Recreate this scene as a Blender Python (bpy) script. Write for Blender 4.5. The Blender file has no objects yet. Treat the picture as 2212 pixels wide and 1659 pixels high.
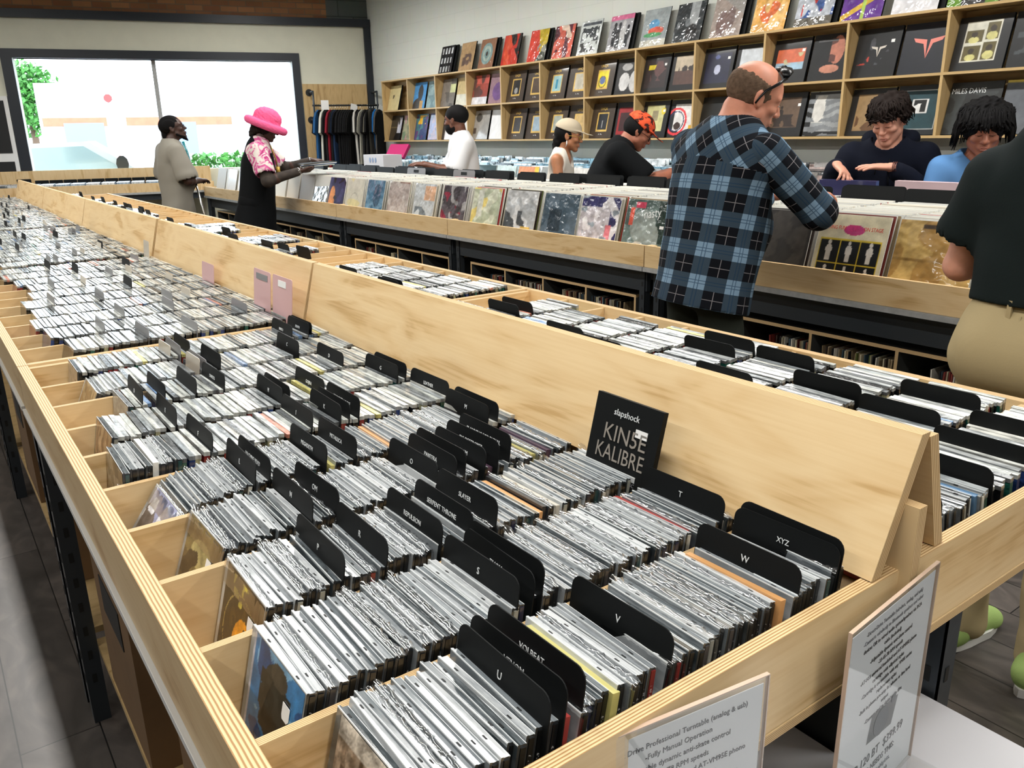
import bpy, math, random
import numpy as np
from mathutils import Vector, Matrix
random.seed(7); rng = np.random.default_rng(7)
S = bpy.context.scene
COL = S.collection

# ------------------------------------------------------------------ camera, world, lights, exposure
cam_d = bpy.data.cameras.new('camera'); cam = bpy.data.objects.new('camera', cam_d); COL.objects.link(cam)
cam_d.sensor_width = 36.0; cam_d.lens = 36.0*1760/2212; cam_d.clip_start = 0.02; cam_d.clip_end = 200
RX = Vector((0.80811246, -0.58875377, -0.01797925)); DN = Vector((-0.18708945, -0.22761326, -0.95560962)); FW = Vector((0.55852645, 0.77560377, -0.29408673))
m3 = Matrix((RX, -DN, -FW)).transposed()
cam.matrix_world = Matrix.Translation((0, 0, 1.47)) @ m3.to_4x4()
S.camera = cam
S.view_settings.view_transform = 'Standard'; S.view_settings.look = 'None'
S.view_settings.gamma = 1.0; S.view_settings.use_curve_mapping = False
S.view_settings.exposure = -0.05
S.cycles.use_denoising = True; S.cycles.use_light_tree = False
S.cycles.max_bounces = 7; S.cycles.diffuse_bounces = 3; S.cycles.glossy_bounces = 3; S.cycles.transmission_bounces = 4
S.cycles.transparent_max_bounces = 12; S.cycles.caustics_reflective = False; S.cycles.caustics_refractive = False
S.cycles.sample_clamp_indirect = 4.0
w = bpy.data.worlds.new('sky'); S.world = w; w.use_nodes = True
bg = w.node_tree.nodes['Background']; bg.inputs[0].default_value = (0.80, 0.90, 1.0, 1); bg.inputs[1].default_value = 9
WC = Vector((5.5, 10.794, 0)); WD = Vector((0.9706, -0.2407, 0)).normalized(); WN = Vector((-WD.y, WD.x, 0))  # window wall: corner, direction, outward normal (+y)
def wp(s, d, z): return WC + WD*s + WN*d + Vector((0, 0, z))    # s along the window wall, d outwards
def area(name, loc, target, sx, sy, power, col=(1, 1, 1), portal=False):
    l = bpy.data.lights.new(name, 'AREA'); l.shape = 'RECTANGLE'; l.size = sx; l.size_y = sy; l.energy = power; l.color = col
    o = bpy.data.objects.new(name, l); COL.objects.link(o); o.location = loc
    o.rotation_euler = (Vector(target)-Vector(loc)).to_track_quat('-Z', 'Y').to_euler()
    if portal: l.cycles.is_portal = True
    return o
area('window_portal', wp(-2.7, 0.1, 1.8), wp(-2.7, -1, 1.8), 3.4, 1.4, 1, portal=True)
LAMPS = [(x, y) for x in (-1.7, 0.35, 3.55) for y in (-1.6, 1.0, 3.6, 6.2, 8.8)]  # leftmost row is an added weak fill to soften the shading
for lx, ly in LAMPS:
    o = area('strip_light_glow', (lx, ly, 3.36), (lx, ly, 0), 0.14, 1.9, 26 if lx < 0 else 50 if lx < 1 and ly < 5 else 66, (1.0, 0.98, 0.94)); o.data.spread = math.radians(172)
sun = bpy.data.lights.new('sun', 'SUN'); sun.energy = 5; sun.angle = 0.02
so = bpy.data.objects.new('sun', sun); COL.objects.link(so); so.rotation_euler = (math.radians(50), 0, math.radians(150))

# ------------------------------------------------------------------ materials
def lin(c): return tuple(((x/12.92) if x <= 0.04045 else ((x+0.055)/1.055)**2.4) for x in c)
def rgb(r, g, b): return lin((r/255, g/255, b/255))
MATS = {}
def nt(name):
    m = bpy.data.materials.new(name); m.use_nodes = True; t = m.node_tree; p = t.nodes['Principled BSDF']; MATS[name] = m
    return m, t, p
def setp(p, col=None, rough=.5, spec=.5, metal=0, coat=0, trans=0):
    if col is not None: p.inputs['Base Color'].default_value = (*col, 1)
    p.inputs['Roughness'].default_value = rough; p.inputs['Specular IOR Level'].default_value = spec
    p.inputs['Metallic'].default_value = metal; p.inputs['Coat Weight'].default_value = coat; p.inputs['Coat Roughness'].default_value = .06
    p.inputs['Transmission Weight'].default_value = trans
def N(t, typ, **kw):
    n = t.nodes.new(typ)
    for k, v in kw.items():
        if k in n.inputs: n.inputs[k].default_value = v
        else: setattr(n, k, v)
    return n
def noise_bump(t, p, scale, strength, dist=.002, coord='Object', detail=3):
    tc = N(t, 'ShaderNodeTexCoord'); n = N(t, 'ShaderNodeTexNoise'); n.inputs['Scale'].default_value = scale; n.inputs['Detail'].default_value = detail
    b = N(t, 'ShaderNodeBump'); b.inputs['Strength'].default_value = strength; b.inputs['Distance'].default_value = dist
    t.links.new(tc.outputs[coord], n.inputs['Vector']); t.links.new(n.outputs[0], b.inputs['Height']); t.links.new(b.outputs[0], p.inputs['Normal'])
    return n
def ramp(t, stops):
    r = N(t, 'ShaderNodeValToRGB'); e = r.color_ramp.elements
    while len(e) < len(stops): e.new(.5)
    for q, (pos, c) in zip(e, stops): q.position = pos; q.color = (*c, 1)
    return r
def plain(name, col, rough=.5, spec=.5, metal=0, coat=0, bump=None, var=0, vscale=6):
    m, t, p = nt(name); setp(p, col, rough, spec, metal, coat)
    if bump: noise_bump(t, p, *bump)
    if var:
        tc = N(t, 'ShaderNodeTexCoord'); n = N(t, 'ShaderNodeTexNoise'); n.inputs['Scale'].default_value = vscale; n.inputs['Detail'].default_value = 5
        r = ramp(t, [(.3, tuple(c*(1-var) for c in col)), (.7, tuple(min(1, c*(1+var)) for c in col))])
        t.links.new(tc.outputs['Object'], n.inputs['Vector']); t.links.new(n.outputs[0], r.inputs[0]); t.links.new(r.outputs[0], p.inputs['Base Color'])
    return m
def ply(name, base, dark, light):
    m, t, p = nt(name); setp(p, base, .42, .35)
    uv = N(t, 'ShaderNodeUVMap'); mp = N(t, 'ShaderNodeMapping'); mp.inputs['Scale'].default_value = (1.2, 6, 1)
    n1 = N(t, 'ShaderNodeTexNoise'); n1.inputs['Scale'].default_value = 2.2; n1.inputs['Detail'].default_value = 3; n1.inputs['Distortion'].default_value = .8
    ws = N(t, 'ShaderNodeMath', operation='MULTIPLY'); ws.inputs[1].default_value = 15
    sn = N(t, 'ShaderNodeMath', operation='SINE')
    n2 = N(t, 'ShaderNodeTexNoise'); n2.inputs['Scale'].default_value = 3; n2.inputs['Detail'].default_value = 8
    mp2 = N(t, 'ShaderNodeMapping'); mp2.inputs['Scale'].default_value = (1.5, 60, 1)
    r = ramp(t, [(.05, dark), (.34, base), (.95, light)])
    ad = N(t, 'ShaderNodeMath', operation='MULTIPLY_ADD'); ad.inputs[1].default_value = .36; 
    L = t.links.new
    L(uv.outputs[0], mp.inputs[0]); L(mp.outputs[0], n1.inputs['Vector']); L(n1.outputs[0], ws.inputs[0]); L(ws.outputs[0], sn.inputs[0])
    L(uv.outputs[0], mp2.inputs[0]); L(mp2.outputs[0], n2.inputs['Vector'])
    L(sn.outputs[0], ad.inputs[0]); L(n2.outputs[0], ad.inputs[2]); L(ad.outputs[0], r.inputs[0]); L(r.outputs[0], p.inputs['Base Color'])
    return m
ply('ply_face', rgb(216, 184, 135), rgb(196, 160, 108), rgb(226, 198, 152))
ply('ply_shelf', rgb(190, 160, 110), rgb(166, 134, 86), rgb(204, 174, 124))  # darker copy of the ply, with the shelf's shade put into its colour
def ply_edge():
    m, t, p = nt('ply_edge'); setp(p, (.6, .4, .2), .55, .3)
    uv = N(t, 'ShaderNodeUVMap'); sp = N(t, 'ShaderNodeSeparateXYZ'); n = N(t, 'ShaderNodeTexNoise'); n.inputs['Scale'].default_value = 30
    mp = N(t, 'ShaderNodeMapping'); mp.inputs['Scale'].default_value = (1, .02, 1)
    a = N(t, 'ShaderNodeMath', operation='MULTIPLY'); a.inputs[1].default_value = 5.0
    fr = N(t, 'ShaderNodeMath', operation='FRACT'); ad = N(t, 'ShaderNodeMath', operation='MULTIPLY_ADD'); ad.inputs[1].default_value = .25
    r = ramp(t, [(0, rgb(140, 104, 62)), (.20, rgb(164, 126, 80)), (.34, rgb(212, 184, 138)), (.75, rgb(220, 194, 150)), (.92, rgb(160, 122, 76))])
    L = t.links.new
    L(uv.outputs[0], sp.inputs[0]); L(uv.outputs[0], mp.inputs[0]); L(mp.outputs[0], n.inputs['Vector'])
    L(sp.outputs[1], a.inputs[0]); L(a.outputs[0], fr.inputs[0]); L(n.outputs[0], ad.inputs[0]); L(fr.outputs[0], ad.inputs[2]); L(ad.outputs[0], r.inputs[0]); L(r.outputs[0], p.inputs['Base Color'])
ply_edge()
plain('black_plastic', rgb(10, 13, 14), .6, .2)
plain('grey_plastic', rgb(120, 120, 122), .3, .5)
plain('pink_plastic', rgb(206, 165, 165), .35)
plain('clear_card', rgb(196, 186, 170), .2)
plain('steel', rgb(70, 76, 82), .4, .5, .6, bump=(60, .1))
plain('steel_edge', rgb(176, 178, 178), .4, .5, .2, var=.12, vscale=30); plain('bright_lip', rgb(226, 228, 228), .35, .5)
plain('dark', rgb(16, 18, 19), .6)
plain('chrome', (.8, .8, .8), .12, .5, 1)
plain('white', rgb(236, 236, 234), .5)
plain('paper', rgb(232, 233, 236), .7)
plain('text_white', rgb(225, 228, 228), .6)
plain('text_black', rgb(34, 36, 42), .6)
plain('text_grey', rgb(120, 122, 128), .6)
plain('silver_foil', rgb(176, 168, 158), .35, .5, .4)
plain('gold', rgb(214, 178, 84), .4, .5, .3)
plain('navy_trim', rgb(22, 30, 40), .45)
plain('cardboard', rgb(120, 92, 62), .7, var=.15)
plain('carton', rgb(206, 206, 210), .85, .1)
plain('red_paint', rgb(205, 40, 30), .3)
# printed colours come from a colour attribute
def printmat(name, coat, rough, bump=None):
    m, t, p = nt(name); setp(p, None, rough, .25, 0, coat)
    a = N(t, 'ShaderNodeAttribute'); a.attribute_name = 'Col'; t.links.new(a.outputs['Color'], p.inputs['Base Color'])
    if bump:
        n = noise_bump(t, p, *bump); 
        t.links.new(p.inputs['Normal'].links[0].from_socket, p.inputs['Coat Normal'])
printmat('print', .35, .35)
printmat('print_gloss', .7, .4)
printmat('print_film', 1, .3, (12, .6, .02, 'Object', 2))
# jewel case plastic: pale grey with a per-case tint
def jewel():
    m, t, p = nt('jewel_plastic'); setp(p, (.4, .42, .43), .16, .6, 0, .6)
    oi = N(t, 'ShaderNodeObjectInfo'); r = ramp(t, [(0, rgb(48, 55, 58)), (.3, rgb(104, 111, 115)), (.7, rgb(144, 149, 152)), (1, rgb(196, 199, 200))])
    tc = N(t, 'ShaderNodeTexCoord'); mp = N(t, 'ShaderNodeMapping'); mp.inputs['Scale'].default_value = (60, 9, 12)
    n = N(t, 'ShaderNodeTexNoise'); n.inputs['Scale'].default_value = 3; n.inputs['Detail'].default_value = 3
    mx = N(t, 'ShaderNodeMath', operation='MULTIPLY_ADD'); mx.inputs[1].default_value = .9
    sb = N(t, 'ShaderNodeMath', operation='SUBTRACT'); sb.inputs[1].default_value = .42
    L = t.links.new
    L(tc.outputs['Object'], mp.inputs[0]); L(mp.outputs[0], n.inputs['Vector']); L(n.outputs[0], mx.inputs[0]); L(oi.outputs['Random'], mx.inputs[2]); L(mx.outputs[0], sb.inputs[0]); L(sb.outputs[0], r.inputs[0]); L(r.outputs[0], p.inputs['Base Color'])
plain('case_side', rgb(44, 47, 49), .2, .5, coat=.5); plain('edge_glint', rgb(224, 228, 228), .25, .5)
jewel()
def spine():   # inlay colours seen at the side of a case: mostly black with faint lines of type
    m, t, p = nt('spine'); setp(p, (.02, .02, .02), .3, .5, 0, .5)
    oi = N(t, 'ShaderNodeObjectInfo')
    r = ramp(t, [(0, rgb(12, 14, 15)), (.62, rgb(22, 24, 26)), (.66, rgb(60, 58, 60)), (.72, rgb(26, 34, 62)), (.76, rgb(150, 150, 140)), (.82, rgb(16, 16, 18)), (.9, rgb(120, 30, 32)), (.93, rgb(200, 200, 190)), (.97, rgb(40, 70, 70))]); r.color_ramp.interpolation = 'CONSTANT'
    L = t.links.new; L(oi.outputs['Random'], r.inputs[0])
    tc = N(t, 'ShaderNodeTexCoord'); sp = N(t, 'ShaderNodeSeparateXYZ'); L(tc.outputs['Object'], sp.inputs[0])
    mp = N(t, 'ShaderNodeMapping'); mp.inputs['Scale'].default_value = (300, 1, 420); L(tc.outputs['Object'], mp.inputs[0]); n = N(t, 'ShaderNodeTexNoise'); n.inputs['Scale'].default_value = 1; n.inputs['Detail'].default_value = 1; n.noise_dimensions = '4D'; L(mp.outputs[0], n.inputs['Vector']); L(oi.outputs['Random'], n.inputs['W'])
    def m2(op, a, b):
        q = N(t, 'ShaderNodeMath', operation=op); L(a, q.inputs[0])
        if isinstance(b, float): q.inputs[1].default_value = b
        else: L(b, q.inputs[1])
        return q.outputs[0]
    sx = m2('SUBTRACT', sp.outputs[0], .0015); ab = m2('ABSOLUTE', sx, 0.0); c1 = m2('LESS_THAN', ab, .0013); c2 = m2('GREATER_THAN', sp.outputs[2], .045); c3 = m2('LESS_THAN', sp.outputs[2], .105); c4 = m2('GREATER_THAN', n.outputs[0], .53)
    k = m2('MULTIPLY', m2('MULTIPLY', c1, c2), m2('MULTIPLY', c3, c4)); k = m2('MULTIPLY', k, .75)
    mx = N(t, 'ShaderNodeMix', data_type='RGBA'); L(k, mx.inputs[0]); L(r.outputs[0], mx.inputs[6]); mx.inputs[7].default_value = (*rgb(190, 190, 190), 1); L(mx.outputs[2], p.inputs['Base Color'])
spine()
def film():
    m, t, p = nt('film'); out = t.nodes['Material Output']
    g = N(t, 'ShaderNodeBsdfGlossy'); g.inputs['Roughness'].default_value = .12; g.inputs['Color'].default_value = (.9, .9, .92, 1)
    tr = N(t, 'ShaderNodeBsdfTransparent'); tr.inputs['Color'].default_value = (.93, .94, .95, 1); mx = N(t, 'ShaderNodeMixShader')
    lw = N(t, 'ShaderNodeLayerWeight'); lw.inputs['Blend'].default_value = .45
    ad = N(t, 'ShaderNodeMath', operation='MULTIPLY_ADD'); ad.inputs[1].default_value = .55; ad.inputs[2].default_value = .08
    L = t.links.new; L(lw.outputs['Facing'], ad.inputs[0]); L(ad.outputs[0], mx.inputs[0]); L(tr.outputs[0], mx.inputs[1]); L(g.outputs[0], mx.inputs[2]); L(mx.outputs[0], out.inputs[0])
film()
def glassy(name, tint, refl):
    m, t, p = nt(name); out = t.nodes['Material Output']
    g = N(t, 'ShaderNodeBsdfGlossy'); g.inputs['Roughness'].default_value = .03
    tr = N(t, 'ShaderNodeBsdfTransparent'); tr.inputs['Color'].default_value = (*tint, 1); mx = N(t, 'ShaderNodeMixShader')
    fr = N(t, 'ShaderNodeLayerWeight'); fr.inputs['Blend'].default_value = .25; ml = N(t, 'ShaderNodeMath', operation='MULTIPLY_ADD'); ml.inputs[1].default_value = refl*2; ml.inputs[2].default_value = .03
    t.links.new(fr.outputs['Facing'], ml.inputs[0]); t.links.new(ml.outputs[0], mx.inputs[0]); t.links.new(tr.outputs[0], mx.inputs[1]); t.links.new(g.outputs[0], mx.inputs[2]); t.links.new(mx.outputs[0], out.inputs[0])
glassy('window_glass', (.97, .99, .99), .15); glassy('acrylic', (.97, .98, .98), .15)
def floor_mat():
    m, t, p = nt('floor_planks'); setp(p, None, .38, .5)
    tc = N(t, 'ShaderNodeTexCoord'); mp = N(t, 'ShaderNodeMapping'); mp.inputs['Rotation'].default_value = (0, 0, math.pi/2); mp.inputs['Location'].default_value = (.3, .03, 0)
    b = N(t, 'ShaderNodeTexBrick'); b.inputs['Scale'].default_value = 1; b.inputs['Brick Width'].default_value = 1.2; b.inputs['Row Height'].default_value = .185
    b.inputs['Mortar Size'].default_value = .0018; b.inputs['Mortar'].default_value = (*rgb(30, 28, 26), 1)
    b.inputs['Color1'].default_value = (.75, .75, .75, 1); b.inputs['Color2'].default_value = (1.15, 1.15, 1.15, 1)
    n = N(t, 'ShaderNodeTexNoise'); n.inputs['Scale'].default_value = 3; n.inputs['Detail'].default_value = 8; n.inputs['Distortion'].default_value = 1.4
    mp2 = N(t, 'ShaderNodeMapping'); mp2.inputs['Scale'].default_value = (3.5, 1.6, 1)
    r = ramp(t, [(.3, rgb(62, 57, 53)), (.5, rgb(78, 72, 68)), (.7, rgb(98, 90, 84))])
    mx = N(t, 'ShaderNodeMix', data_type='RGBA', blend_type='MULTIPLY'); mx.inputs[0].default_value = 1
    L = t.links.new; L(tc.outputs['Object'], mp.inputs[0]); L(mp.outputs[0], b.inputs['Vector']); L(tc.outputs['Object'], mp2.inputs[0]); L(mp2.outputs[0], n.inputs['Vector'])
    L(n.outputs[0], r.inputs[0]); L(r.outputs[0], mx.inputs[6]); L(b.outputs[0], mx.inputs[7]); L(mx.outputs[2], p.inputs['Base Color'])
floor_mat()
def brickmat(name, c1, c2, mort, bw, rh, ms, rot=0, rough=.7, bump=.25):
    m, t, p = nt(name); setp(p, None, rough, .3)
    uv = N(t, 'ShaderNodeUVMap'); b = N(t, 'ShaderNodeTexBrick'); b.inputs['Scale'].default_value = 1; b.inputs['Brick Width'].default_value = bw; b.inputs['Row Height'].default_value = rh
    b.inputs['Mortar Size'].default_value = ms; b.inputs['Mortar'].default_value = (*mort, 1); b.inputs['Color1'].default_value = (*c1, 1); b.inputs['Color2'].default_value = (*c2, 1)
    n = N(t, 'ShaderNodeTexNoise'); n.inputs['Scale'].default_value = 9; n.inputs['Detail'].default_value = 6
    mx = N(t, 'ShaderNodeMix', data_type='RGBA', blend_type='OVERLAY'); mx.inputs[0].default_value = .12
    bm = N(t, 'ShaderNodeBump'); bm.inputs['Strength'].default_value = bump; bm.inputs['Distance'].default_value = .004; bm.invert = True
    L = t.links.new; L(uv.outputs[0], b.inputs['Vector']); L(uv.outputs[0], n.inputs['Vector']); L(b.outputs[0], mx.inputs[6]); L(n.outputs['Color'], mx.inputs[7]); L(mx.outputs[2], p.inputs['Base Color'])
    L(b.outputs[1], bm.inputs['Height']); L(bm.outputs[0], p.inputs['Normal'])
brickmat('painted_block', rgb(222, 226, 218), rgb(225, 228, 221), rgb(212, 216, 208), .4, .2, .0022, bump=.1)
brickmat('red_brick', rgb(130, 88, 60), rgb(158, 112, 76), rgb(120, 98, 78), .21, .07, .006)
brickmat('grey_block', rgb(84, 92, 90), rgb(98, 104, 100), rgb(60, 66, 64), .4, .2, .006)
plain('wall_cream', rgb(222, 222, 204), .7, var=.03)
plain('ceiling_paint', rgb(190, 190, 186), .8); plain('wall_far', rgb(150, 150, 142), .8)

# ------------------------------------------------------------------ mesh helpers
class MB:
    def __init__(s): s.v = []; s.f = []; s.m = []; s.uv = []; s.c = []; s.smooth = []
    def face(s, pts, mi=0, uv=None, col=None, sm=False):
        i = len(s.v); s.v.extend([tuple(p) for p in pts]); s.f.append(tuple(range(i, i+len(pts)))); s.m.append(mi)
        s.uv.append(uv if uv else [(0, 0)]*len(pts)); s.c.append(col); s.smooth.append(sm)
    def obox(s, M, sx, sy, sz, mi=0, col=None, mats=None):  # centred in x,y,z; mats: dict of face -> index
        h = [(a*sx/2, b*sy/2, c*sz/2) for a in (-1, 1) for b in (-1, 1) for c in (-1, 1)]
        P = [M @ Vector(q) for q in h]
        F = {'-x': (0, 1, 3, 2), '+x': (4, 6, 7, 5), '-y': (0, 4, 5, 1), '+y': (2, 3, 7, 6), '-z': (0, 2, 6, 4), '+z': (1, 5, 7, 3)}
        D = {'-x': (1, 2), '+x': (1, 2), '-y': (0, 2), '+y': (0, 2), '-z': (0, 1), '+z': (0, 1)}
        for k, q in F.items():
            a, b = D[k]
            s.face([P[i] for i in q], (mats or {}).get(k, mi), [(h[i][a], h[i][b]) for i in q], col)
    def box(s, x0, x1, y0, y1, z0, z1, mi=0, col=None, mats=None):
        s.obox(Matrix.Translation(((x0+x1)/2, (y0+y1)/2, (z0+z1)/2)), x1-x0, y1-y0, z1-z0, mi, col, mats)
    def board(s, p0, U, V, lu, lv, th, fm=0, em=1, off=0):
        """plywood board: corner p0, unit U (length), unit V (height), thickness along U x V"""
        U = Vector(U).normalized(); V = Vector(V).normalized(); T = U.cross(V); p0 = Vector(p0)
        def P(a, b, c): return p0+U*a+V*b+T*c
        o = off or random.random()*9
        s.face([P(0, 0, 0), P(0, lv, 0), P(lu, lv, 0), P(lu, 0, 0)], fm, [(o, o), (o, o+lv), (o+lu, o+lv), (o+lu, o)])
        s.face([P(0, 0, th), P(lu, 0, th), P(lu, lv, th), P(0, lv, th)], fm, [(o+3, o), (o+3+lu, o), (o+3+lu, o+lv), (o+3, o+lv)])
        s.face([P(0, lv, 0), P(0, lv, th), P(lu, lv, th), P(lu, lv, 0)], em, [(o, 0), (o, 1), (o+lu, 1), (o+lu, 0)])
        s.face([P(0, 0, 0), P(lu, 0, 0), P(lu, 0, th), P(0, 0, th)], em, [(o, 0), (o+lu, 0), (o+lu, 1), (o, 1)])
        s.face([P(0, 0, 0), P(0, 0, th), P(0, lv, th), P(0, lv, 0)], em, [(o, 0), (o, 1), (o+lv, 1), (o+lv, 0)])
        s.face([P(lu, 0, 0), P(lu, lv, 0), P(lu, lv, th), P(lu, 0, th)], em, [(o, 0), (o+lv, 0), (o+lv, 1), (o, 1)])
    def tube(s, pts, rads, n=8, mi=0, cap=True, col=None, sy=1.0):
        pts = [Vector(p) for p in pts]; rings = []
        if not isinstance(rads, (list, tuple)): rads = [rads]*len(pts)
        ref = Vector((0, 0, 1))
        for i, p in enumerate(pts):
            d = (pts[min(i+1, len(pts)-1)]-pts[max(i-1, 0)]).normalized()
            a = d.cross(ref if abs(d.z) < .95 else Vector((1, 0, 0))).normalized(); b = d.cross(a)
            rings.append([p+a*math.cos(2*math.pi*k/n)*rads[i]+b*math.sin(2*math.pi*k/n)*rads[i]*sy for k in range(n)])
        base = len(s.v)
        for r in rings: s.v.extend([tuple(q) for q in r])
        for i in range(len(pts)-1):
            for k in range(n):
                s.f.append((base+i*n+k, base+i*n+(k+1) % n, base+(i+1)*n+(k+1) % n, base+(i+1)*n+k)); s.m.append(mi); s.uv.append([(0, 0)]*4); s.c.append(col); s.smooth.append(True)
        if cap:
            for ring, rev in ((0, False), (len(pts)-1, True)):
                idx = [base+ring*n+k for k in range(n)]
                s.f.append(tuple(reversed(idx)) if not rev else tuple(idx)); s.m.append(mi); s.uv.append([(0, 0)]*n); s.c.append(col); s.smooth.append(False)
    def prism(s, poly, th, M=Matrix(), mi=0, em=None, col=None):
        """poly in local (y,z), extruded along local x by th (from 0), convex or simple"""
        em = mi if em is None else em
        A = [M @ Vector((0, y, z)) for y, z in poly]; B = [M @ Vector((th, y, z)) for y, z in poly]
        s.face(A[::-1], mi, [(y, z) for y, z in poly][::-1], col); s.face(B, mi, [(y, z) for y, z in poly], col)
        n = len(poly)
        for i in range(n): j = (i+1) % n; s.face([A[i], A[j], B[j], B[i]], em, [(0, 0), (1, 0), (1, 1), (0, 1)], col)
    def data(s, name, mats):
        me = bpy.data.meshes.new(name); me.from_pydata(s.v, [], s.f)
        for m in mats: me.materials.append(MATS[m] if isinstance(m, str) else m)
        me.polygons.foreach_set('material_index', s.m)
        me.polygons.foreach_set('use_smooth', s.smooth)
        uvl = me.uv_layers.new(name='UVMap'); fl = [c for u in s.uv for q in u for c in q]; uvl.data.foreach_set('uv', fl)
        if any(c is not None for c in s.c):
            at = me.color_attributes.new('Col', 'FLOAT_COLOR', 'CORNER'); buf = []
            for f, c in zip(s.f, s.c): buf.extend(list((*(c or (.5, .5, .5)), 1))*len(f))
            at.data.foreach_set('color', buf)
        me.update(); return me
def link(name, me, parent=None, M=None):
    o = bpy.data.objects.new(name, me); COL.objects.link(o)
    if parent is not None: o.parent = parent
    if M is not None: o.matrix_basis = M
    return o
def tag(o, label=None, cat=None, group=None, kind=None):
    if label: o['label'] = label
    if cat: o['category'] = cat
    if group: o['group'] = group
    if kind: o['kind'] = kind
    return o
def empty(name, loc=(0, 0, 0), rz=0, M=None):
    o = bpy.data.objects.new(name, None); COL.objects.link(o); o.location = loc; o.rotation_euler = (0, 0, rz); o.empty_display_size = .05
    if M is not None: o.matrix_basis = M
    return o
def struct(name, mb, mats, label=None): return tag(link(name, mb.data(name, mats)), label, None, None, 'structure')
def copy_tree(o, parent=None):
    c = o.copy(); COL.objects.link(c); c.parent = parent
    for ch in o.children: copy_tree(ch, c)
    return c
TXT = {}
def text_data(s, size, mat, align='CENTER', thin=False):
    k = (s, size, mat, align)
    if k in TXT: return TXT[k]
    cu = bpy.data.curves.new('lettering', 'FONT'); cu.body = s; cu.size = size; cu.align_x = align; cu.extrude = .0002; cu.resolution_u = 2
    o = bpy.data.objects.new('lettering', cu); COL.objects.link(o); dg = bpy.context.evaluated_depsgraph_get()
    me = bpy.data.meshes.new_from_object(o.evaluated_get(dg)); bpy.data.objects.remove(o); bpy.data.curves.remove(cu)
    me.materials.clear(); me.materials.append(MATS[mat]); me.name = 'lettering'; TXT[k] = me
    return me
def basis(o, r, u):   # matrix with x=r, y=u, z=r x u at origin o
    r = Vector(r).normalized(); u = Vector(u).normalized(); n = r.cross(u)
    return Matrix.Translation(o) @ Matrix((r, u, n)).transposed().to_4x4()
def lettering(s, size, mat, parent, o, r=(0, -1, 0), u=(0, 0, 1), align='CENTER', sx=1.0, label=None):
    t = link('lettering', text_data(s, size, mat, align), parent, basis(o, r, u) @ Matrix.Diagonal((sx, 1, 1, 1)))
    if label: t['label'] = label
    return t

# ------------------------------------------------------------------ printed covers: small colour grids
def paint(bgc, ops=(), n=30, noise=.05, seed=0):
    n = int(n*1.7); r = np.random.default_rng(seed); a = np.ones((n, n, 3))*np.array(bgc, float)
    yy, xx = np.mgrid[0:n, 0:n]; X = (xx+.5)/n; Y = 1-(yy+.5)/n      # X right, Y up
    def low(k):
        g = r.random((k, k)); xi = X*(k-1); yi = Y*(k-1); x0 = np.clip(xi.astype(int), 0, k-2); y0 = np.clip(yi.astype(int), 0, k-2); fx = xi-x0; fy = yi-y0
        return (g[y0, x0]*(1-fx)+g[y0, x0+1]*fx)*(1-fy)+(g[y0+1, x0]*(1-fx)+g[y0+1, x0+1]*fx)*fy
    for op in ops:
        k = op[0]; c = np.array(op[1], float)
        if k == 'r': x0, y0, x1, y1 = op[2:6]; m = (X >= x0) & (X <= x1) & (Y >= y0) & (Y <= y1)
        elif k == 'e': cx_, cy_, rx, ry = op[2:6]; m = ((X-cx_)/rx)**2+((Y-cy_)/ry)**2 <= 1
        elif k == 'ring': cx_, cy_, r0, r1 = op[2:6]; d = np.hypot(X-cx_, Y-cy_); m = (d >= r0) & (d <= r1)
        elif k == 'n': th, sc = op[2:4]; m = low(sc) > th
        elif k == 'nr': th, sc, x0, y0, x1, y1 = op[2:8]; m = (low(sc) > th) & (X >= x0) & (X <= x1) & (Y >= y0) & (Y <= y1)
        elif k == 'h': w_ = .5+.5*np.sin(Y*op[2]*6.28+low(5)*op[3]); m = w_ > .5
        elif k == 'v': w_ = .5+.5*np.sin(X*op[2]*6.28+low(5)*op[3]); m = w_ > .5
        elif k == 'd': m = (X*op[2]+Y*op[3]) > op[4]
        elif k == 'fig': # standing figure: head, body, legs
            cx_, y0, h = op[2:5]; m = (((X-cx_)/(h*.09))**2+((Y-(y0+h*.9))/(h*.1))**2 <= 1) | (((X-cx_)/(h*.17))**2+((Y-(y0+h*.55))/(h*.27))**2 <= 1) | ((abs(X-cx_) < h*.12) & (Y > y0) & (Y < y0+h*.4))
        a[m] = c
    def tex(k): return low(k)[:, :, None]*2-1
    a = a*(1+noise*(tex(7)*1.2+tex(17)*1.4+(r.random((n, n, 1))*2-1)*.5))
    return np.clip(a, 0, 255)[::-1]   # row 0 = bottom
def cover_data(name, img, w_, h_, mat='print'):
    """grid in local x (right) / y (up), centred in x, bottom at y=0, facing +z"""
    n = img.shape[0]-1; xs = np.linspace(-w_/2, w_/2, n+1); ys = np.linspace(0, h_, n+1)
    V = [(x, y, 0) for y in ys for x in xs]; F = [(j*(n+1)+i, j*(n+1)+i+1, (j+1)*(n+1)+i+1, (j+1)*(n+1)+i) for j in range(n) for i in range(n)]
    me = bpy.data.meshes.new(name); me.from_pydata(V, [], F); me.materials.append(MATS[mat])
    c = (img/255.0); c = np.where(c <= .04045, c/12.92, ((c+.055)/1.055)**2.4).reshape(-1, 3)
    c4 = np.ones((len(c), 4)); c4[:, :3] = c
    at = me.color_attributes.new('Col', 'FLOAT_COLOR', 'POINT'); at.data.foreach_set('color', c4.ravel()); me.update()
    return me
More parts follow.
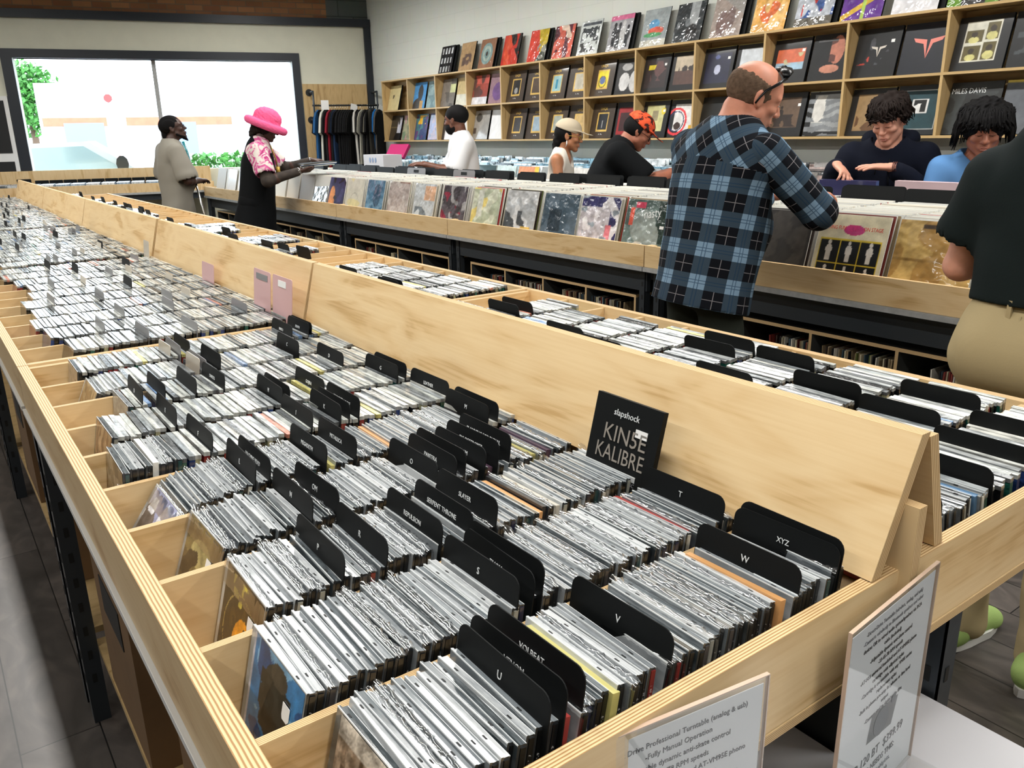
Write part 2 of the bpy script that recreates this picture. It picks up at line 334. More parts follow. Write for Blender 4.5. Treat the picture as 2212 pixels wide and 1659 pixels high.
# ------------------------------------------------------------------ the room
def wallquad(mb, a, b, z0, z1, mi=0):
    a = Vector(a); b = Vector(b); l = (b-a).length
    mb.face([(a.x, a.y, z0), (b.x, b.y, z0), (b.x, b.y, z1), (a.x, a.y, z1)], mi, [(0, z0), (l, z0), (l, z1), (0, z1)])
def slab(mb, a, b, z0, z1, th, mi=0):    # vertical slab from a to b (xy), thickness to the left-hand side
    a = Vector((a[0], a[1], 0)); b = Vector((b[0], b[1], 0)); d = (b-a).normalized(); n = Vector((-d.y, d.x, 0))
    l = (b-a).length
    mb.board(a+Vector((0, 0, z0)), d, (0, 0, 1), l, z1-z0, -th if False else th, mi, mi)
ZC = 3.5
mb = MB(); mb.box(-4.5, 5.5, -4.5, 13.6, -.05, 0); struct('floor', mb, ['floor_planks'])
mb = MB(); mb.box(-4.7, 5.9, -4.7, 13.6, ZC, ZC+.1); struct('ceiling', mb, ['ceiling_paint'])
mb = MB(); l = 15.3
mb.face([(5.5, -4.5, 0), (5.5, 11.2, 0), (5.5, 11.2, ZC), (5.5, -4.5, ZC)], 0, [(0, 0), (l, 0), (l, ZC), (0, ZC)])
mb.face([(5.75, -4.5, 0), (5.75, -4.5, ZC), (5.75, 11.2, ZC), (5.75, 11.2, 0)], 0); struct('wall_right', mb, ['painted_block'])
mb = MB(); mb.box(-4.7, -4.5, -4.5, 13.6, 0, ZC); struct('wall_left', mb, ['wall_far'])
mb = MB(); mb.box(-4.5, 5.5, -4.7, -4.5, 0, ZC); struct('wall_rear', mb, ['wall_far'])
# window wall: cream boarding with a black frame, brick above, plywood panel beside the window
# the board helper's thickness runs along U x V = z x WD = WN, so use a positive thickness
def wslab(mb, s0, s1, z0, z1, d0=0, d1=.16, mi=0, em=None):
    mb.board(wp(s0, d0, z0), (0, 0, 1), WD, z1-z0, s1-s0, d1-d0, mi, mi if em is None else em); return mb
W0, W1, WZ0, WZ1 = -4.30, -1.07, 1.10, 2.43
mb = MB(); wslab(mb, -10, W0, 0, 2.87); wslab(mb, W1, 0, 0, 2.87); wslab(mb, W0, W1, 0, WZ0); wslab(mb, W0, W1, WZ1, 2.87)
struct('wall_front', mb, ['wall_cream'])
mb = MB(); M_ = mb
def wuv(mb, s0, s1, z0, z1, d, mi):
    mb.face([wp(s0, d, z0), wp(s1, d, z0), wp(s1, d, z1), wp(s0, d, z1)], mi, [(s0, z0), (s1, z0), (s1, z1), (s0, z1)])
wuv(mb, -10, -.56, 2.87, ZC, .02, 0); wuv(mb, -.56, 0, 2.87, ZC, .03, 1); struct('wall_front_upper', mb, ['red_brick', 'grey_block'])
mb = MB(); wslab(mb, -10, 0, 2.87, 2.965, -.06, .02); wslab(mb, -.085, 0, 1.0, 2.87, -.05, 0); struct('trim_1', mb, ['navy_trim'])
mb = MB(); wslab(mb, W0-.12, W0, 1.1, 2.53, -.035, .16); wslab(mb, W1, W1+.10, 1.0, 2.53, -.035, .16); wslab(mb, W0, W1, WZ1, 2.53, -.035, .16)
win = struct('window_1', mb, ['navy_trim'])
mb = MB(); wslab(mb, -2.79, -2.74, WZ0, WZ1, .11, .15); tag(link('window_mullion', mb.data('m', ['steel_edge']), win))
mb = MB(); wslab(mb, W0, W1, WZ0, WZ1, .125, .133); link('window_glass', mb.data('m', ['window_glass']), win)
mb = MB(); wslab(mb, W1+.11, -.09, 1.0, 2.15, -.02, 0, 0, 1); struct('trim_2', mb, ['ply_shelf', 'ply_edge'])
mb = MB(); wslab(mb, -6.5, W0-.125, .8, 2.0, -.05, 0, 0); wslab(mb, -6.4, W0-.17, 1.35, 1.95, -.06, -.045, 1); wslab(mb, -6.4, W0-.17, .9, 1.25, -.06, -.045, 1); struct('trim_3', mb, ['white', 'dark'])
# strip lights, with housings for the added leftmost row too
mb = MB(); mb.box(-.11, .11, -1.0, 1.0, -.1, -.02, 0); proto = None
fix = mb.data('housing', ['white'])
for i, (lx, ly) in enumerate(LAMPS):
    o = link('strip_light', fix, None, Matrix.Translation((lx, ly, 3.5)))
    tag(o, 'long white ceiling strip light fixture', 'ceiling light', 'strip lights on the shop ceiling')

# ------------------------------------------------------------------ outside the window
def wq(s, d, z): return wp(s, d, z)
CAM = Vector((0, 0, 1.47)); AW = math.atan2(WD.y, WD.x)
def far(p, k): return CAM+(p-CAM)*k
mb = MB(); mb.face([wp(-60, .3, 0), wp(40, .3, 0), wp(40, 70, 0), wp(-60, 70, 0)]); plain('pavement', rgb(190, 190, 188), .8); struct('ground_outside', mb, ['pavement'])
plain('pale_brick', rgb(190, 100, 76), .8, var=.1); plain('door_blue', rgb(110, 130, 165), .5)
bc = wp(-3.6, 20, 0); b = empty('brick_building', tuple(bc), AW)
mb = MB(); mb.box(-2.9, 4.4, 0, 4, 0, 3.3); link('facade', mb.data('wall', ['carton']), b)
mb = MB(); mb.box(-2.8, -.9, -.08, 0, 1.95, 2.22); mb.box(-.3, 3.1, -.08, 0, 1.95, 2.22); link('brick_band', mb.data('band', ['pale_brick']), b)
for k, (x0, x1) in enumerate(((-2.2, -1.0), (.9, 1.9))):
    mb = MB(); mb.box(x0, x1, -.09, 0, 1.0, 2.05); link('garage_door', mb.data('gd', ['door_blue']), b)
tag(b, 'pale brick building with garage doors across the street', 'building')
plain('leaf', rgb(60, 120, 44), .6, var=.3, vscale=3); plain('bark', rgb(90, 70, 55), .8)
tc_ = far(wp(-5.75, 12, 2.5), 2.0); t_ = empty('street_tree', (tc_.x, tc_.y, 0))
mb = MB(); mb.tube([(0, 0, 0), (.1, 0, 1.6), (0, .1, 3.0)], [.22, .16, .08], 8); link('trunk', mb.data('trunk', ['bark']), t_)
mb = MB(); r_ = random.Random(3)
for i in range(3400):
    th = r_.random()*6.28; ph = math.acos(2*r_.random()-1); rr = r_.random()**.4; lob = 1+.18*math.sin(3*th)*math.sin(4*ph); c = Vector((1.5*lob*rr*math.sin(ph)*math.cos(th), 1.5*lob*rr*math.sin(ph)*math.sin(th), tc_.z+1.75*lob*rr*math.cos(ph)))
    R = Matrix.Rotation(r_.random()*6.28, 4, (r_.random(), r_.random(), r_.random()+.1)); s_ = .10+.08*r_.random()
    mb.face([c+R @ Vector(q)*s_ for q in ((-1, 0, 0), (0, -.5, .1), (1, 0, 0), (0, .5, .1))])
link('crown', mb.data('crown', ['leaf']), t_); tag(t_, 'leafy green tree across the street seen through the left of the window', 'tree')
mb = MB()
for i in range(1500):
    c = wp(-2.9+r_.random()*1.6, 5+r_.random()*.6, 0)+Vector((0, 0, .2+1.0*r_.random())); R = Matrix.Rotation(r_.random()*6.28, 4, (r_.random(), r_.random(), r_.random()+.1)); s_ = .05+.04*r_.random()
    mb.face([c+R @ Vector(q)*s_ for q in ((-1, 0, 0), (0, -.5, .1), (1, 0, 0), (0, .5, .1))])
o = link('shrub', mb.data('shrub', ['leaf'])); tag(o, 'low green shrub outside the window behind the hatted shopper', 'shrub')
plain('sign_red', rgb(230, 60, 60), .4)
sp_ = wp(-3.8, 9, 0); t_ = empty('road_sign', tuple(sp_), AW); mb = MB(); mb.tube([(0, 0, 0), (0, 0, 2.3)], .02, 8); link('post', mb.data('post', ['steel_edge']), t_)
mb = MB(); mb.prism([(.09*math.cos(math.radians(22.5+45*k)), .09*math.sin(math.radians(22.5+45*k))) for k in range(8)], .02, Matrix.Translation((0, -.03, 2.36)) @ Matrix.Rotation(math.radians(90), 4, 'Z')); link('sign_face', mb.data('face', ['sign_red']), t_)
tag(t_, 'small red sign on a post outside, left of the window bar', 'road sign')
plain('car_paint', rgb(215, 220, 224), .25, coat=1); plain('car_glass', rgb(165, 185, 192), .08, coat=1)  # glass coloured pale, painting in the overexposed daylight
ca = empty('parked_car', tuple(wp(-4.65, 3.4, 0.05)), AW)
mb = MB(); prof = [(-2.1, .3), (-2.1, .75), (-1.3, .9), (-.6, 1.38), (.8, 1.42), (1.5, .95), (2.1, .85), (2.15, .3)]
RP = Matrix.Rotation(-math.pi/2, 4, 'Z') @ Matrix.Translation((-.85, 0, 0))
mb.prism(prof, 1.7, RP); link('car_shell', mb.data('body', ['car_paint']), ca)
mb = MB(); mb.prism([(-1.15, .95), (-.58, 1.32), (.74, 1.35), (1.27, .98)], 1.72, Matrix.Rotation(-math.pi/2, 4, 'Z') @ Matrix.Translation((-.86, 0, 0))); link('side_window', mb.data('sw', ['car_glass']), ca)
for sx_ in (-1.35, 1.35):
    for yy in (-.87, .67):
        mb = MB(); mb.tube([(sx_, yy, .32-.05), (sx_, yy+.2, .32-.05)], .32, 16); link('wheel', mb.data('wheel', ['dark']), ca)
mb = MB(); mb.tube([(1.25, -1.0, 1.08), (1.25, -.88, 1.08)], [.09, .06], 10, sy=1.4); link('mirror', mb.data('mirror', ['dark']), ca)
tag(ca, 'pale car parked just outside the shop window', 'car')

# ------------------------------------------------------------------ double-sided CD browsers: four units end to end
TOP = .965; PIT = .169; Y0 = .43; UL = 1.757
UNITS = [Y0+UL*k for k in range(6)]
XL, XLi, XC, XRi, XR = .137, .160, .895, 1.640, 1.663
def divy(k):
    u = k//10; j = k % 10
    return UNITS[u]+.018+PIT*j+ (0.004*u)
def cd_unit(k):
    ya = UNITS[k]; yb = ya+UL-.004
    t = empty('cd_browser', (XC, ya, 0)); Mi = Matrix.Translation((-XC, -ya, 0))
    def part(nm, mb, mats, par=t): return link(nm, mb.data(nm, mats), par, Mi if par is t else None)
    for nm, x0 in (('side_rail', XL), ('side_rail', XR)):
        mb = MB()
        if x0 == XL: mb.board((x0+.022, ya, .865), (0, 1, 0), (0, 0, 1), yb-ya, .1, -.022)
        else: mb.board((x0, ya, .865), (0, 1, 0), (0, 0, 1), yb-ya, .1, -.022)
        part(nm, mb, ['ply_face', 'ply_edge'])
    for yy in (ya+.018, yb):
        mb = MB(); mb.board((XL+.0225, yy, .852 if yy < yb else .875), (1, 0, 0), (0, 0, 1), XR-XL-.045, .113 if yy < yb else .085, .018); part('end_rail', mb, ['ply_face', 'ply_edge'])
    mb = MB(); mb.board((XL+.001, ya-.0015, .838), (1, 0, 0), (0, 1, 0), XR-XL-.002, yb-ya+.001, .0125, 0, 1); part('tray_floor', mb, ['ply_face', 'ply_edge'])
    n = 10
    for j in range(1, n):
        y = divy(k*10+j)
        for (x0, x1) in ((XLi, XC-.03), (XC+.03, XRi)):
            mb = MB(); mb.board((x0, y+.0055, .852), (1, 0, 0), (0, 0, 1), x1-x0, TOP-.004-.852, .011); part('compartment_board', mb, ['ply_face', 'ply_edge'])
    # A-frame ridge: two leaning boards
    for sgn in (-1, 1):
        mb = MB(); o0, o1 = (.076, .046) if k == 0 else (.048, .048); gap = .034 if k == 1 else .010
        xt = XC-.004 if sgn < 0 else XC+.034; zt = 1.131 if sgn < 0 else 1.124; ex = 0 if sgn < 0 else .008
        nn_ = 10; o_ = random.random()*9; R_ = []
        for q in range(nn_+1):
            fr = q/nn_; yy = ya+.004+(UL-gap-.004)*fr; bx = XC+sgn*(o0+(o1-o0)*fr+ex); uu = o_+UL*fr
            R_.append((Vector((bx, yy, .9665)), Vector((xt, yy, zt)), Vector((xt-sgn*.019, yy, zt)), Vector((bx-sgn*.020, yy, .9665)), uu))
        for (a0, a1, a2, a3, ua), (b0, b1, b2, b3, ub) in zip(R_, R_[1:]):
            mb.face([a0, b0, b1, a1], 0, [(ua, 0), (ub, 0), (ub, .17), (ua, .17)]); mb.face([a3, b3, b2, a2], 0, [(ua, 0), (ub, 0), (ub, .17), (ua, .17)])
            mb.face([a1, a2, b2, b1], 1, [(ua, 0), (ua, 1), (ub, 1), (ub, 0)]); mb.face([a0, b0, b3, a3], 1)
        for (a0, a1, a2, a3, ua) in (R_[0], R_[-1]): mb.face([a0, a3, a2, a1], 1, [(0, 0), (0, 1), (.2, 1), (.2, 0)])
        part('ridge_board', mb, ['ply_face', 'ply_edge'])
    mb = MB(); mb.box(XC-.010, XC+.026, ya+.06, yb-.1, 1.04, 1.052, 0)
    if k == 0: mb.board((XC-.006, ya-.014, .885), (0, 0, 1), (0, 1, 0), .165, .034, .017, 1, 1)
    part('ridge_post', mb, ['ply_face', 'ply_edge'])
    # steel stand
    mb = MB()
    for x in (XL+.03, XR-.07):
        mb.box(x, x+.04, ya+.01, yb-.01, .79, .835)
    for y in (ya+(.3 if k == 0 else .02), yb-.06): mb.box(XL+.03, XR-.03, y, y+.04, .79, .835)
    part('steel_frame', mb, ['steel'])
    mb = MB(); mb.box(XL-.007, XL+.012, ya+.01, yb-.01, .853, .8645); part('frame_lip', mb, ['bright_lip'])
    for x in (XL+.008, XC+.2, XR-.05):
        for y in (ya+.03, yb-.07):
            mb = MB(); mb.box(x, x+.003, y, y+.04, 0, .8); mb.box(x, x+.04, y, y+.003, 0, .8)
            for q in range(9): mb.box(x+.014, x+.024, y-.0012, y+.0001, .12+q*.07, .145+q*.07, 1); mb.box(x-.0012, x+.0001, y+.014, y+.024, .12+q*.07, .145+q*.07, 1)
            part('leg', mb, ['steel', 'dark'])
    mb = MB(); mb.box(XL+.05, XR-.05, ya+.03, yb-.03, .20, .218, 0); part('lower_shelf', mb, ['ply_shelf'])
    mb = MB(); mb.box(XC-.012, XC+.012, ya+.05, yb-.05, .218, .77, 0); part('centre_panel', mb, ['dark'])
    nm_ = ['plywood compact disc browser nearest the camera with exposed end rail', 'plywood compact disc browser second along, joined behind the nearest one', 'plywood compact disc browser third along, past the dark gap in the ridge', 'plywood compact disc browser fourth along, washed by the window light', 'plywood compact disc browser at the window end of the row'][k]
    tag(t, nm_, 'display bin', 'compact disc browsers end to end')
for k in range(5): cd_unit(k)
# boxes below the browsers
for i, (x0, x1, y0, y1, z1) in enumerate([(.2, .5, .9, 1.25, .52), (.19, .5, 1.55, 1.95, .6), (.19, .5, 2.5, 2.9, .55), (.19, .5, 3.2, 3.6, .62)]):
    mb = MB(); mb.box(x0, x1, y0, y1, .219, z1); mb.box(x0-.002, x0, y0+.1, y1-.1, z1-.14, z1-.05, 1)
    o = link('cardboard_box', mb.data('cb', ['cardboard', 'dark'])); tag(o, ['brown cardboard box on the lower shelf nearest the camera', 'brown cardboard box with a hand hole, second along the lower shelf', 'brown cardboard box third along the lower shelf', 'brown cardboard box furthest along the lower shelf'][i], 'box', 'cardboard boxes under the disc browsers')

# ------------------------------------------------------------------ compact discs
CW, CH, CT = .142, .125, .0102
def case_mesh(th=CT, variant=0):
    mb = MB(); r_ = random.Random(variant)
    # lid (front), groove, tray (back); origin bottom centre; -x faces the customer
    l0 = -th/2
    SD_ = {'-y': 2, '+y': 2}
    mb.box(l0, l0+.0028, -CW/2, CW/2, 0, CH, 0, mats=SD_)
    mb.box(l0+.0034, th/2, -CW/2+.001, CW/2-.001, 0, CH-.0014, 0, mats=SD_)
    mb.box(l0+.0028, l0+.0034, -CW/2+.002, CW/2-.002, .001, CH-.004, 1)
    mb.box(l0-.0001, l0+.0006, -CW/2, CW/2, CH-.0012, CH+.0002, 3); mb.box(th/2-.0006, th/2+.0001, -CW/2+.001, CW/2-.001, CH-.0026, CH-.0013, 3)  # bright strips paint a bevel highlight along the rims
    for q in (-.045, .03+.01*variant): mb.box(l0+.0020, l0+.0038, q, q+.006, CH-.001, CH+.0003, 1)   # tab notches
    return mb.data('jewel_case', ['jewel_plastic', 'dark', 'case_side', 'edge_glint'])
def inlay_mesh(th=CT):
    mb = MB(); mb.box(-th/2+.0036, th/2-.0008, -CW/2-.0003, -CW/2+.001, .003, CH-.004, 0); return mb.data('inlay', ['spine'])
def wrap_mesh(seed):
    r_ = random.Random(seed); n = 34; W = CW+.004; V = []; F = []
    ph = [r_.random()*6.28 for _ in range(6)]
    for i in range(n+1):
        for j in range(7):
            y = -W/2+W*i/n; x = [-.0064, -.0058, -.0036, 0, .0036, .0058, .0064][j]; z = [CH-.03, CH-.006, CH+.0012, CH+.002, CH+.0012, CH-.006, CH-.03][j]
            wv = math.sin(y*170+ph[0]+j)*.5+math.sin(y*410+ph[1]+1.7*j)*.35+(r_.random()-.5)*.9
            e = abs(2*i/n-1)**6
            V.append((x+wv*.0007, y+(r_.random()-.5)*.001+(.003 if i == n else -.003 if i == 0 else 0), z+max(0, wv)*(.0022+.004*e if 1 < j < 5 else .0006)))
    for i in range(n):
        for j in range(6): a = i*7+j; F.append((a, a+7, a+8, a+1))
    me = bpy.data.meshes.new('film_wrap'); me.from_pydata(V, [], F); me.materials.append(MATS['film']); me.polygons.foreach_set('use_smooth', [True]*len(F)); me.update(); return me
CASES = [case_mesh(variant=v) for v in range(3)]; INL = inlay_mesh(); WRAPS = [wrap_mesh(s) for s in range(5)]
CARDC = ['d8d2a8', 'c4bc74', 'a03a36', '4f7496', 'cf9a62', '8ea25c', 'e4e4de', '1b1c1f', '4a3446', 'b8a47c', '3a6a60', 'cfcabc']
for h_ in CARDC: plain('card_'+h_, rgb(int(h_[:2], 16), int(h_[2:4], 16), int(h_[4:], 16)), .4, coat=.5)
CARDN = dict(zip(CARDC, ['cream', 'yellow', 'red', 'blue', 'orange', 'green', 'white', 'black', 'plum', 'tan', 'teal', 'ivory']))
CARDM = {}
for h_ in CARDC:
    mb = MB(); mb.box(-.0045, .0045, -.068, .068, 0, .124, 0); CARDM[h_] = mb.data('card_sleeve', ['card_'+h_])
FRONTS = {  # row: front x, lean degrees, name used in labels, art
 0: (.205, 15, 'tree-bark', paint((120, 105, 90), [('n', (70, 56, 46), .52, 14), ('v', (150, 135, 118), 9, 6), ('e', (226, 226, 220), .72, .22, .16, .14), ('r', (206, 200, 188), 0, .84, 1, 1)], 36, .25, 1)),
 1: (.188, 14, 'blue-sky tree', paint((52, 118, 172), [('n', (120, 170, 205), .62, 6), ('n', (28, 70, 120), .68, 5), ('e', (38, 42, 40), .5, .6, .26, .33), ('nr', (26, 30, 30), .45, 12, .22, .1, .8, .8), ('r', (24, 26, 26), .46, 0, .53, .5), ('e', (66, 62, 54), .55, .86, .16, .1), ('r', (190, 190, 200), 0, 0, .04, 1)], 40, .1, 2)),
 2: (.210, 15, 'golden flame', paint((84, 66, 30), [('n', (64, 50, 24), .5, 8), ('e', (226, 150, 20), .6, .34, .25, .3), ('n', (60, 46, 22), .8, 10), ('nr', (206, 190, 80), .55, 16, .2, .7, .6, .95), ('ring', (180, 160, 90), .5, .42, .4, .412)], 40, .12, 3)),
 3: (.205, 20, 'pale mushroom', paint((128, 112, 70), [('n', (96, 82, 52), .5, 7), ('e', (176, 164, 110), .5, .68, .3, .16), ('r', (190, 176, 120), .46, .2, .53, .62), ('n', (70, 58, 40), .72, 6)], 36, .12, 4)),
 4: (.165, 36, 'lilac film-wrapped', paint((150, 156, 190), [('n', (196, 200, 222), .55, 6), ('e', (92, 86, 84), .15, .3, .35, .5), ('n', (235, 238, 246), .75, 9)], 34, .12, 5)),
 5: (.185, 6, 'grey-brown marbled', paint((132, 118, 96), [('n', (106, 92, 74), .5, 6), ('n', (158, 148, 128), .65, 8)], 30, .08, 6)),
 6: (.190, 12, 'rusty-brown streaked', paint((150, 118, 84), [('v', (122, 88, 56), 5, 8), ('n', (172, 146, 112), .6, 9)], 30, .1, 7)),
 7: (.262, 6, 'clear-wrapped', paint((170, 172, 168), [('n', (140, 142, 140), .5, 6)], 20, .1, 8)),
 8: (.20, 24, 'tan floral', paint((166, 146, 108), [('n', (136, 112, 78), .5, 12)], 30, .1, 9)),
 9: (.225, 8, 'black-cornered', paint((150, 140, 126), [('r', (20, 20, 22), .7, .5, 1, .8)], 20, .1, 10)),
}
DIVS = {  # row: (x of the card, text, label hint, small plate?)
 0: [(.364, 'U'), (.381, 'VENOM'), (.402, 'VOLBEAT'), (.514, 'V'), (.716, 'W'), (.788, 'XYZ'), (.796, 'METAL V/A')],
 1: [(.454, 'S'), (.478, 'THOU'), (.489, '200 STAB WOUNDS'), (.790, 'T')],
 2: [(.330, 'P'), (.386, 'R'), (.462, 'REPULSION'), (.507, 'SERPENT THRONE'), (.545, 'SLAYER')],
 3: [(.362, 'N'), (.398, 'OM'), (.556, 'O'), (.590, 'PANTERA'), (.606, 'PEELING FLESH'), (.642, 'PENTAGRAM'), (.666, 'PIG DESTROYER'), (.690, 'PLANNING FOR BURIAL')],
 4: [(.345, 'L'), (.366, 'MACHINE HEAD'), (.456, 'MEGADETH'), (.507, 'METALLICA'), (.765, 'M'), (.785, 'NORMA JEAN')],
 5: [(.330, 'F'), (.505, 'I'), (.560, 'K'), (.576, 'KING DIAMOND'), (.596, 'KNOCKED LOOSE'), (.785, 'LEATHER')],
 6: [(.318, 'E'), (.515, 'H'), (.530, 'HAVOK'), (.600, 'GOJIRA'), (.765, 'G'), (.785, 'HIGH ON FIRE')],
 7: [(.300, 'D'), (.340, ''), (.400, ''), (.455, 'DANZIG'), (.72, 'D')],
 8: [(.46, ''), (.47, ''), (.50, ''), (.685, 'C')],
 9: [(.44, ''), (.46, ''), (.48, ''), (.735, 'SANTO'), (.78, 'DEATH'), (.787, '')],
}
RIGHT_DIVS = {0: [1.04, 1.18, 1.30, 1.42], 1: [1.08, 1.24, 1.36, 1.50], 2: [1.12, 1.40], 3: [1.30, 1.5], 4: [1.2, 1.45, 1.52], 5: [1.22, 1.27], 6: [1.3], 8: [1.35, 1.4], 11: [1.2, 1.25, 1.3], 12: [1.22]}
def rrect(w_, h_, r, n=5):
    P = [(-w_/2, 0), (w_/2, 0)]
    for k in range(n+1): a = math.pi/2*k/n; P.append((w_/2-r+r*math.cos(a), h_-r+r*math.sin(a)))
    for k in range(n+1): a = math.pi/2+math.pi/2*k/n; P.append((-w_/2+r+r*math.cos(a), h_-r+r*math.sin(a)))
    return P
mbd = MB(); mbd.prism(rrect(.148, .158, .014), .0014); DIVM = mbd.data('divider', ['black_plastic'])
mbd = MB(); mbd.prism(rrect(.148, .150, .014), .0014); DIVG = mbd.data('divider', ['grey_plastic'])
mbd = MB(); mbd.prism(rrect(.10, .150, .008), .0014); DIVC = mbd.data('divider', ['clear_card'])
mbd = MB(); mbd.prism(rrect(.15, .23, .008), .0014); DIVP = mbd.data('divider', ['pink_plastic'])
ZB = .8515
def leanM(x, y, deg, z=ZB, yaw=0): return Matrix.Translation((x, y, z)) @ Matrix.Rotation(math.radians(yaw), 4, 'Z') @ Matrix.Rotation(math.radians(deg), 4, 'Y')
def ordn(n): return '%d%s' % (n, 'th' if 10 <= n % 100 <= 20 else {1: 'st', 2: 'nd', 3: 'rd'}.get(n % 10, 'th'))
slots = []   # (distance, x, y, lean, row key, index, side)
camp = Vector((0, 0, 1.47))
rr = random.Random(11)
for row in range(50):
    yc = divy(row)+PIT/2+.0
    if row % 10 == 0: yc = divy(row)+.018*0+PIT/2
    # left tray
    x, lean0 = (FRONTS[row][0], FRONTS[row][1]) if row in FRONTS else (.19+.09*rr.random(), 8+8*rr.random())
    front_x = x; dv = sorted((q_[0]-.022, q_[1]) for q_ in DIVS.get(row, [(.3+.45*rr.random(), '')])); di = 0; idx = 0; lean = lean0
    while x < .787+min(.03, .03*row/10):
        if di < len(dv) and x > dv[di][0]-.012:
            di += 1; x += .0045; lean = max(4, min(13, lean0*.6)) + rr.random()*3; continue
        big = row == 4 and idx < 5
        slots.append(((Vector((x, yc, .95))-camp).length, x, yc, lean, row, idx, 'L')); idx += 1
        step = CT/math.cos(math.radians(lean))
        x += step*(1.0+.06*rr.random()); lean += (9-lean)*.12+(rr.random()-.5)*1.6
    # right tray, mirrored, with empty stretches
    if row in (15, 16, 17): lo, hi = .99, 1.20
    elif row in (9, 19, 22, 23): lo, hi = .99, 1.34
    elif row > 26: lo, hi = .99, 1.30+.12*rr.random()
    else: lo, hi = .99, 1.50+.11*rr.random()
    x = hi; idx = 0; lean = -8
    while x > lo:
        slots.append(((Vector((x, yc, .95))-camp).length+.12, x, yc, lean, row, idx, 'R')); idx += 1
        x -= CT*1.08; lean = -7-rr.random()*5
slots = [q for q in slots]
slots.sort(key=lambda q: q[0])
NI = 290
stuff = MB()
SHAD = [(206, 210, 206), (184, 188, 188), (160, 166, 168), (200, 204, 198), (222, 224, 218), (140, 146, 148), (228, 228, 220), (110, 114, 116)]
EDGE = [(18, 20, 22)]*7+[(60, 60, 64), (120, 40, 40), (40, 60, 110), (150, 150, 120), (30, 80, 70)]
RN = {r: FRONTS[r][2] for r in FRONTS}
cover_done = {}
for n_, (d_, x, y, lean, row, idx, side) in enumerate(slots):
    dz = rr.random()*.004; dy = (rr.random()-.5)*.011; yaw = (rr.random()-.5)*2.8
    M = leanM(x, y+dy, lean, ZB+.001+dz, yaw)
    isfront = idx == 0 and side == 'L' and row in FRONTS
    if n_ < NI or isfront:
        card = rr.random() < .07 and not isfront
        if card:
            h_ = rr.choice(CARDC); o = link('card_sleeve_disc', CARDM[h_], None, M); cn = CARDN[h_]+' card-sleeved disc'
        else:
            o = link('disc_case', CASES[rr.randrange(3)], None, M @ (Matrix.Rotation(math.pi, 4, 'Z') if side == 'R' else Matrix()))
            link('spine_inlay', INL, o, Matrix.Rotation(math.pi, 4, 'Z') if side == 'R' else None); cn = 'clear disc case'
            if rr.random() < .30 or (isfront and row in (3, 4)):
                link('film_wrap', WRAPS[rr.randrange(5)], o); cn = 'film-wrapped disc case'
        if isfront:
            nm, img = FRONTS[row][2:4]
            cv = link('cover', cover_data('cover', img, CW-.012, CH-.004, 'print_gloss'), o, basis((-CT/2-.0004, -.004, .002), (0, -1, 0), (0, 0, 1)))
            if row in (1, 2, 3, 5, 8):
                mb = MB(); mb.prism([(-.009, 0), (-.005, -.004), (.006, -.004), (.008, 0), (.008, .013), (-.009, .013)], -.0003, Matrix.Translation((-CT/2-.0012, -.036, .080))); link('price_sticker', mb.data('sticker', ['white']), o)
            if row == 0: lettering('The Um', .016, 'text_black', o, (-CT/2-.0008, -.022, .02))
            tag(o, 'front disc with a %s cover facing the left rail' % nm, 'compact disc', 'compact discs in the browsers')
        else:
            if side == 'L': ref = ('%s behind the %s cover' % (ordn(idx), RN[row])) if row in RN else '%s in compartment %d' % (ordn(idx), row)
            else: ref = '%s from the aisle in the %s compartment beyond the ridge' % (ordn(idx+1), ordn(row+1))
            tag(o, '%s, %s' % (cn, ref), 'compact disc', 'compact discs in the browsers')
    else:
        c1 = rgb(*rr.choice(SHAD)); c2 = rgb(*rr.choice(EDGE))
        if rr.random() < .04: c1 = rgb(*rr.choice([(226, 150, 130), (230, 220, 140), (120, 150, 190), (40, 42, 44), (40, 42, 44)]))
        if row > 14 and rr.random() < .6: c1 = tuple(min(1, q*1.25) for q in c1)  # far tops lightened to paint in the window's glare
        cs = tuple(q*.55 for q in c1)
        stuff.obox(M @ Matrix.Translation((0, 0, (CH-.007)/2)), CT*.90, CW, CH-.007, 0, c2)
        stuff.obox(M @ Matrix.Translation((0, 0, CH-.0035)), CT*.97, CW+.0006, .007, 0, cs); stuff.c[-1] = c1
def stuffmat():
    m, t, p = nt('case_stuff'); setp(p, None, .2, .5, 0, .5)
    a = N(t, 'ShaderNodeAttribute'); a.attribute_name = 'Col'
    tc = N(t, 'ShaderNodeTexCoord'); mp = N(t, 'ShaderNodeMapping'); mp.inputs['Scale'].default_value = (140, 22, 10); n = N(t, 'ShaderNodeTexNoise'); n.inputs['Scale'].default_value = 1; n.inputs['Detail'].default_value = 4
    r = ramp(t, [(.35, (.45, .47, .48)), (.5, (1, 1, 1)), (.68, (1.5, 1.5, 1.5))]); mx = N(t, 'ShaderNodeMix', data_type='RGBA', blend_type='MULTIPLY'); mx.inputs[0].default_value = .8  # mottling paints film glints into the case colours
    L = t.links.new; L(tc.outputs['Object'], mp.inputs[0]); L(mp.outputs[0], n.inputs['Vector']); L(n.outputs[0], r.inputs[0]); L(a.outputs['Color'], mx.inputs[6]); L(r.outputs[0], mx.inputs[7]); L(mx.outputs[2], p.inputs['Base Color'])
    noise_bump(t, p, 90, .5, .004)
stuffmat()
o = link('packed_disc_cases', stuff.data('packed', ['case_stuff'])); tag(o, 'mass of disc cases filling the browsers towards the window', 'compact discs', None, 'stuff')
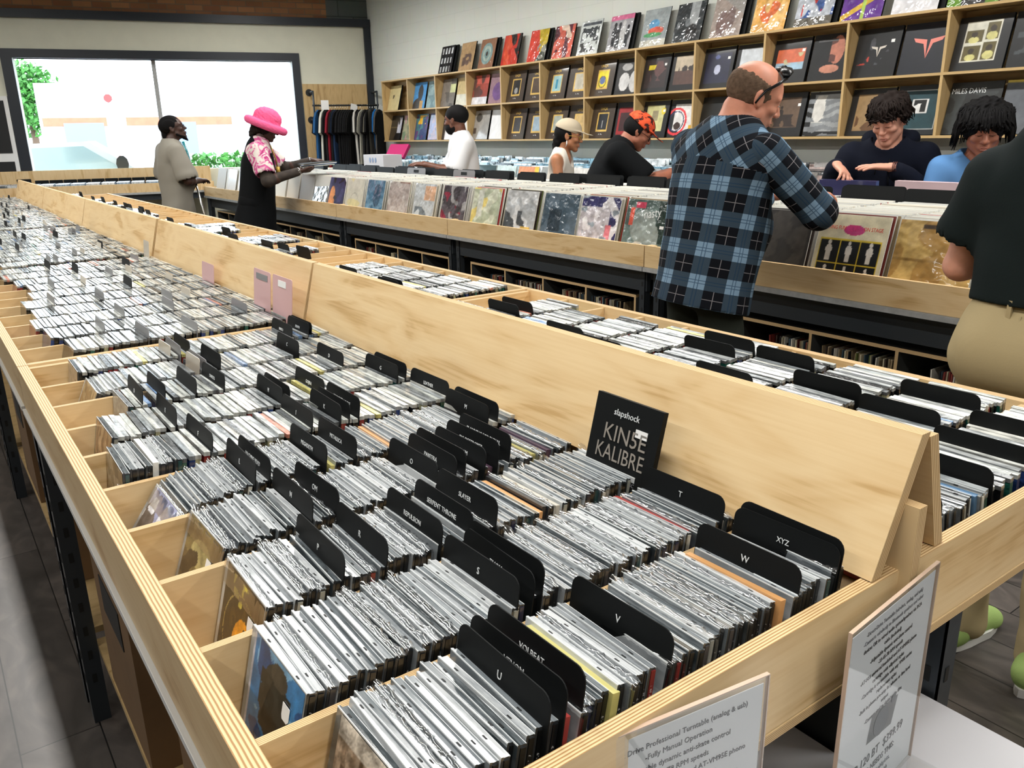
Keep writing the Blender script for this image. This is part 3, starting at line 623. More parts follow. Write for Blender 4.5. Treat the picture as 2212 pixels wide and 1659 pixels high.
# divider cards
def divider(me, x, y, lean, label, text=None, z=ZB+.001, dy=0, size=.0098, plate=False):
    o = link('divider_card', me, None, leanM(x, y+dy, lean, z, (rr.random()-.5)*3))
    if text:
        lettering(text, size if len(text) > 2 else .0120, 'text_white', o, (-.0012, 0, .134), sx=.92)
    tag(o, label, 'divider card', 'divider cards between the discs'); return o
for row in DIVS: DIVS[row] = [(x_-.022, t_) for x_, t_ in DIVS[row]]
for row in DIVS:
    for i, (x, tx) in enumerate(DIVS[row]):
        yc = divy(row)+PIT/2; lean = 9
        up = {('VENOM'): .004, 'VOLBEAT': .008, 'THOU': .0, '200 STAB WOUNDS': .008, 'METAL V/A': .006, 'PIG DESTROYER': .006, 'PLANNING FOR BURIAL': .012, 'PEELING FLESH': .006, 'SLAYER': .006, 'KNOCKED LOOSE': .006}.get(tx, 0)
        pre = 'black plastic divider card'
        me = DIVM
        if row >= 8 and i < 3: me = [DIVC, DIVG, DIVM][i]; pre = ['pale tan', 'grey', 'black'][i]+' divider card'
        lab = '%s reading %s, in the row of the %s cover' % (pre, tx, RN[row]) if tx else 'unnamed %s, %s in the row of the %s cover' % (pre, ordn(i+1), RN[row])
        divider(me, x, yc, lean, lab, tx, ZB+.001+up)
for row in RIGHT_DIVS:
    for i, x in enumerate(RIGHT_DIVS[row]):
        divider(DIVM, x, divy(row)+PIT/2, -8, 'plain black divider card, %s from the ridge in the %s compartment beyond it' % (ordn(i+1), ordn(row+1)), None)
for row in range(10, 50):
    for i in range(2 if row < 26 else 3):
        x = .28+.5*rr.random(); me = rr.choice([DIVC, DIVG, DIVG, DIVM]) if row < 30 else rr.choice([DIVC, DIVM])
        nm = {DIVC: 'pale', DIVG: 'grey', DIVM: 'black'}[me]
        divider(me, x, divy(row)+PIT/2, 8, '%s divider card, %s in the %s compartment from the end rail' % (nm, ordn(i+1), ordn(row+1)), None, dy=(rr.random()-.5)*.02)
    x = 1.05+.35*rr.random(); divider(DIVM, x, divy(row)+PIT/2, -8, 'black divider card beyond the ridge in the %s compartment' % ordn(row+1), None)
for i, (yy, h_) in enumerate(((2.42, 0), (2.255, .0))):
    o = divider(DIVP, .80, yy, 6, ['tall pink divider card standing at the ridge, the one further from the seam', 'tall pink divider card with a white strip, next to the ridge seam'][i], None, .862)
    mb = MB(); mb.box(-.001, .0, -.03 if i else -.05, .03 if i else .05, .2, .218); link('name_strip', mb.data('strip', ['white' if i else 'grey_plastic']), o)
o = divider(DIVP, .81, 3.02, 6, 'pinkish divider card with a grey strip, low against the ridge', None, .815)
o = divider(DIVC, .80, 3.86, 6, 'white card with a pink logo box standing at the ridge before the dark gap', None, .90)
# black card-sleeved album propped against the ridge
kk = empty('upright_album', M=leanM(.786, .835, 14, .953)); mb = MB(); mb.box(0, .009, -.07, .07, 0, .135); link('sleeve', mb.data('sl', ['black_plastic']), kk)
lettering('KIN5E', .036, 'silver_foil', kk, (-.0008, -.004, .068), sx=.95); lettering('KALIBRE', .034, 'silver_foil', kk, (-.0008, 0, .038), sx=.82); lettering('slapshock', .014, 'text_white', kk, (-.0008, 0, .108)); lettering('2 DISC', .008, 'text_grey', kk, (-.0008, -.03, .012))
mb = MB(); mb.box(-.001, 0, -.048, -.024, .086, .098); link('price_sticker', mb.data('st', ['white']), kk)
tag(kk, 'black album reading slapshock and KIN5E KALIBRE propped against the ridge', 'compact disc')
# ------------------------------------------------------------------ record sleeves
def sleeve_mesh(name, th, mats=('ply_edge',)): pass
plain('sleeve_white', rgb(226, 226, 218), .6, var=.06, vscale=40)
def sleevemat():
    m, t, p = nt('sleeve_side'); setp(p, None, .45, .4)
    oi = N(t, 'ShaderNodeObjectInfo')
    r = ramp(t, [(0, rgb(205, 200, 188)), (.2, rgb(60, 50, 44)), (.35, rgb(150, 130, 100)), (.5, rgb(30, 30, 32)), (.62, rgb(120, 50, 44)), (.7, rgb(200, 190, 160)), (.82, rgb(60, 80, 90)), (.9, rgb(100, 110, 60))]); r.color_ramp.interpolation = 'CONSTANT'
    t.links.new(oi.outputs['Random'], r.inputs[0]); t.links.new(r.outputs[0], p.inputs['Base Color'])
sleevemat()
LW = .315
def sleeve(name, M, th, img, label, cat='record', group=None, mat='print', body='black_plastic', w_=LW, h_=LW, par=None):
    """record sleeve standing: local x thickness towards +x, cover faces -x, bottom centre at origin"""
    mb = MB(); mb.box(0, th, -w_/2, w_/2, 0, h_); o = link(name, mb.data('sleeve', [body]), par, M)
    if img is not None: link('cover_art', cover_data('cover', img, w_-.002, h_-.002, mat), o, basis((-.0006, 0, .001), (0, -1, 0), (0, 0, 1)))
    tag(o, label, cat, group); return o

# record table: one long double-sided browser, front towards the disc browsers
TX0, TX1, TRZ = 3.03, 4.12, .905
TU = [1.12, 2.24+.78, 4.95, 6.80, 8.72, 10.72]
def rec_unit(k):
    ya, yb = TU[k], TU[k+1]-.006; t = empty('record_browser', ((TX0+TX1)/2, ya, 0)); Mi = Matrix.Translation((-(TX0+TX1)/2, -ya, 0))
    def part(nm, mb, mats): return link(nm, mb.data(nm, mats), t, Mi)
    for x0 in (TX0+.02, TX1):
        mb = MB(); mb.board((x0, ya, .795), (0, 1, 0), (0, 0, 1), yb-ya, TRZ-.795, -.02); part('side_rail', mb, ['ply_face', 'ply_edge'])
    for yy in (ya+.018, yb):
        mb = MB(); mb.board((TX0+.021, yy, .80), (1, 0, 0), (0, 0, 1), TX1-TX0-.042, TRZ-.80-.004, .018); part('end_rail', mb, ['ply_face', 'ply_edge'])
    mb = MB(); mb.box(TX0+.02, TX1-.02, ya+.018, yb-.018, .80, .815); part('tray_floor', mb, ['ply_face'])
    mb = MB(); mb.box(TX0-.012, TX1+.01, ya, yb, .772, .794); part('frame_lip', mb, ['steel_edge'])
    for xb in (TX0+.05, TX1-.075): mb = MB(); mb.box(xb, xb+.025, ya+.02, yb-.02, .655, .772); part('steel_beam', mb, ['steel'])
    for x in (TX0+.045, TX1-.085):
        for y in (ya+.03, yb-.07):
            mb = MB(); mb.box(x, x+.003, y, y+.04, 0, .78); mb.box(x, x+.04, y, y+.003, 0, .78)
            for q in range(9): mb.box(x-.0012, x+.0001, y+.014, y+.024, .12+q*.07, .145+q*.07, 1)
            part('leg', mb, ['steel', 'dark'])
    # cubby insert
    ca, cb = ya+.14, yb-.14
    mb = MB()
    mb.board((TX0+.09, ca, .60), (0, 1, 0), (1, 0, 0), cb-ca, .4, -.016, 0, 1); mb.board((TX0+.09, ca, .215), (0, 1, 0), (1, 0, 0), cb-ca, .4, -.016, 0, 1)
    n = 4; 
    for i in range(n+1): y = ca+(cb-ca-.014)*i/n; mb.board((TX0+.09, y+.014, .2), (0, 0, 1), (1, 0, 0), .4, .4, -.014, 0, 1)
    mb.box(TX0+.50, TX0+.51, ca, cb, .19, .60, 2)
    plain('grey_paint', rgb(66, 68, 66), .5) if 'grey_paint' not in MATS else None
    part('cubby_insert', mb, ['grey_paint', 'ply_edge', 'dark'])
    tag(t, ['plywood record browser nearest the camera, in front of the person in khakis', 'plywood record browser beside the man in the plaid shirt', 'plywood record browser with the half-empty cubbies below', 'plywood record browser by the shopper in the pink hat', 'plywood record browser at the window end, bleached by daylight'][k], 'display bin', 'record browsers end to end')
    # records stored low
    rg = random.Random(50+k)
    fill = {0: [(.35, 1), (.1, 1), (.45, 1), (0, 1)], 1: [(.0, .65), (.35, 1), (.12, 1), (.5, 1)], 2: [(9, 9), (9, 9), (.62, 1), (.42, .75)], 3: [(9, 9), (.3, .5), (.2, .6), (.3, .6)], 4: [(9, 9)]*4}[k]
    cw = (cb-ca-.014)/n
    for i in range(n):
        a, b = fill[n-1-i] if False else fill[i]
        if a > 5: continue
        # y runs away from the camera; the fill is measured from the far side
        y1 = ca+cw*(i+1)-.016; y0 = ca+cw*i+.016; yy = y1-(y1-y0)*a if a < 1 else y1; yend = y1-(y1-y0)*b; j = 0; first = True
        while yy > max(yend, y0)+.004:
            th = .0035+.003*rg.random(); ln = rg.uniform(-2.5, 3) if j else 4
            M = Matrix.Translation((TX0+.115+.03*rg.random(), yy, .235)) @ Matrix.Rotation(math.radians(-ln), 4, 'X')
            LOW.append((M, th, k, i, j)); yy -= th*1.25; j += 1
LOW = []
for k in range(5): rec_unit(k)
mb = MB(); mb.box(0, .31, -.0021, .0021, 0, .312); LOWM = mb.data('stored_record', ['sleeve_side'])
LOW.sort(key=lambda q: (q[0].translation-camp).length)
tag_low = 0
lowstuff = MB()
rg = random.Random(5)
for q, (M, th, k, i, j) in enumerate(LOW):
    if q < 95:
        o = link('stored_record', LOWM, None, M @ Matrix.Diagonal((1, th/.0042, 1, 1)))
        tag(o, 'stored record, %s from the far side of cubby %s, %s' % (ordn(j+1), 'one two three four'.split()[i], ['khaki-side browser', 'plaid-side browser', 'half-empty browser', 'pink-hat browser'][k]), 'record', 'records stored in the low cubbies')
    else:
        lowstuff.obox(M @ Matrix.Translation((.155, 0, .156)), .31, th, .312, 0, rgb(*rg.choice([(205, 200, 188), (60, 50, 44), (150, 130, 100), (30, 30, 32), (120, 50, 44), (200, 190, 160), (60, 80, 90)])))
if lowstuff.v: tag(link('stored_records', lowstuff.data('low', ['case_stuff'])), 'records packed in the low cubbies further along', 'records', None, 'stuff')

# front records of the table: (y centre, x bottom, lean, art, film, label)
F = [
 (1.58, 3.085, 16, paint((196, 164, 100), [('n', (170, 134, 76), .55, 6), ('r', (150, 118, 66), 0, .5, 1, .53), ('r', (70, 54, 34), .3, .9, .7, .94)], 34, .06, 21), 'print_film', 'tan record in clear film beside the arm of the person in khakis'),
 (1.93, 3.085, 14, paint((214, 206, 176), [('r', (206, 182, 60), .06, 0, .94, .68), ('r', (24, 24, 24), .07, .36, .355, .66), ('r', (24, 24, 24), .365, .36, .645, .66), ('r', (24, 24, 24), .655, .36, .93, .66), ('r', (24, 24, 24), .07, .02, .355, .35), ('r', (24, 24, 24), .365, .02, .645, .35), ('r', (24, 24, 24), .655, .02, .93, .35), ('fig', (206, 202, 194), .21, .38, .27), ('fig', (206, 202, 194), .5, .38, .27), ('fig', (206, 202, 194), .8, .38, .27), ('fig', (206, 202, 194), .21, .08, .24), ('fig', (206, 202, 194), .5, .08, .24), ('fig', (206, 202, 194), .8, .08, .24), ('e', (190, 60, 120), .52, .8, .15, .07)], 48, .05, 22), 'print_gloss', 'cream record with six framed singers reading HAVING FUN ON STAGE'),
 (2.28, 3.085, 14, paint((50, 48, 46), [('n', (66, 62, 58), .5, 8)], 20, .1, 41), 'print', 'record painted shade-dark between the plaid shirt and the cream six-singer record'),  # dark cover paints the gap shaded by the arm
 (2.66, 3.085, 14, paint((40, 40, 42), [('n', (80, 74, 66), .6, 8)], 20, .1, 42), 'print', 'black record mostly behind the man in the plaid shirt'),
 (3.118, 3.085, 14, paint((104, 122, 118), [('n', (74, 92, 88), .55, 6), ('e', (146, 156, 152), .45, .55, .3, .28), ('e', (206, 202, 192), .4, .1, .2, .2), ('r', (220, 90, 70), .1, .55, .2, .85), ('r', (200, 60, 90), .22, .86, .45, .95), ('r', (30, 50, 42), .75, .3, 1, 1), ('e', (150, 160, 156), .7, .35, .16, .25)], 36, .06, 23), 'print_film', 'grey-green record reading nasty beside the plaid shirt'),
 (3.483, 3.085, 14, paint((196, 190, 196), [('r', (52, 50, 100), 0, .8, 1, 1), ('r', (60, 56, 104), .78, .1, 1, .9), ('ring', (60, 120, 190), .84, .78, 0, .06), ('n', (236, 232, 236), .6, 8), ('r', (214, 120, 130), .7, .1, .85, .5), ('n', (150, 160, 170), .7, 9)], 34, .1, 24), 'print_film', 'white and violet crinkled record with a blue ring, next to the nasty record'),
 (3.828, 3.085, 14, paint((66, 84, 98), [('n', (88, 104, 118), .55, 6), ('r', (40, 54, 66), .2, .3, .55, .7), ('d', (96, 110, 124), 1, -.4, .8)], 30, .07, 25), 'print_film', 'slate-blue record in shiny film, left of the white and violet one'),
 (4.22, 3.085, 14, paint((214, 216, 218), [('n', (176, 180, 184), .5, 6), ('nr', (70, 74, 78), .5, 9, 0, .05, .7, .6), ('r', (216, 178, 84), .58, .02, .88, .3), ('r', (190, 192, 194), .0, .86, 1, 1)], 34, .07, 26), 'print_film', 'misty white record with a gold hype sticker at its corner'),
 (4.62, 3.09, 14, paint((176, 184, 160), [('n', (208, 212, 190), .55, 6), ('n', (222, 202, 120), .76, 5), ('r', (210, 212, 200), .2, .4, .4, .95)], 30, .06, 27), 'print_film', 'pale green record in crinkled film, left of the gold-stickered one'),
 (5.02, 3.09, 14, paint((88, 80, 88), [('n', (62, 56, 62), .5, 7), ('n', (130, 40, 60), .78, 6), ('n', (160, 158, 160), .72, 9)], 30, .1, 28), 'print_film', 'dark maroon-grey record under glittering film'),
 (5.44, 3.09, 14, paint((196, 202, 206), [('r', (220, 176, 144), .5, .6, 1, .95), ('nr', (120, 130, 138), .5, 8, .1, .05, .9, .45)], 30, .06, 29), 'print_film', 'pale grey record with a peach block at its top corner'),
 (5.84, 3.09, 14, paint((196, 188, 184), [('n', (178, 166, 162), .5, 5), ('r', (150, 120, 110), .5, .95, 1, 1)], 26, .05, 30), 'print_film', 'plain dusty-pink record in folded film'),
 (6.24, 3.09, 14, paint((104, 144, 172), [('n', (78, 120, 150), .5, 6), ('e', (60, 90, 116), .6, .6, .2, .3), ('r', (220, 230, 236), .2, .15, .5, .2)], 28, .06, 31), 'print_film', 'blue record of a hazy figure, right of the browser seam'),
 (6.62, 3.09, 14, paint((206, 204, 190), [('ring', (150, 148, 140), .5, .4, .2, .215), ('n', (214, 206, 160), .78, 4)], 28, .03, 32), 'print', 'plain off-white record with a thin arc, over the browser seam'),
 (7.00, 3.09, 16, paint((52, 48, 84), [('n', (70, 66, 110), .6, 6), ('e', (210, 140, 80), .25, .35, .18, .4), ('n', (40, 34, 40), .7, 8)], 28, .08, 33), 'print', 'night-blue record with an orange figure'),
 (7.36, 3.09, 18, paint((96, 96, 92), [('n', (60, 60, 58), .5, 8), ('n', (150, 150, 146), .7, 8)], 24, .1, 34), 'print_film', 'dark grey photo record, left of the night-blue one'),
 (7.70, 3.10, 20, paint((44, 40, 54), [('n', (66, 60, 74), .6, 8)], 20, .1, 35), 'print_film', 'near-black record under the hatted shopper\'s armful'),
 (9.10, 3.09, 14, paint((40, 40, 52), [('d', (120, 150, 210), 1, .5, 1.0)], 20, .05, 36), 'print', 'black and blue record glimpsed between the two shoppers at the window end'),
 (9.50, 3.09, 14, paint((236, 236, 236), (), 8, .02, 37), 'print', 'record painted glare-white at the window end, right of the black and blue one'),  # this cover and the next are painted white as window glare
 (9.90, 3.09, 14, paint((230, 232, 234), (), 8, .02, 38), 'print', 'record painted glare-white furthest along the window end'),
]
for i, (y, x, ln, img, mt, lb) in enumerate(F):
    o = sleeve('record_sleeve', leanM(x, y, ln, .816, (random.random()-.5)*4), .0035, img, lb, 'record', 'front records on the browsers', mt, 'sleeve_white')
    if i == 1:
        lettering('HAVING FUN', .022, 'red_paint', o, (-.0015, .085, .252), sx=.8); lettering('ON STAGE', .022, 'red_paint', o, (-.0015, -.09, .252), sx=.8)
        lettering('ELVIS', .036, 'pink_ink' if 'pink_ink' in MATS else plain('pink_ink', rgb(196, 40, 110), .5).name, o, (-.0015, -.004, .248), sx=.62)
    if i == 4: lettering('nasty', .07, 'text_white', o, (-.0015, -.045, .225), u=(0, .15, 1), r=(0, -1, .15), sx=.85); mb = MB(); mb.box(-.001, 0, -.14, -.11, .17, .186); link('price_sticker', mb.data('s', ['white']), o)
# records stacked behind the fronts, column by column
cols = [f[0] for f in F]
COLS = [1.23, 1.58, 1.93, 2.28, 2.66, 3.118, 3.483, 3.828, 4.22, 4.62, 5.02, 5.44, 5.84, 6.24, 6.62, 7.00, 7.36, 7.70, 8.05, 8.40, 8.95, 9.3, 9.65, 10.0, 10.35]
mb = MB(); mb.box(0, .0042, -LW/2, LW/2, 0, LW); SLM = mb.data('racked_record', ['sleeve_white'])
mb = MB(); mb.box(0, .0042, -LW/2, LW/2, 0, LW); SLC = mb.data('racked_record', ['sleeve_side'])
tops = []; rg = random.Random(21)
for ci, cy_ in enumerate(COLS):
    x = 3.10+.0055; j = 0; ln = 14
    while x < 3.74:
        tops.append((x, cy_+(rg.random()-.5)*.012, ln, ci, j)); x += .0065+.002*rg.random()+(.02 if rg.random() < .02 else 0); ln = 14-4*min(1, j/60)+rg.random()*1.2; j += 1
tops.sort(key=lambda q: (q[0]-0)**2+(q[1])**2)
ref = ['person in khakis', 'tan film record', 'six-singer record', 'shade-dark record by the plaid shirt', 'black record by the plaid shirt', 'nasty record', 'white and violet record', 'slate-blue record', 'gold-stickered record', 'pale green record', 'maroon-grey record', 'peach-block record', 'dusty-pink record', 'hazy blue record', 'off-white arc record', 'night-blue record', 'dark grey photo record', 'near-black record'] + ['window end record']*7
st = MB(); ni = 0; per = {}
WCOL = [(232, 232, 224), (222, 222, 214), (212, 212, 206), (236, 234, 224), (200, 200, 196), (226, 220, 204)]
for (x, y, ln, ci, j) in tops:
    M = leanM(x, y, ln, .816+rg.random()*.006, (rg.random()-.5)*1.5)
    if ci in (1, 5, 0, 6, 7, 2, 3, 4) and ni < 85 and j % 3 == 0 and j < 60 or (j < 3 and ci < 9 and ni < 110):
        o = link('racked_record', SLC if j < 4 and rg.random() < .8 else SLM, None, M); ni += 1
        tag(o, 'upright racked record, %s behind the %s' % (ordn(j+1), ref[ci]), 'record', 'records racked in the browsers')
    else:
        c = rgb(*rg.choice(WCOL)); 
        if rg.random() < .05: c = rgb(*rg.choice([(60, 50, 40), (180, 60, 60), (120, 110, 100)]))
        st.obox(M @ Matrix.Translation((.0025, 0, LW/2)), .0048, LW, LW, 0, c)
# far side of the table, facing the aisle beyond
for ci, cy_ in enumerate(COLS):
    for q in range(26):
        M = leanM(3.90+q*.0075, cy_, -9, .816, 0); c = rgb(*rg.choice(WCOL+[(150, 150, 150), (90, 90, 96), (60, 60, 62)]))
        st.obox(M @ Matrix.Translation((0, 0, LW/2)), .005, LW, LW, 0, c)
def recmat():
    m, t, p = nt('record_stuff'); setp(p, None, .55, .3)
    a = N(t, 'ShaderNodeAttribute'); a.attribute_name = 'Col'; t.links.new(a.outputs['Color'], p.inputs['Base Color'])
recmat()
tag(link('racked_records', st.data('racked', ['record_stuff'])), 'white-sleeved records packed along the record browsers', 'records', None, 'stuff')
# tall black header cards along the middle of the table
mb = MB(); mb.prism(rrect(.33, .362, .02), .0016); BIGD = mb.data('divider', ['black_plastic'])
mb = MB(); mb.prism(rrect(.33, .372, .02), .0016); BIGG = mb.data('divider', ['grey_plastic'])
for ci, cy_ in enumerate(COLS):
    for q in range(2 if ci % 3 else 3):
        x = 3.775+.034*q; grey = (ci, q) in ((5, 0), (12, 0), (14, 0))
        o = link('header_card', BIGG if grey else BIGD, None, leanM(x-(.02 if grey else 0), cy_+(rg.random()-.5)*.05+(.08 if grey else 0), 7, .816+(0 if grey else rg.random()*.018)))
        if grey:
            mb = MB(); mb.box(-.001, 0, -.045, .045, .33, .355); link('name_strip', mb.data('ns', ['black_plastic']), o)
        tag(o, '%s header card, %s of its pile, behind the %s' % ('grey' if grey else 'black', ordn(q+1), ref[ci])+(', column %d' % ci if ci > 17 else ''), 'divider card', 'tall header cards in the record browsers')
# records pulled up by the boy, violet-blue and pink tops
o = sleeve('record_sleeve', leanM(3.99, 2.50, -4, .890, 3), .03, None, 'thick violet-blue record set pulled up between the boy\'s hands', 'record', 'front records on the browsers', 'print', plain('violet_ink', rgb(58, 58, 96), .3, coat=.6).name)
o = sleeve('record_sleeve', leanM(4.02, 2.10, -4, .895, -2), .03, None, 'pale pink-topped record beside the violet-blue one', 'record', 'front records on the browsers', 'print', plain('pale_pink', rgb(206, 180, 184), .35).name)

# ------------------------------------------------------------------ wall shelves with leaning records
SX, SXB = 5.30, 5.495
PX = .671; SY = [10.15-PX*k for k in range(14)]
t = empty('wall_shelf', (SX, 8, 1.39)); Mi = Matrix.Translation((-SX, -8, -1.39))
yA, yB = SY[0]+.02, SY[-1]
for z in (1.393, 1.765, 2.133):
    mb = MB(); mb.board((SX, yB, z+.016), (0, 1, 0), (1, 0, 0), yA-yB, SXB-SX, .016); link('shelf_board', mb.data('sb', ['ply_shelf', 'ply_shelf']), t, Mi)
for k in range(14):
    mb = MB(); mb.board((SX+.001, SY[k]+.009, 1.409), (0, 0, 1), (1, 0, 0), .726, SXB-SX-.002, -.018); link('upright', mb.data('up', ['ply_shelf', 'ply_shelf']), t, Mi)
mb = MB(); mb.box(SXB-.008, SXB-.002, yB, yA, 1.409, 2.133); link('back_panel', mb.data('bp', ['ply_shelf']), t, Mi)
tag(t, 'long two-tier plywood wall shelf of leaning records', 'shelf')
B_ = (30, 27, 24); DK = (22, 24, 27)
def uh(inner, ops=(), seed=0): return paint((62, 50, 40), [('r', (212, 176, 92), .27, .2, .76, .74), ('r', inner, .31, .24, .72, .70)]+list(ops), 34, .05, seed)
def bk(x0, y0, x1, y1, inner, ops=(), seed=0): return paint(DK, [('r', inner, x0, y0, x1, y1)]+list(ops)+[('r', (190, 170, 90), 0, .975, 1, 1)], 34, .05, seed)
ROWA = [ # upper tier, from the far end, two per cell
 [(paint((206, 190, 140), [('nr', (60, 50, 34), .5, 8, .36, .4, .64, .62)], 28, .03, 1), 'cream album with a small scribble, alone in the first upper cubby'), None],
 [(paint((64, 140, 200), [('e', (44, 46, 52), .4, .1, .4, .3), ('e', (46, 48, 54), .55, .6, .2, .3), ('r', (190, 150, 90), .55, 0, .8, .3)], 28, .05, 2), 'sky-blue album with a dark head shape'), (paint((140, 166, 170), [('n', (112, 140, 146), .5, 6)], 20, .05, 3), 'misty blue-grey album beside the sky-blue one')],
 [(paint((84, 80, 76), [('n', (116, 110, 104), .5, 5), ('r', (196, 200, 150), .6, .5, 1, .8)], 24, .05, 4), 'grey album half hidden by a kraft one'), (paint((200, 180, 132), [('r', (214, 214, 200), 0, 0, 1, .4)], 20, .04, 5), 'kraft-coloured album with a pale lower half')],
 [(paint((150, 70, 60), [('r', (190, 90, 80), 0, .7, 1, 1), ('n', (90, 60, 58), .5, 6), ('r', (214, 214, 220), 0, 0, 1, .25)], 28, .06, 6), 'brick-red album with a dark crowd shape'), (paint((150, 120, 130), [('e', (110, 80, 130), .5, .4, .3, .3)], 24, .05, 7), 'mauve album with a purple disc')],
 [(uh((30, 32, 36), [('e', (150, 150, 150), .52, .36, .1, .1)], 8), 'brown boxed record with a black-and-white inset'), (uh((70, 54, 40), (), 9), 'brown boxed record with a sepia inset')],
 [(uh((150, 190, 194), [('r', (40, 130, 160), .45, .32, .56, .6)], 10), 'brown boxed record with an aqua inset and blue figure'), (uh((190, 184, 166), [('nr', (100, 100, 96), .5, 9, .31, .26, .72, .5)], 11), 'brown boxed record with a pale town inset')],
 [(uh((222, 206, 40), [('e', (90, 110, 160), .5, .45, .12, .12), ('ring', (120, 90, 40), .5, .4, .14, .17)], 12), 'brown boxed record with a bright yellow inset'), (bk(.05, .12, .95, .85, (40, 40, 42), [('e', (200, 200, 200), .35, .35, .2, .25), ('e', (190, 190, 190), .75, .35, .2, .3), ('e', (170, 170, 170), .4, .75, .2, .1)], 13), 'black boxed record of a turbaned player in white')],
 [(bk(.1, .12, .9, .85, (44, 34, 36), [('r', (210, 190, 50), .2, .6, .5, .72), ('nr', (90, 60, 60), .5, 6, .3, .3, .9, .8)], 14), 'dark boxed record with yellow block capitals'), (bk(.12, .15, .9, .88, (186, 172, 150), [('r', (84, 62, 56), .12, .15, .9, .5), ('nr', (50, 44, 42), .45, 10, .25, .5, .8, .66)], 15), 'boxed record with five small silhouettes on a hill')],
 [(bk(.1, .12, .9, .85, (30, 34, 60), [('e', (190, 196, 220), .5, .45, .1, .12), ('e', (80, 90, 140), .45, .75, .08, .05)], 16), 'navy boxed record with a pale crouching figure'), (bk(.12, .15, .95, .88, (200, 206, 212), (), 17), 'boxed record with a plain white-blue inset above the bald head')],
 [(bk(.12, .3, .88, .75, (206, 104, 70), [('r', (150, 180, 200), .12, .3, .88, .45), ('nr', (190, 180, 140), .5, 9, .14, .42, .86, .66)], 18), 'boxed record with an orange and blue cartoon strip'), (paint(DK, [('e', (180, 116, 96), .62, .65, .17, .3), ('nr', (90, 56, 50), .55, 7, .45, .4, .6, .9), ('e', (190, 130, 108), .5, .25, .24, .09), ('r', (90, 90, 92), .12, .84, .6, .88)], 40, .06, 19), 'black boxed record of a man\'s face resting on his hand')],
 [(paint((20, 22, 25), [('nr', (60, 60, 66), .6, 9, .3, .5, .9, .95), ('nr', (170, 60, 50), .55, 9, .1, .26, .36, .42), ('nr', (70, 74, 80), .6, 9, .5, .25, .8, .5)], 40, .06, 20), 'black boxed record with a small silver winged letter'), (paint((22, 26, 36), (), 12, .04, 21), 'navy boxed record with a pink winged letter')],
 [(paint(DK, [('r', (214, 212, 196), .16, .16, .82, .9), ('r', (90, 80, 40), .19, .52, .5, .74), ('r', (90, 80, 40), .55, .56, .79, .86), ('r', (90, 80, 40), .19, .19, .5, .46), ('r', (90, 80, 40), .54, .19, .79, .5), ('e', (206, 200, 130), .34, .56, .1, .06), ('e', (206, 200, 130), .67, .62, .1, .08), ('e', (206, 200, 130), .34, .24, .1, .06), ('e', (206, 200, 130), .67, .27, .1, .08), ('e', (50, 40, 24), .34, .66, .06, .05), ('e', (50, 40, 24), .67, .75, .06, .06), ('e', (50, 40, 24), .34, .36, .06, .05), ('e', (50, 40, 24), .67, .4, .06, .06)], 48, .05, 22), 'black boxed record with four sepia portraits'), (paint(DK, [('nr', (60, 66, 70), .6, 8, .1, .1, .9, .9)], 30, .06, 23), 'black boxed record at the edge of the frame, upper tier')],
 [None, None],
]
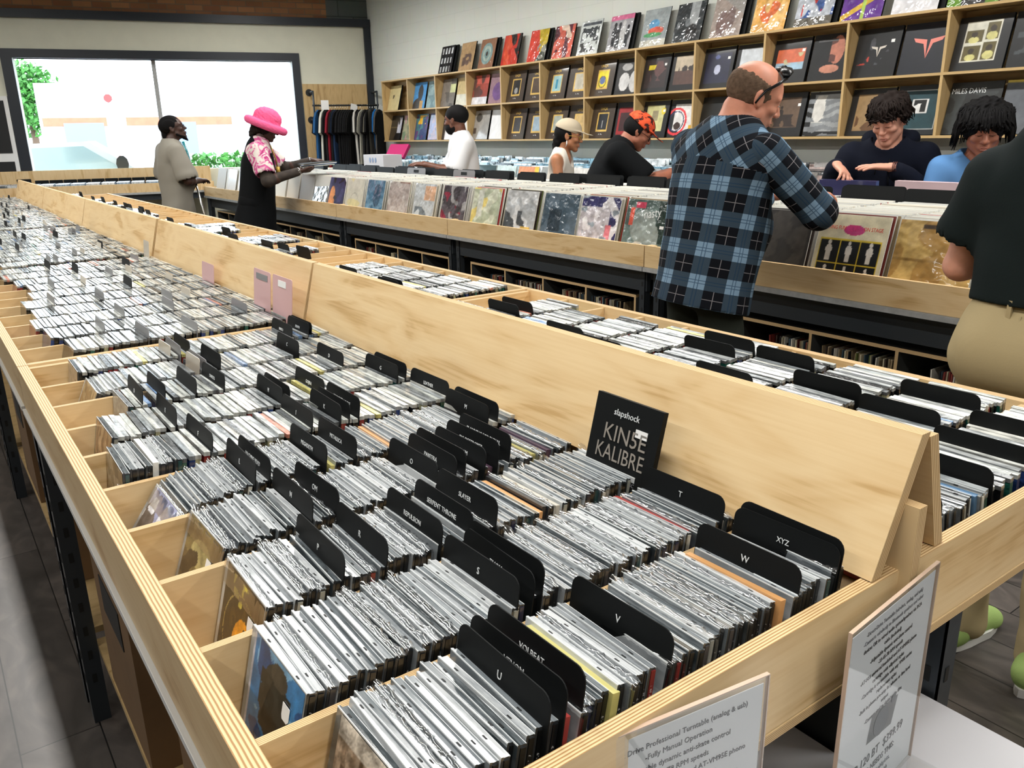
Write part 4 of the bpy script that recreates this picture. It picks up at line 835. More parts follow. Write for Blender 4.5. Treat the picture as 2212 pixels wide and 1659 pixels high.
ROWB = [
 [(paint((28, 26, 26), [('r', (90, 84, 60), 0, .5, .6, .54), ('nr', (200, 200, 210), .5, 8, .62, .3, .95, .9)], 26, .05, 31), 'black album with white symbols at its edge'), (paint((160, 160, 130), [('n', (130, 150, 120), .5, 7), ('n', (190, 150, 150), .7, 7)], 20, .08, 32), 'mottled pastel album beside the symbols album')],
 [(paint((40, 60, 110), [('n', (50, 110, 120), .5, 7), ('nr', (220, 170, 30), .35, 6, .2, .6, .95, .95), ('n', (90, 50, 110), .75, 8)], 30, .08, 33), 'blue and gold comic-coloured album'), (paint((96, 100, 150), [('n', (130, 100, 120), .5, 8), ('n', (60, 66, 110), .6, 8)], 24, .08, 34), 'violet busy-patterned album')],
 [(paint((40, 40, 46), [('r', (226, 226, 230), .2, 0, 1, .55)], 20, .04, 35), 'dark album with a painted white glare, behind the bearded man'), (paint((220, 220, 222), (), 8, .02, 36), 'white album behind the bearded man')],  # pale block on the dark cover is a painted reflection
 [(paint((150, 146, 140), [('e', (60, 60, 60), .3, .75, .2, .15), ('r', (70, 60, 56), 0, .2, .2, .4)], 24, .05, 37), 'grey portrait album behind a white box'), (paint((232, 234, 236), (), 8, .02, 38), 'white box set with a black spine')],
 [(uh((60, 60, 64), (), 39), 'brown boxed record with a dark inset, lower tier'), (uh((150, 170, 184), (), 40), 'brown boxed record with a pale blue inset, lower tier')],
 [(uh((160, 168, 160), (), 41), 'brown boxed record with a grey-green inset, lower tier'), (uh((196, 166, 110), (), 42), 'brown boxed record with a sand inset above the beige cap')],
 [(uh((34, 38, 44), [('r', (150, 150, 150), .5, .3, .52, .5)], 43), 'brown boxed record with a dark inset and a thin white line'), (paint(DK, [('r', (150, 36, 40), .1, .1, .9, .85), ('r', (60, 30, 32), .18, .2, .85, .7)], 30, .05, 44), 'black and red boxed record above the orange cap')],
 [(bk(.15, .18, .82, .86, (200, 196, 140), [('r', (150, 140, 110), .38, .45, .62, .72), ('e', (220, 200, 60), .8, .7, .08, .09)], 45), 'boxed record with an ivory inset and a yellow seal'), (bk(.15, .15, .95, .86, (226, 224, 222), [('ring', (220, 60, 70), .25, .42, .3, .36), ('ring', (40, 40, 90), .25, .42, .24, .27), ('e', (60, 44, 40), .3, .3, .12, .1), ('r', (224, 170, 40), .7, .2, .9, .32)], 46), 'boxed record with a red-banded cartoon head on white')],
 [(paint((26, 28, 28), (), 10, .04, 47), 'near-black boxed record behind the plaid shoulder'), (paint((30, 30, 32), (), 10, .04, 48), 'near-black boxed record behind the bald head')],
 [(paint(DK, [('r', (96, 76, 60), .12, .2, .85, .88), ('nr', (44, 34, 30), .4, 8, .15, .22, .82, .5), ('fig', (40, 32, 28), .35, .3, .4)], 40, .06, 49), 'boxed record with a brown group portrait'), (bk(.15, .1, 1, .92, (150, 154, 156), [('nr', (196, 196, 192), .4, 7, .15, .3, .45, .9), ('h', (120, 124, 128), 5, 5), ('e', (212, 210, 204), .3, .6, .15, .3), ('r', (22, 24, 27), 0, .92, 1, .97)], 50), 'boxed record of a pale sleeve and grey drapery')],
 [(bk(.15, .1, .95, .86, (150, 122, 84), [('nr', (96, 66, 40), .5, 7, .2, .1, .9, .6)], 51), 'boxed record with a tan painting behind the boy\'s hair'), (paint((26, 32, 36), [('r', (196, 200, 200), .12, .12, .88, .9), ('r', (26, 62, 70), .13, .13, .87, .89), ('r', (224, 224, 222), .34, .44, .68, .72), ('nr', (20, 22, 24), .4, 9, .38, .46, .64, .7), ('e', (210, 200, 80), .9, .9, .09, .09)], 46, .05, 52), 'dark teal boxed record with a white square picture')],
 [(paint((40, 42, 42), [('nr', (56, 60, 60), .6, 6, 0, 0, 1, .8)], 30, .05, 53), 'black record reading MILES DAVIS above the curly head'), (paint((96, 100, 106), [('r', (226, 200, 90), 0, .93, 1, 1)], 20, .04, 54), 'grey boxed record at the edge of the frame, lower tier')],
 [None, None],
]
UHQ = {(0, 4), (0, 5), (0, 6)}
def wall_lp(tier, k, which, spec):
    if spec is None: return
    img, lb = spec; z = 1.782 if tier == 0 else 1.410; y = SY[k]-.172-(.318 if which else 0)-(.01 if which else 0)
    boxed = 'boxed' in lb or 'box' in lb; th = .018 if boxed else .006
    x = SX+.045+(.012 if which else 0); 
    if k == 0 and tier == 0: th = .02
    o = sleeve('record_sleeve', leanM(x, y, 13 if k != 0 else 15, z+.002, -2 if not which else 1), th, img, lb+', on the wall shelf', 'record', 'records on the wall shelf', 'print_gloss', 'black_plastic')
    if (tier in (0, 1)) and k in (4, 5, 6) and not (tier == 1 and k == 6 and which):
        if not (tier == 0 and k == 6 and which): lettering('UHQR', .034, 'gold', o, (-.0015, 0, .255)); lettering('A.  No.', .018, 'paper', o, (-.0015, 0, .03))
    if k in (7, 8, 9, 10) and which == 0:
        mb = MB(); mb.box(-.0014, -.0006, -.115, -.09, .215, .235); link('price_sticker', mb.data('s', ['white']), o)
    if lb.startswith('black record reading MILES'): lettering('MILES DAVIS', .045, 'text_white', o, (-.0015, .045, .248), sx=.85)
    if 'man\'s face' in lb: lettering('ALBUM IN A BOX', .018, 'text_grey', o, (-.0015, .03, .275)) if False else None
    if 'winged letter' in lb:
        big = 'pink' in lb; s_ = 1.0 if big else .55; mb = MB(); mt = plain('wing_pink', rgb(224, 120, 104), .4).name if big and 'wing_pink' not in MATS else ('wing_pink' if big else 'silver_foil')
        cz = .18 if big else .175; cy2 = -.01
        for sg in (-1, 1):
            mb.prism([(cy2+sg*.10*s_, cz+.045*s_), (cy2+sg*.012*s_, cz+.03*s_), (cy2+sg*.0*s_, cz-.085*s_), (cy2+sg*.03*s_, cz+.005*s_), (cy2+sg*.085*s_, cz+.02*s_)] if sg > 0 else [(cy2+sg*.10*s_, cz+.045*s_), (cy2+sg*.085*s_, cz+.02*s_), (cy2+sg*.03*s_, cz+.005*s_), (cy2, cz-.085*s_), (cy2+sg*.012*s_, cz+.03*s_)], -.0008, Matrix.Translation((-.0008, 0, 0)))
        link('emblem', mb.data('em', [mt]), o)
for k in range(13):
    for w_ in (0, 1):
        wall_lp(0, k, w_, ROWA[k][w_]); wall_lp(1, k, w_, ROWB[k][w_])
TOPL = [ # (far-edge u at shelf top converted to y), art, label
 (8.72, paint((34, 36, 40), [('r', (200, 204, 206), .06, .70, .9, .92), ('r', (196, 200, 202), .04, .38, .86, .58), ('r', (190, 194, 196), 0, .06, .82, .26), ('v', (34, 36, 40), 4.5, .3)], 36, .1, 61), 'black record with three rows of small white figures'),
 (8.28, paint((178, 148, 110), [('nr', (110, 92, 84), .45, 8, .2, .2, .8, .6)], 28, .06, 62), 'sandy record with a ruined house shape'),
 (7.88, paint((150, 110, 86), [('ring', (130, 158, 158), .48, .5, .06, .36), ('ring', (170, 186, 176), .48, .5, .16, .26), ('e', (60, 54, 50), .48, .5, .07, .08)], 36, .06, 63), 'brown record with a pale blue ring'),
 (7.44, paint((196, 60, 44), [('d', (34, 26, 26), 1, .9, 1.15), ('e', (214, 80, 50), .3, .5, .2, .5), ('n', (190, 50, 40), .7, 6)], 30, .06, 64), 'red and black flame record'),
 (6.98, paint((206, 62, 46), [('d', (196, 170, 40), 1, .3, .75), ('d', (60, 66, 56), 1, -1, .42), ('nr', (150, 150, 140), .6, 9, .5, 0, 1, .6)], 32, .06, 65), 'red, yellow and black diagonal record'),
 (6.58, paint((206, 96, 78), [('v', (90, 36, 50), 1.5, 4), ('nr', (226, 200, 180), .6, 7, .3, .6, .9, 1)], 28, .08, 66), 'coral-red record in slack film'),
 (6.20, paint((200, 206, 204), [('nr', (50, 56, 60), .45, 12, .1, .4, .9, .8), ('r', (70, 76, 84), .1, .86, .95, .94), ('nr', (60, 60, 60), .5, 10, .1, .1, .9, .38)], 36, .08, 67), 'grey-white collage record'),
 (5.79, paint((160, 160, 164), [('r', (214, 110, 150), 0, .86, 1, 1), ('fig', (40, 42, 48), .25, .15, .66), ('fig', (60, 62, 66), .45, .1, .7), ('fig', (190, 190, 190), .62, .08, .76), ('fig', (36, 38, 44), .82, .1, .6)], 44, .06, 68), 'pink-topped record of four standing musicians'),
 (5.36, paint((150, 158, 160), [('e', (90, 150, 190), .45, .6, .2, .12), ('e', (206, 90, 70), .55, .42, .3, .1), ('e', (80, 150, 100), .45, .32, .35, .06), ('r', (190, 190, 180), 0, 0, 1, .2)], 34, .06, 69), 'grey record with a small rainbow swoosh'),
 (4.98, paint((36, 42, 46), [('r', (150, 154, 156), .5, .4, .8, 1), ('nr', (110, 116, 120), .55, 8, 0, 0, .6, .6), ('e', (24, 24, 26), .65, .25, .2, .2)], 34, .08, 70), 'black-and-white street photo record'),
 (4.58, paint((158, 144, 136), [('e', (120, 98, 94), .35, .35, .18, .3), ('e', (116, 96, 92), .6, .45, .14, .28), ('d', (150, 146, 142), .6, 1, 1.1)], 32, .05, 71), 'dusty mauve record with seated shapes'),
 (4.18, paint((224, 170, 90), [('e', (220, 110, 60), .5, .45, .3, .25), ('n', (236, 190, 120), .6, 6)], 30, .07, 72), 'orange and peach record'),
 (3.80, paint((190, 196, 206), [('n', (60, 90, 150), .62, 7), ('n', (190, 60, 56), .82, 7), ('r', (96, 92, 84), 0, 0, 1, .2)], 32, .1, 73), 'silvery record with blue and red splashes'),
 (3.43, paint((96, 52, 140), [('d', (206, 170, 60), .5, -1, -.12), ('d', (96, 52, 140), .5, -1, .0), ('r', (170, 200, 90), .5, 0, .58, .6), ('e', (200, 60, 60), .75, .6, .08, .08), ('r', (170, 206, 100), .5, .75, .95, .82)], 36, .07, 74), 'purple record with yellow and green beams'),
 (3.06, paint((222, 222, 226), [('e', (90, 130, 100), .5, .75, .16, .18), ('e', (210, 90, 100), .52, .42, .12, .14), ('e', (150, 90, 80), .5, .6, .2, .08)], 34, .04, 75), 'white record with a painted fruit-like face'),
 (2.70, paint((96, 140, 40), [('r', (34, 32, 34), .28, 0, .74, 1), ('e', (222, 220, 214), .5, .62, .13, .25), ('e', (210, 208, 200), .45, .25, .12, .14), ('e', (34, 32, 34), .46, .68, .02, .02), ('e', (34, 32, 34), .55, .68, .02, .02)], 44, .05, 76), 'green record with a black-and-white portrait'),
 (2.33, paint((56, 58, 60), [('n', (110, 112, 114), .6, 9), ('n', (30, 32, 34), .6, 6)], 30, .12, 77), 'charcoal record in crackled film'),
 (1.97, paint((90, 150, 150), [('n', (200, 206, 204), .5, 7), ('h', (60, 70, 74), 6, 4)], 30, .1, 78), 'teal and white striped record'),
 (1.60, paint((200, 130, 140), [('e', (60, 150, 70), .5, .5, .4, .3)], 24, .05, 79), 'pink and green record at the edge of the frame'),
]
for i, (y, img, lb) in enumerate(TOPL):
    sleeve('record_sleeve', leanM(SX+.07, y-.02, 15, 2.152, -3), .012 if i % 2 else .005, img, lb+', on top of the wall shelf', 'record', 'records along the top of the wall shelf', 'print_film', 'black_plastic')
    if i in (0, 2, 4, 7, 10, 12, 14):  # stock behind
        sleeve('record_sleeve', leanM(SX+.07+.02, y-.02-.035, 15, 2.152, -3), .015, None, 'dark stock record standing right behind the %s' % lb, 'record', 'records along the top of the wall shelf')

# ------------------------------------------------------------------ browsers against the right wall
t = empty('wall_browser', (5.0, 5, 0)); Mi = Matrix.Translation((-5.0, -5, 0)); ya, yb = .6, 9.9
mb = MB(); mb.board((4.72, ya, .86), (0, 1, 0), (0, 0, 1), yb-ya, .1, -.02); link('front_rail', mb.data('fr', ['ply_face', 'ply_edge']), t, Mi)
mb = MB(); mb.box(4.7, 5.48, ya, yb, .84, .86); link('tray_floor', mb.data('tf', ['ply_face']), t, Mi)
for y in (ya+.05, 3, 5.5, 8, yb-.1):
    mb = MB(); mb.box(4.74, 4.78, y, y+.04, 0, .84); link('leg', mb.data('leg', ['steel']), t, Mi)
mb = MB(); mb.box(4.8, 5.48, ya, yb, .2, .8, 0); link('cabinet', mb.data('cb', ['dark']), t, Mi)
tag(t, 'plywood browser running under the wall shelf', 'display bin')
WF = [(7.05, (30, 60, 60), 'dark green'), (6.72, (206, 226, 226), 'pale aqua'), (6.36, (224, 156, 120), 'peach'), (6.0, (150, 156, 156), 'crinkled grey'), (5.64, (224, 224, 220), 'plain white')]
for i, (y, c, nm) in enumerate(WF):
    ops = [('ring', (60, 60, 60), .5, .2, .1, .3)] if i == 1 else [('e', (120, 60, 50), .3, .5, .15, .3), ('r', (230, 190, 80), .8, 0, 1, 1)] if i == 2 else [('n', (100, 106, 108), .55, 8)] if i == 3 else []
    sleeve('record_sleeve', leanM(4.755, y, 14, .861), .004, paint(c, ops, 26, .05, 90+i), '%s record fronting the wall browser between the bearded man and the beige cap' % nm, 'record', 'front records on the wall browser', 'print', 'sleeve_white')
st = MB(); rg = random.Random(77)
y = .75
while y < 9.8:
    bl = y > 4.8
    for q in range(46):
        x = 4.79+q*.014; h_ = .30+.035*rg.random() if q < 30 else .32+.06*rg.random(); wd = .30 if y < 7 else .14
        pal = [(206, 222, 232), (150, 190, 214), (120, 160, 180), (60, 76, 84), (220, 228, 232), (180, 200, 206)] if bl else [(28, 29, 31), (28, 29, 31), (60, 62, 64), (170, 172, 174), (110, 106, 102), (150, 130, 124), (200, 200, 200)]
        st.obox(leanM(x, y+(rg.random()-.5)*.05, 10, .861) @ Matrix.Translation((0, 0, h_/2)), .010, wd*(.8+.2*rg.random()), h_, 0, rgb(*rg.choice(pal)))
    y += .34
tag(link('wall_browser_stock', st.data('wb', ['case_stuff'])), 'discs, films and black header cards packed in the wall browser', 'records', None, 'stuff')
bx = link('slanted_magazine', (lambda m: (m.box(-.02, .02, -.15, .15, 0, .2, 0), m.data('b', ['pink_ink']))[1])(MB()), None, leanM(5.0, 9.35, 40, 1.2, 20)); tag(bx, 'pink-edged album sleeve tilted on the wall browser by the shirt rack', 'album')
ds = empty('disc_tray', M=leanM(4.6, 8.9, 0, 1.16)); mb = MB(); mb.box(-.12, .12, -.25, .25, -.3, 0.10, 0); 
link('box', mb.data('bx', ['carton']), ds); 
for q in range(3):
    mb = MB(); mb.prism([(.01*math.cos(a*.785)*2.2, .03*math.sin(a*.785)) for a in range(8)], -.002, Matrix.Translation((-.121, .08-.07*q, .04))); link('printed_mark', mb.data('mk', ['door_blue']), ds)
tag(ds, 'white box with three blue marks on the wall browser, below the shirts', 'box')

# ------------------------------------------------------------------ browser along the window
t = empty('window_browser', tuple(wp(-3.5, -.3, 0)))
Mi = Matrix.Translation(-wp(-3.5, -.3, 0))
def wbox(mb, s0, s1, d0, d1, z0, z1, mi=0):
    c = wp((s0+s1)/2, (d0+d1)/2, (z0+z1)/2); mb.obox(Matrix.Translation(c) @ Matrix.Rotation(math.atan2(WD.y, WD.x), 4, 'Z'), s1-s0, d1-d0, z1-z0, mi)
for nm, (s0, s1, d0, d1, z0, z1) in (('front_rail', (-6, -2.25, -.62, -.60, .86, .965)), ('back_rail', (-6, -2.25, -.07, -.05, .86, 1.135)), ('tray_floor', (-6, -2.25, -.60, -.07, .85, .862))):
    mb = MB(); wslab(mb, s0, s1, z0, z1, d0, d1, 0, 1) if nm != 'tray_floor' else wbox(mb, s0, s1, d0, d1, z0, z1); link(nm, mb.data(nm, ['ply_face', 'ply_edge']), t, Mi)
mb = MB(); wbox(mb, -6, -2.25, -.625, -.60, .835, .86); link('frame_lip', mb.data('fl', ['steel_edge']), t, Mi)
mb = MB(); wbox(mb, -6, -2.25, -.56, -.52, .76, .835); link('steel_beam', mb.data('sb', ['steel']), t, Mi)
for s_ in (-5.9, -4.2, -2.35):
    mb = MB(); wbox(mb, s_, s_+.04, -.56, -.52, 0, .85); link('leg', mb.data('leg', ['steel']), t, Mi)
tag(t, 'plywood browser running under the shop window', 'display bin')
st = MB(); s_ = -5.6
while s_ < -2.35:
    for q in range(26):
        d = -.56+q*.018; st.obox(Matrix.Translation(wp(s_, d, .925)) @ Matrix.Rotation(math.atan2(WD.y, WD.x), 4, 'Z') @ Matrix.Rotation(.15, 4, 'X'), .142, .0105, .125, 0, rgb(*rg.choice([(200, 210, 220), (170, 190, 210), (220, 226, 230), (90, 100, 110)])))
    s_ += .165
tag(link('window_browser_stock', st.data('ws', ['case_stuff'])), 'disc cases packed in the browser under the window', 'compact discs', None, 'stuff')
mb = MB(); mb.prism(rrect(.15, .165, .008), .002); wd_ = mb.data('divider', ['black_plastic'])
for i in range(13):
    s_ = -4.35+.165*i*.93; o = link('divider_card', wd_, None, Matrix.Translation(wp(s_, -.20 if i else -.45, .862+.03*(i == 0))) @ Matrix.Rotation(math.atan2(WD.y, WD.x)+math.pi/2, 4, 'Z') @ Matrix.Rotation(-.15, 4, 'Y'))
    tag(o, 'black divider card in the window browser, %s from the corner by the red chair' % ordn(i+1), 'divider card', 'divider cards in the window browser')

# ------------------------------------------------------------------ shirt rack on the plywood panel
t = empty('pipe_rack', tuple(wp(-.5, -.2, 1.8))); Mi = Matrix.Translation(-wp(-.5, -.2, 1.8))
R0 = .34
for s_ in (-.88, -.03):
    for nm, pts in (('bracket', [wp(s_, -.02, 2.04), wp(s_, -R0, 2.04), wp(s_, -R0, 1.69), wp(s_, -.02, 1.69)]),):
        mb = MB()
        for a, b_ in zip(pts, pts[1:]): mb.tube([a, b_], .013, 8)
        link(nm, mb.data(nm, ['steel']), t, Mi)
    for z in (2.04, 1.69):
        mb = MB(); mb.tube([wp(s_, -.02, z), wp(s_, -.032, z)], .045, 16); link('flange', mb.data('fl', ['dark']), t, Mi)
mb = MB(); mb.tube([wp(-.9, -R0, 1.865), wp(.0, -R0, 1.865)], .012, 8); link('rod', mb.data('rod', ['dark']), t, Mi)
tag(t, 'black pipe clothes rack fixed to the plywood panel', 'clothes rack')
def tee_mesh(seed):
    r_ = random.Random(seed); mb = MB(); P = []
    prof = [(-.02, .0), (-.10, .02), (-.22, -.02), (-.30, -.10), (-.34, -.26), (-.25, -.28), (-.235, -.20), (-.25, -.45), (-.26, -.70), (.26, -.70), (.25, -.45), (.235, -.20), (.25, -.28), (.34, -.26), (.30, -.10), (.22, -.02), (.10, .02), (.02, .0)]
    mb.prism([(y, z) for y, z in prof], .022, Matrix.Translation((-.011, 0, 0)))
    me = mb.data('tshirt', ['dark']); return me
TC = [((38, 84, 130), 'blue printed'), ((24, 24, 26), 'black'), ((206, 206, 196), 'white'), ((26, 26, 28), 'black'), ((28, 28, 30), 'black'), ((130, 30, 44), 'dark red'), ((22, 22, 24), 'black'), ((34, 52, 80), 'navy'), ((18, 18, 20), 'black'), ((20, 20, 22), 'black'), ((16, 16, 18), 'black'), ((20, 20, 22), 'black'), ((18, 18, 20), 'black'), ((22, 22, 24), 'black'), ((18, 18, 18), 'black'), ((190, 188, 182), 'light grey'), ((18, 18, 20), 'black'), ((22, 22, 24), 'black'), ((196, 194, 180), 'cream'), ((24, 24, 26), 'black'), ((18, 18, 20), 'black'), ((120, 116, 104), 'khaki grey'), ((18, 18, 20), 'black'), ((28, 96, 160), 'bright blue'), ((90, 88, 84), 'grey'), ((18, 18, 20), 'black')]
for i, (c, nm) in enumerate(TC):
    s_ = -.80+.033*i; z = 1.80; ang = math.atan2(WD.y, WD.x); r_ = random.Random(i)
    M = Matrix.Translation(wp(s_, -R0, 1.79)) @ Matrix.Rotation(ang+math.radians(-34+r_.uniform(-7, 7)), 4, 'Z') @ Matrix.Rotation(math.radians(r_.uniform(-2, 2)), 4, 'Y')
    o = empty('hanging_tshirt', M=M); mn = 'tee_%d' % i; plain(mn, rgb(*c), .85, .2, bump=(18, .5, .01))
    mb = MB(); prof = [(-.02, .0), (-.10, .02), (-.20, -.02), (-.26, -.09), (-.31, -.27), (-.23, -.30), (-.20, -.20), (-.215, -.45), (-.22, -.66-.06*r_.random()), (.22, -.70), (.215, -.45), (.20, -.20), (.23, -.30), (.31, -.27), (.26, -.09), (.20, -.02), (.10, .02), (.02, .0)]
    n = len(prof); th = .012
    mb.prism(prof, th*2, Matrix.Translation((-th, 0, 0))); link('fabric', mb.data('fabric', [mn]), o)
    mb = MB(); mb.tube([(0, -.18, -.03), (0, 0, .015), (0, .18, -.03)], .004, 6); mb.tube([(0, 0, .01), (0, 0, .05), (0, .012, .075), (0, .0, .088), (0, -.012, .078)], .0022, 6); link('hanger', mb.data('hanger', ['chrome']), o)
    if i == 0: mb = MB(); mb.prism([(-.08, -.5), (.08, -.5), (.07, -.3), (0, -.2), (-.07, -.3)], -.001, Matrix.Translation((-th-.001, 0, 0))); link('print_patch', mb.data('pp', ['pale_pink']), o)
    tag(o, '%s t-shirt, %s along the pipe rack from the window' % (nm, ordn(i+1)), 't-shirt', 't-shirts on the pipe rack')
for i, (s_, z) in enumerate(((-.74, 1.93), (-.35, 1.88), (.02, 1.86))):
    mb = MB(); mb.box(-.001, .001, -.05, .05, -.12, 0); o = link('size_tag', mb.data('tagc', ['white']), None, Matrix.Translation(wp(s_, -R0-.02, z)) @ Matrix.Rotation(math.atan2(WD.y, WD.x)+math.pi/2+.3*i, 4, 'Z') @ Matrix.Rotation(.2*i, 4, 'X')); tag(o, ['white size tag at the window end of the shirt rack', 'white size tag in the middle of the shirt rack', 'white size tag at the wall end of the shirt rack'][i], 'tag')

# ------------------------------------------------------------------ foreground: display table, cartons, acrylic signs
mb = MB(); mb.box(.30, 1.35, -.35, .90, .38, .40); o = empty('display_table', (.8, .1, 0)); link('table_top', mb.data('tt', ['ply_shelf']), o, Matrix.Translation((-.8, -.1, 0)))
for x, y in ((.34, -.31), (1.31, -.31), (.34, .86), (1.31, .86)):
    mb = MB(); mb.box(x-.02, x+.02, y-.02, y+.02, 0, .38); link('leg', mb.data('leg', ['steel']), o, Matrix.Translation((-.8, -.1, 0)))
tag(o, 'low plywood table half under the end of the browser', 'table')
def carton(x0, x1, y0, y1, z0, z1, lab, art=None):
    o = empty('carton', ((x0+x1)/2, (y0+y1)/2, z0)); Mi = o.matrix_basis.copy(); Mi = Matrix.Translation((-(x0+x1)/2, -(y0+y1)/2, -z0))
    mb = MB(); mb.box(x0, x1, y0, y1, z0, z1); link('box', mb.data('box', ['carton']), o, Mi)
    if art: 
        mb = MB(); mb.box(*art[:4], z1, z1+.0006); link('printed_panel', mb.data('pp', ['dark']), o, Mi)
        for cx_, cy_, r_ in art[4:]:
            mb = MB(); mb.tube([(cx_, cy_, z1+.0007), (cx_, cy_, z1+.0012)], r_, 32); mb2 = link('printed_disc', mb.data('pd', ['steel']), o, Mi)
    tag(o, lab, 'box', 'turntable cartons'); return o
carton(.884, 1.087, -.05, .574, .401, .660, 'white carton with a black printed picture, behind the priced sign', (.930, 1.022, .472, .568, (.975, .52, .034)))
carton(.60, .876, -.02, .572, .401, .660, 'plain white carton reaching under the browser, left of the printed one')
carton(.40, .592, -.02, .50, .401, .660, 'white carton behind the lower sign, in the shade')
def sign(tl, tr, h_, lean_in, lab, lines, price=None, picture=False):
    tl = Vector(tl); tr = Vector(tr); u = (tr-tl); w_ = u.length; u.normalize(); nrm = u.cross(Vector((0, 0, 1))).normalized()  # towards the viewer
    up = (Vector((0, 0, 1))-nrm*lean_in).normalized(); up = (up-u*up.dot(u)).normalized()
    bl = tl-up*h_; c0 = bl+u*(w_/2)
    Mb = basis(c0, u, up)
    o = empty('acrylic_sign_holder', M=Mb)
    mb = MB(); mb.obox(Matrix.Translation((0, h_/2, .0018)), w_+.008, h_+.006, .0015); link('front_sheet', mb.data('fs', ['acrylic']), o)
    mb = MB(); mb.obox(Matrix.Translation((0, h_/2, -.0018)), w_+.008, h_+.006, .0015); link('back_sheet', mb.data('bs', ['acrylic']), o)
    mb = MB()
    for sx_ in (-1, 1): mb.obox(Matrix.Translation((sx_*(w_/2+.0035), h_/2, 0)), .0012, h_+.006, .0045)
    mb.obox(Matrix.Translation((0, h_+.003, 0)), w_+.008, .0012, .0045); link('edge', mb.data('ed', ['acrylic_edge']), o)
    mb = MB(); mb.obox(Matrix.Translation((0, -.002, .03)), w_+.008, .004, .075); link('foot', mb.data('ft', ['acrylic']), o)
    mb = MB(); mb.obox(Matrix.Translation((0, h_/2-.002, 0)), w_-.004, h_-.008, .0008); pp = link('paper_sheet', mb.data('pp', ['paper']), o)
    for (tx, x, y, s_, mt, al) in lines: lettering(tx, s_, mt, pp, (x, y, .0008), (1, 0, 0), (0, 1, 0), al, .92)
    if picture:
        mb = MB(); Mp = Matrix.Translation((.0, .118, .0008)); 
        mb.face([Mp @ Vector(q) for q in ((-.035, -.02, 0), (.03, -.026, 0), (.04, .012, 0), (-.028, .018, 0))], 0); mb.tube([Mp @ Vector((-.002, -.004, .0003)), Mp @ Vector((-.002, -.004, .0006))], .019, 24, 1); mb.tube([Mp @ Vector((.026, .014, .0003)), Mp @ Vector((.026, .014, .0009))], .006, 10, 1)
        link('turntable_picture', mb.data('tp', ['grey_ink', 'steel']), pp)
    tag(o, lab, 'sign'); return o
plain('acrylic_edge', rgb(206, 180, 160), .15, coat=1); plain('grey_ink', rgb(62, 64, 68), .6)
H1 = .2795
L1 = ['Direct Drive Professional Turntable (analog & usb)', '-Fully Manual Operation', '-Adjustable dynamic anti-skate control', '-33/45/78 RPM speeds', '-AT-HS6 universal headshell and AT-VM95E phono', 'cartridge with elliptical stylus', '-Cartridge is compatible with any VM95 series', 'replacement stylus', '-Built in phono pre-amp for phono or line level', 'output', '-Convert vinyl to digital audio files']
ln1 = [(t_, 0, H1-.024-.0125*i, .0088, 'text_black', 'CENTER') for i, t_ in enumerate(L1)]
sign((.385, .437, .957), (.592, .407, .957), H1, .0, 'clear sign holder about a direct drive turntable, no price in view', ln1)
L2 = ['-Direct-Drive Turntable (wireless, analog, and usb)', '-Connects wirelessly to Bluetooth speakers and other', 'devices OR to wired audio system/speakers via RCA', 'cable (included)', '-Adjustable dynamic anti-skate control', '-33-45-78 RPM speeds', '-AT-HS6 universal headshell and AT-VM95E phono', 'cartridge with elliptical stylus', '-Cartridge is compatible with any VM95 series', 'replacement stylus', '-Built in phono pre-amp for phono or line level', 'output', '-Convert vinyl to digital audio files']
ln2 = [(t_, 0, H1-.020-.0105*i, .0074, 'text_grey' if i < 2 else 'text_black', 'CENTER') for i, t_ in enumerate(L2)]
ln2 += [('LP-120 BT  $399.99', 0, .068, .018, 'text_black', 'CENTER'), ('WHO NEEDS THIS:', 0, .050, .0125, 'text_black', 'CENTER'), ('Collectors, hobbyists,', 0, .036, .010, 'text_grey', 'CENTER'), ('streamers, DJs with', 0, .023, .010, 'text_grey', 'CENTER'), ('a need for control of', 0, .010, .010, 'text_grey', 'CENTER')]
sign((.715, .392, .962), (.925, .412, .962), H1, .0, 'clear sign holder reading LP-120 BT $399.99 with a small turntable picture', ln2, picture=True)
# red chair or trolley by the left edge
o = empty('red_hand_truck', tuple(wp(-4.75, -1.2, 0))); mb = MB()
mb.tube([(-.2, 0, .3), (-.2, 0, 1.1), (-.13, 0, 1.24), (0, 0, 1.28), (.13, 0, 1.24), (.2, 0, 1.1), (.2, 0, .3)], .022, 10); link('frame', mb.data('fr', ['red_paint']), o)
mb = MB(); mb.box(-.18, .18, -.01, .01, .3, 1.18); link('back_panel', mb.data('bp', ['dark']), o)
for z in (1.0, .7): 
    mb = MB(); mb.tube([(-.2, -.02, z), (.2, -.02, z)], .02, 8); link('cross_bar', mb.data('cb', ['red_paint']), o)
for x in (-.16, .16):
    mb = MB(); mb.tube([(x-.02, 0, .12), (x+.02, 0, .12)], .12, 18); link('wheel', mb.data('wh', ['dark']), o)
mb = MB(); mb.box(-.2, .2, -.2, .02, 0, .02); mb.tube([(-.2, 0, .0), (-.2, 0, .32)], .02, 8); mb.tube([(.2, 0, .0), (.2, 0, .32)], .02, 8); link('toe_plate', mb.data('toe', ['red_paint']), o)
tag(o, 'red-framed black hand truck at the left edge of the photo', 'hand truck')
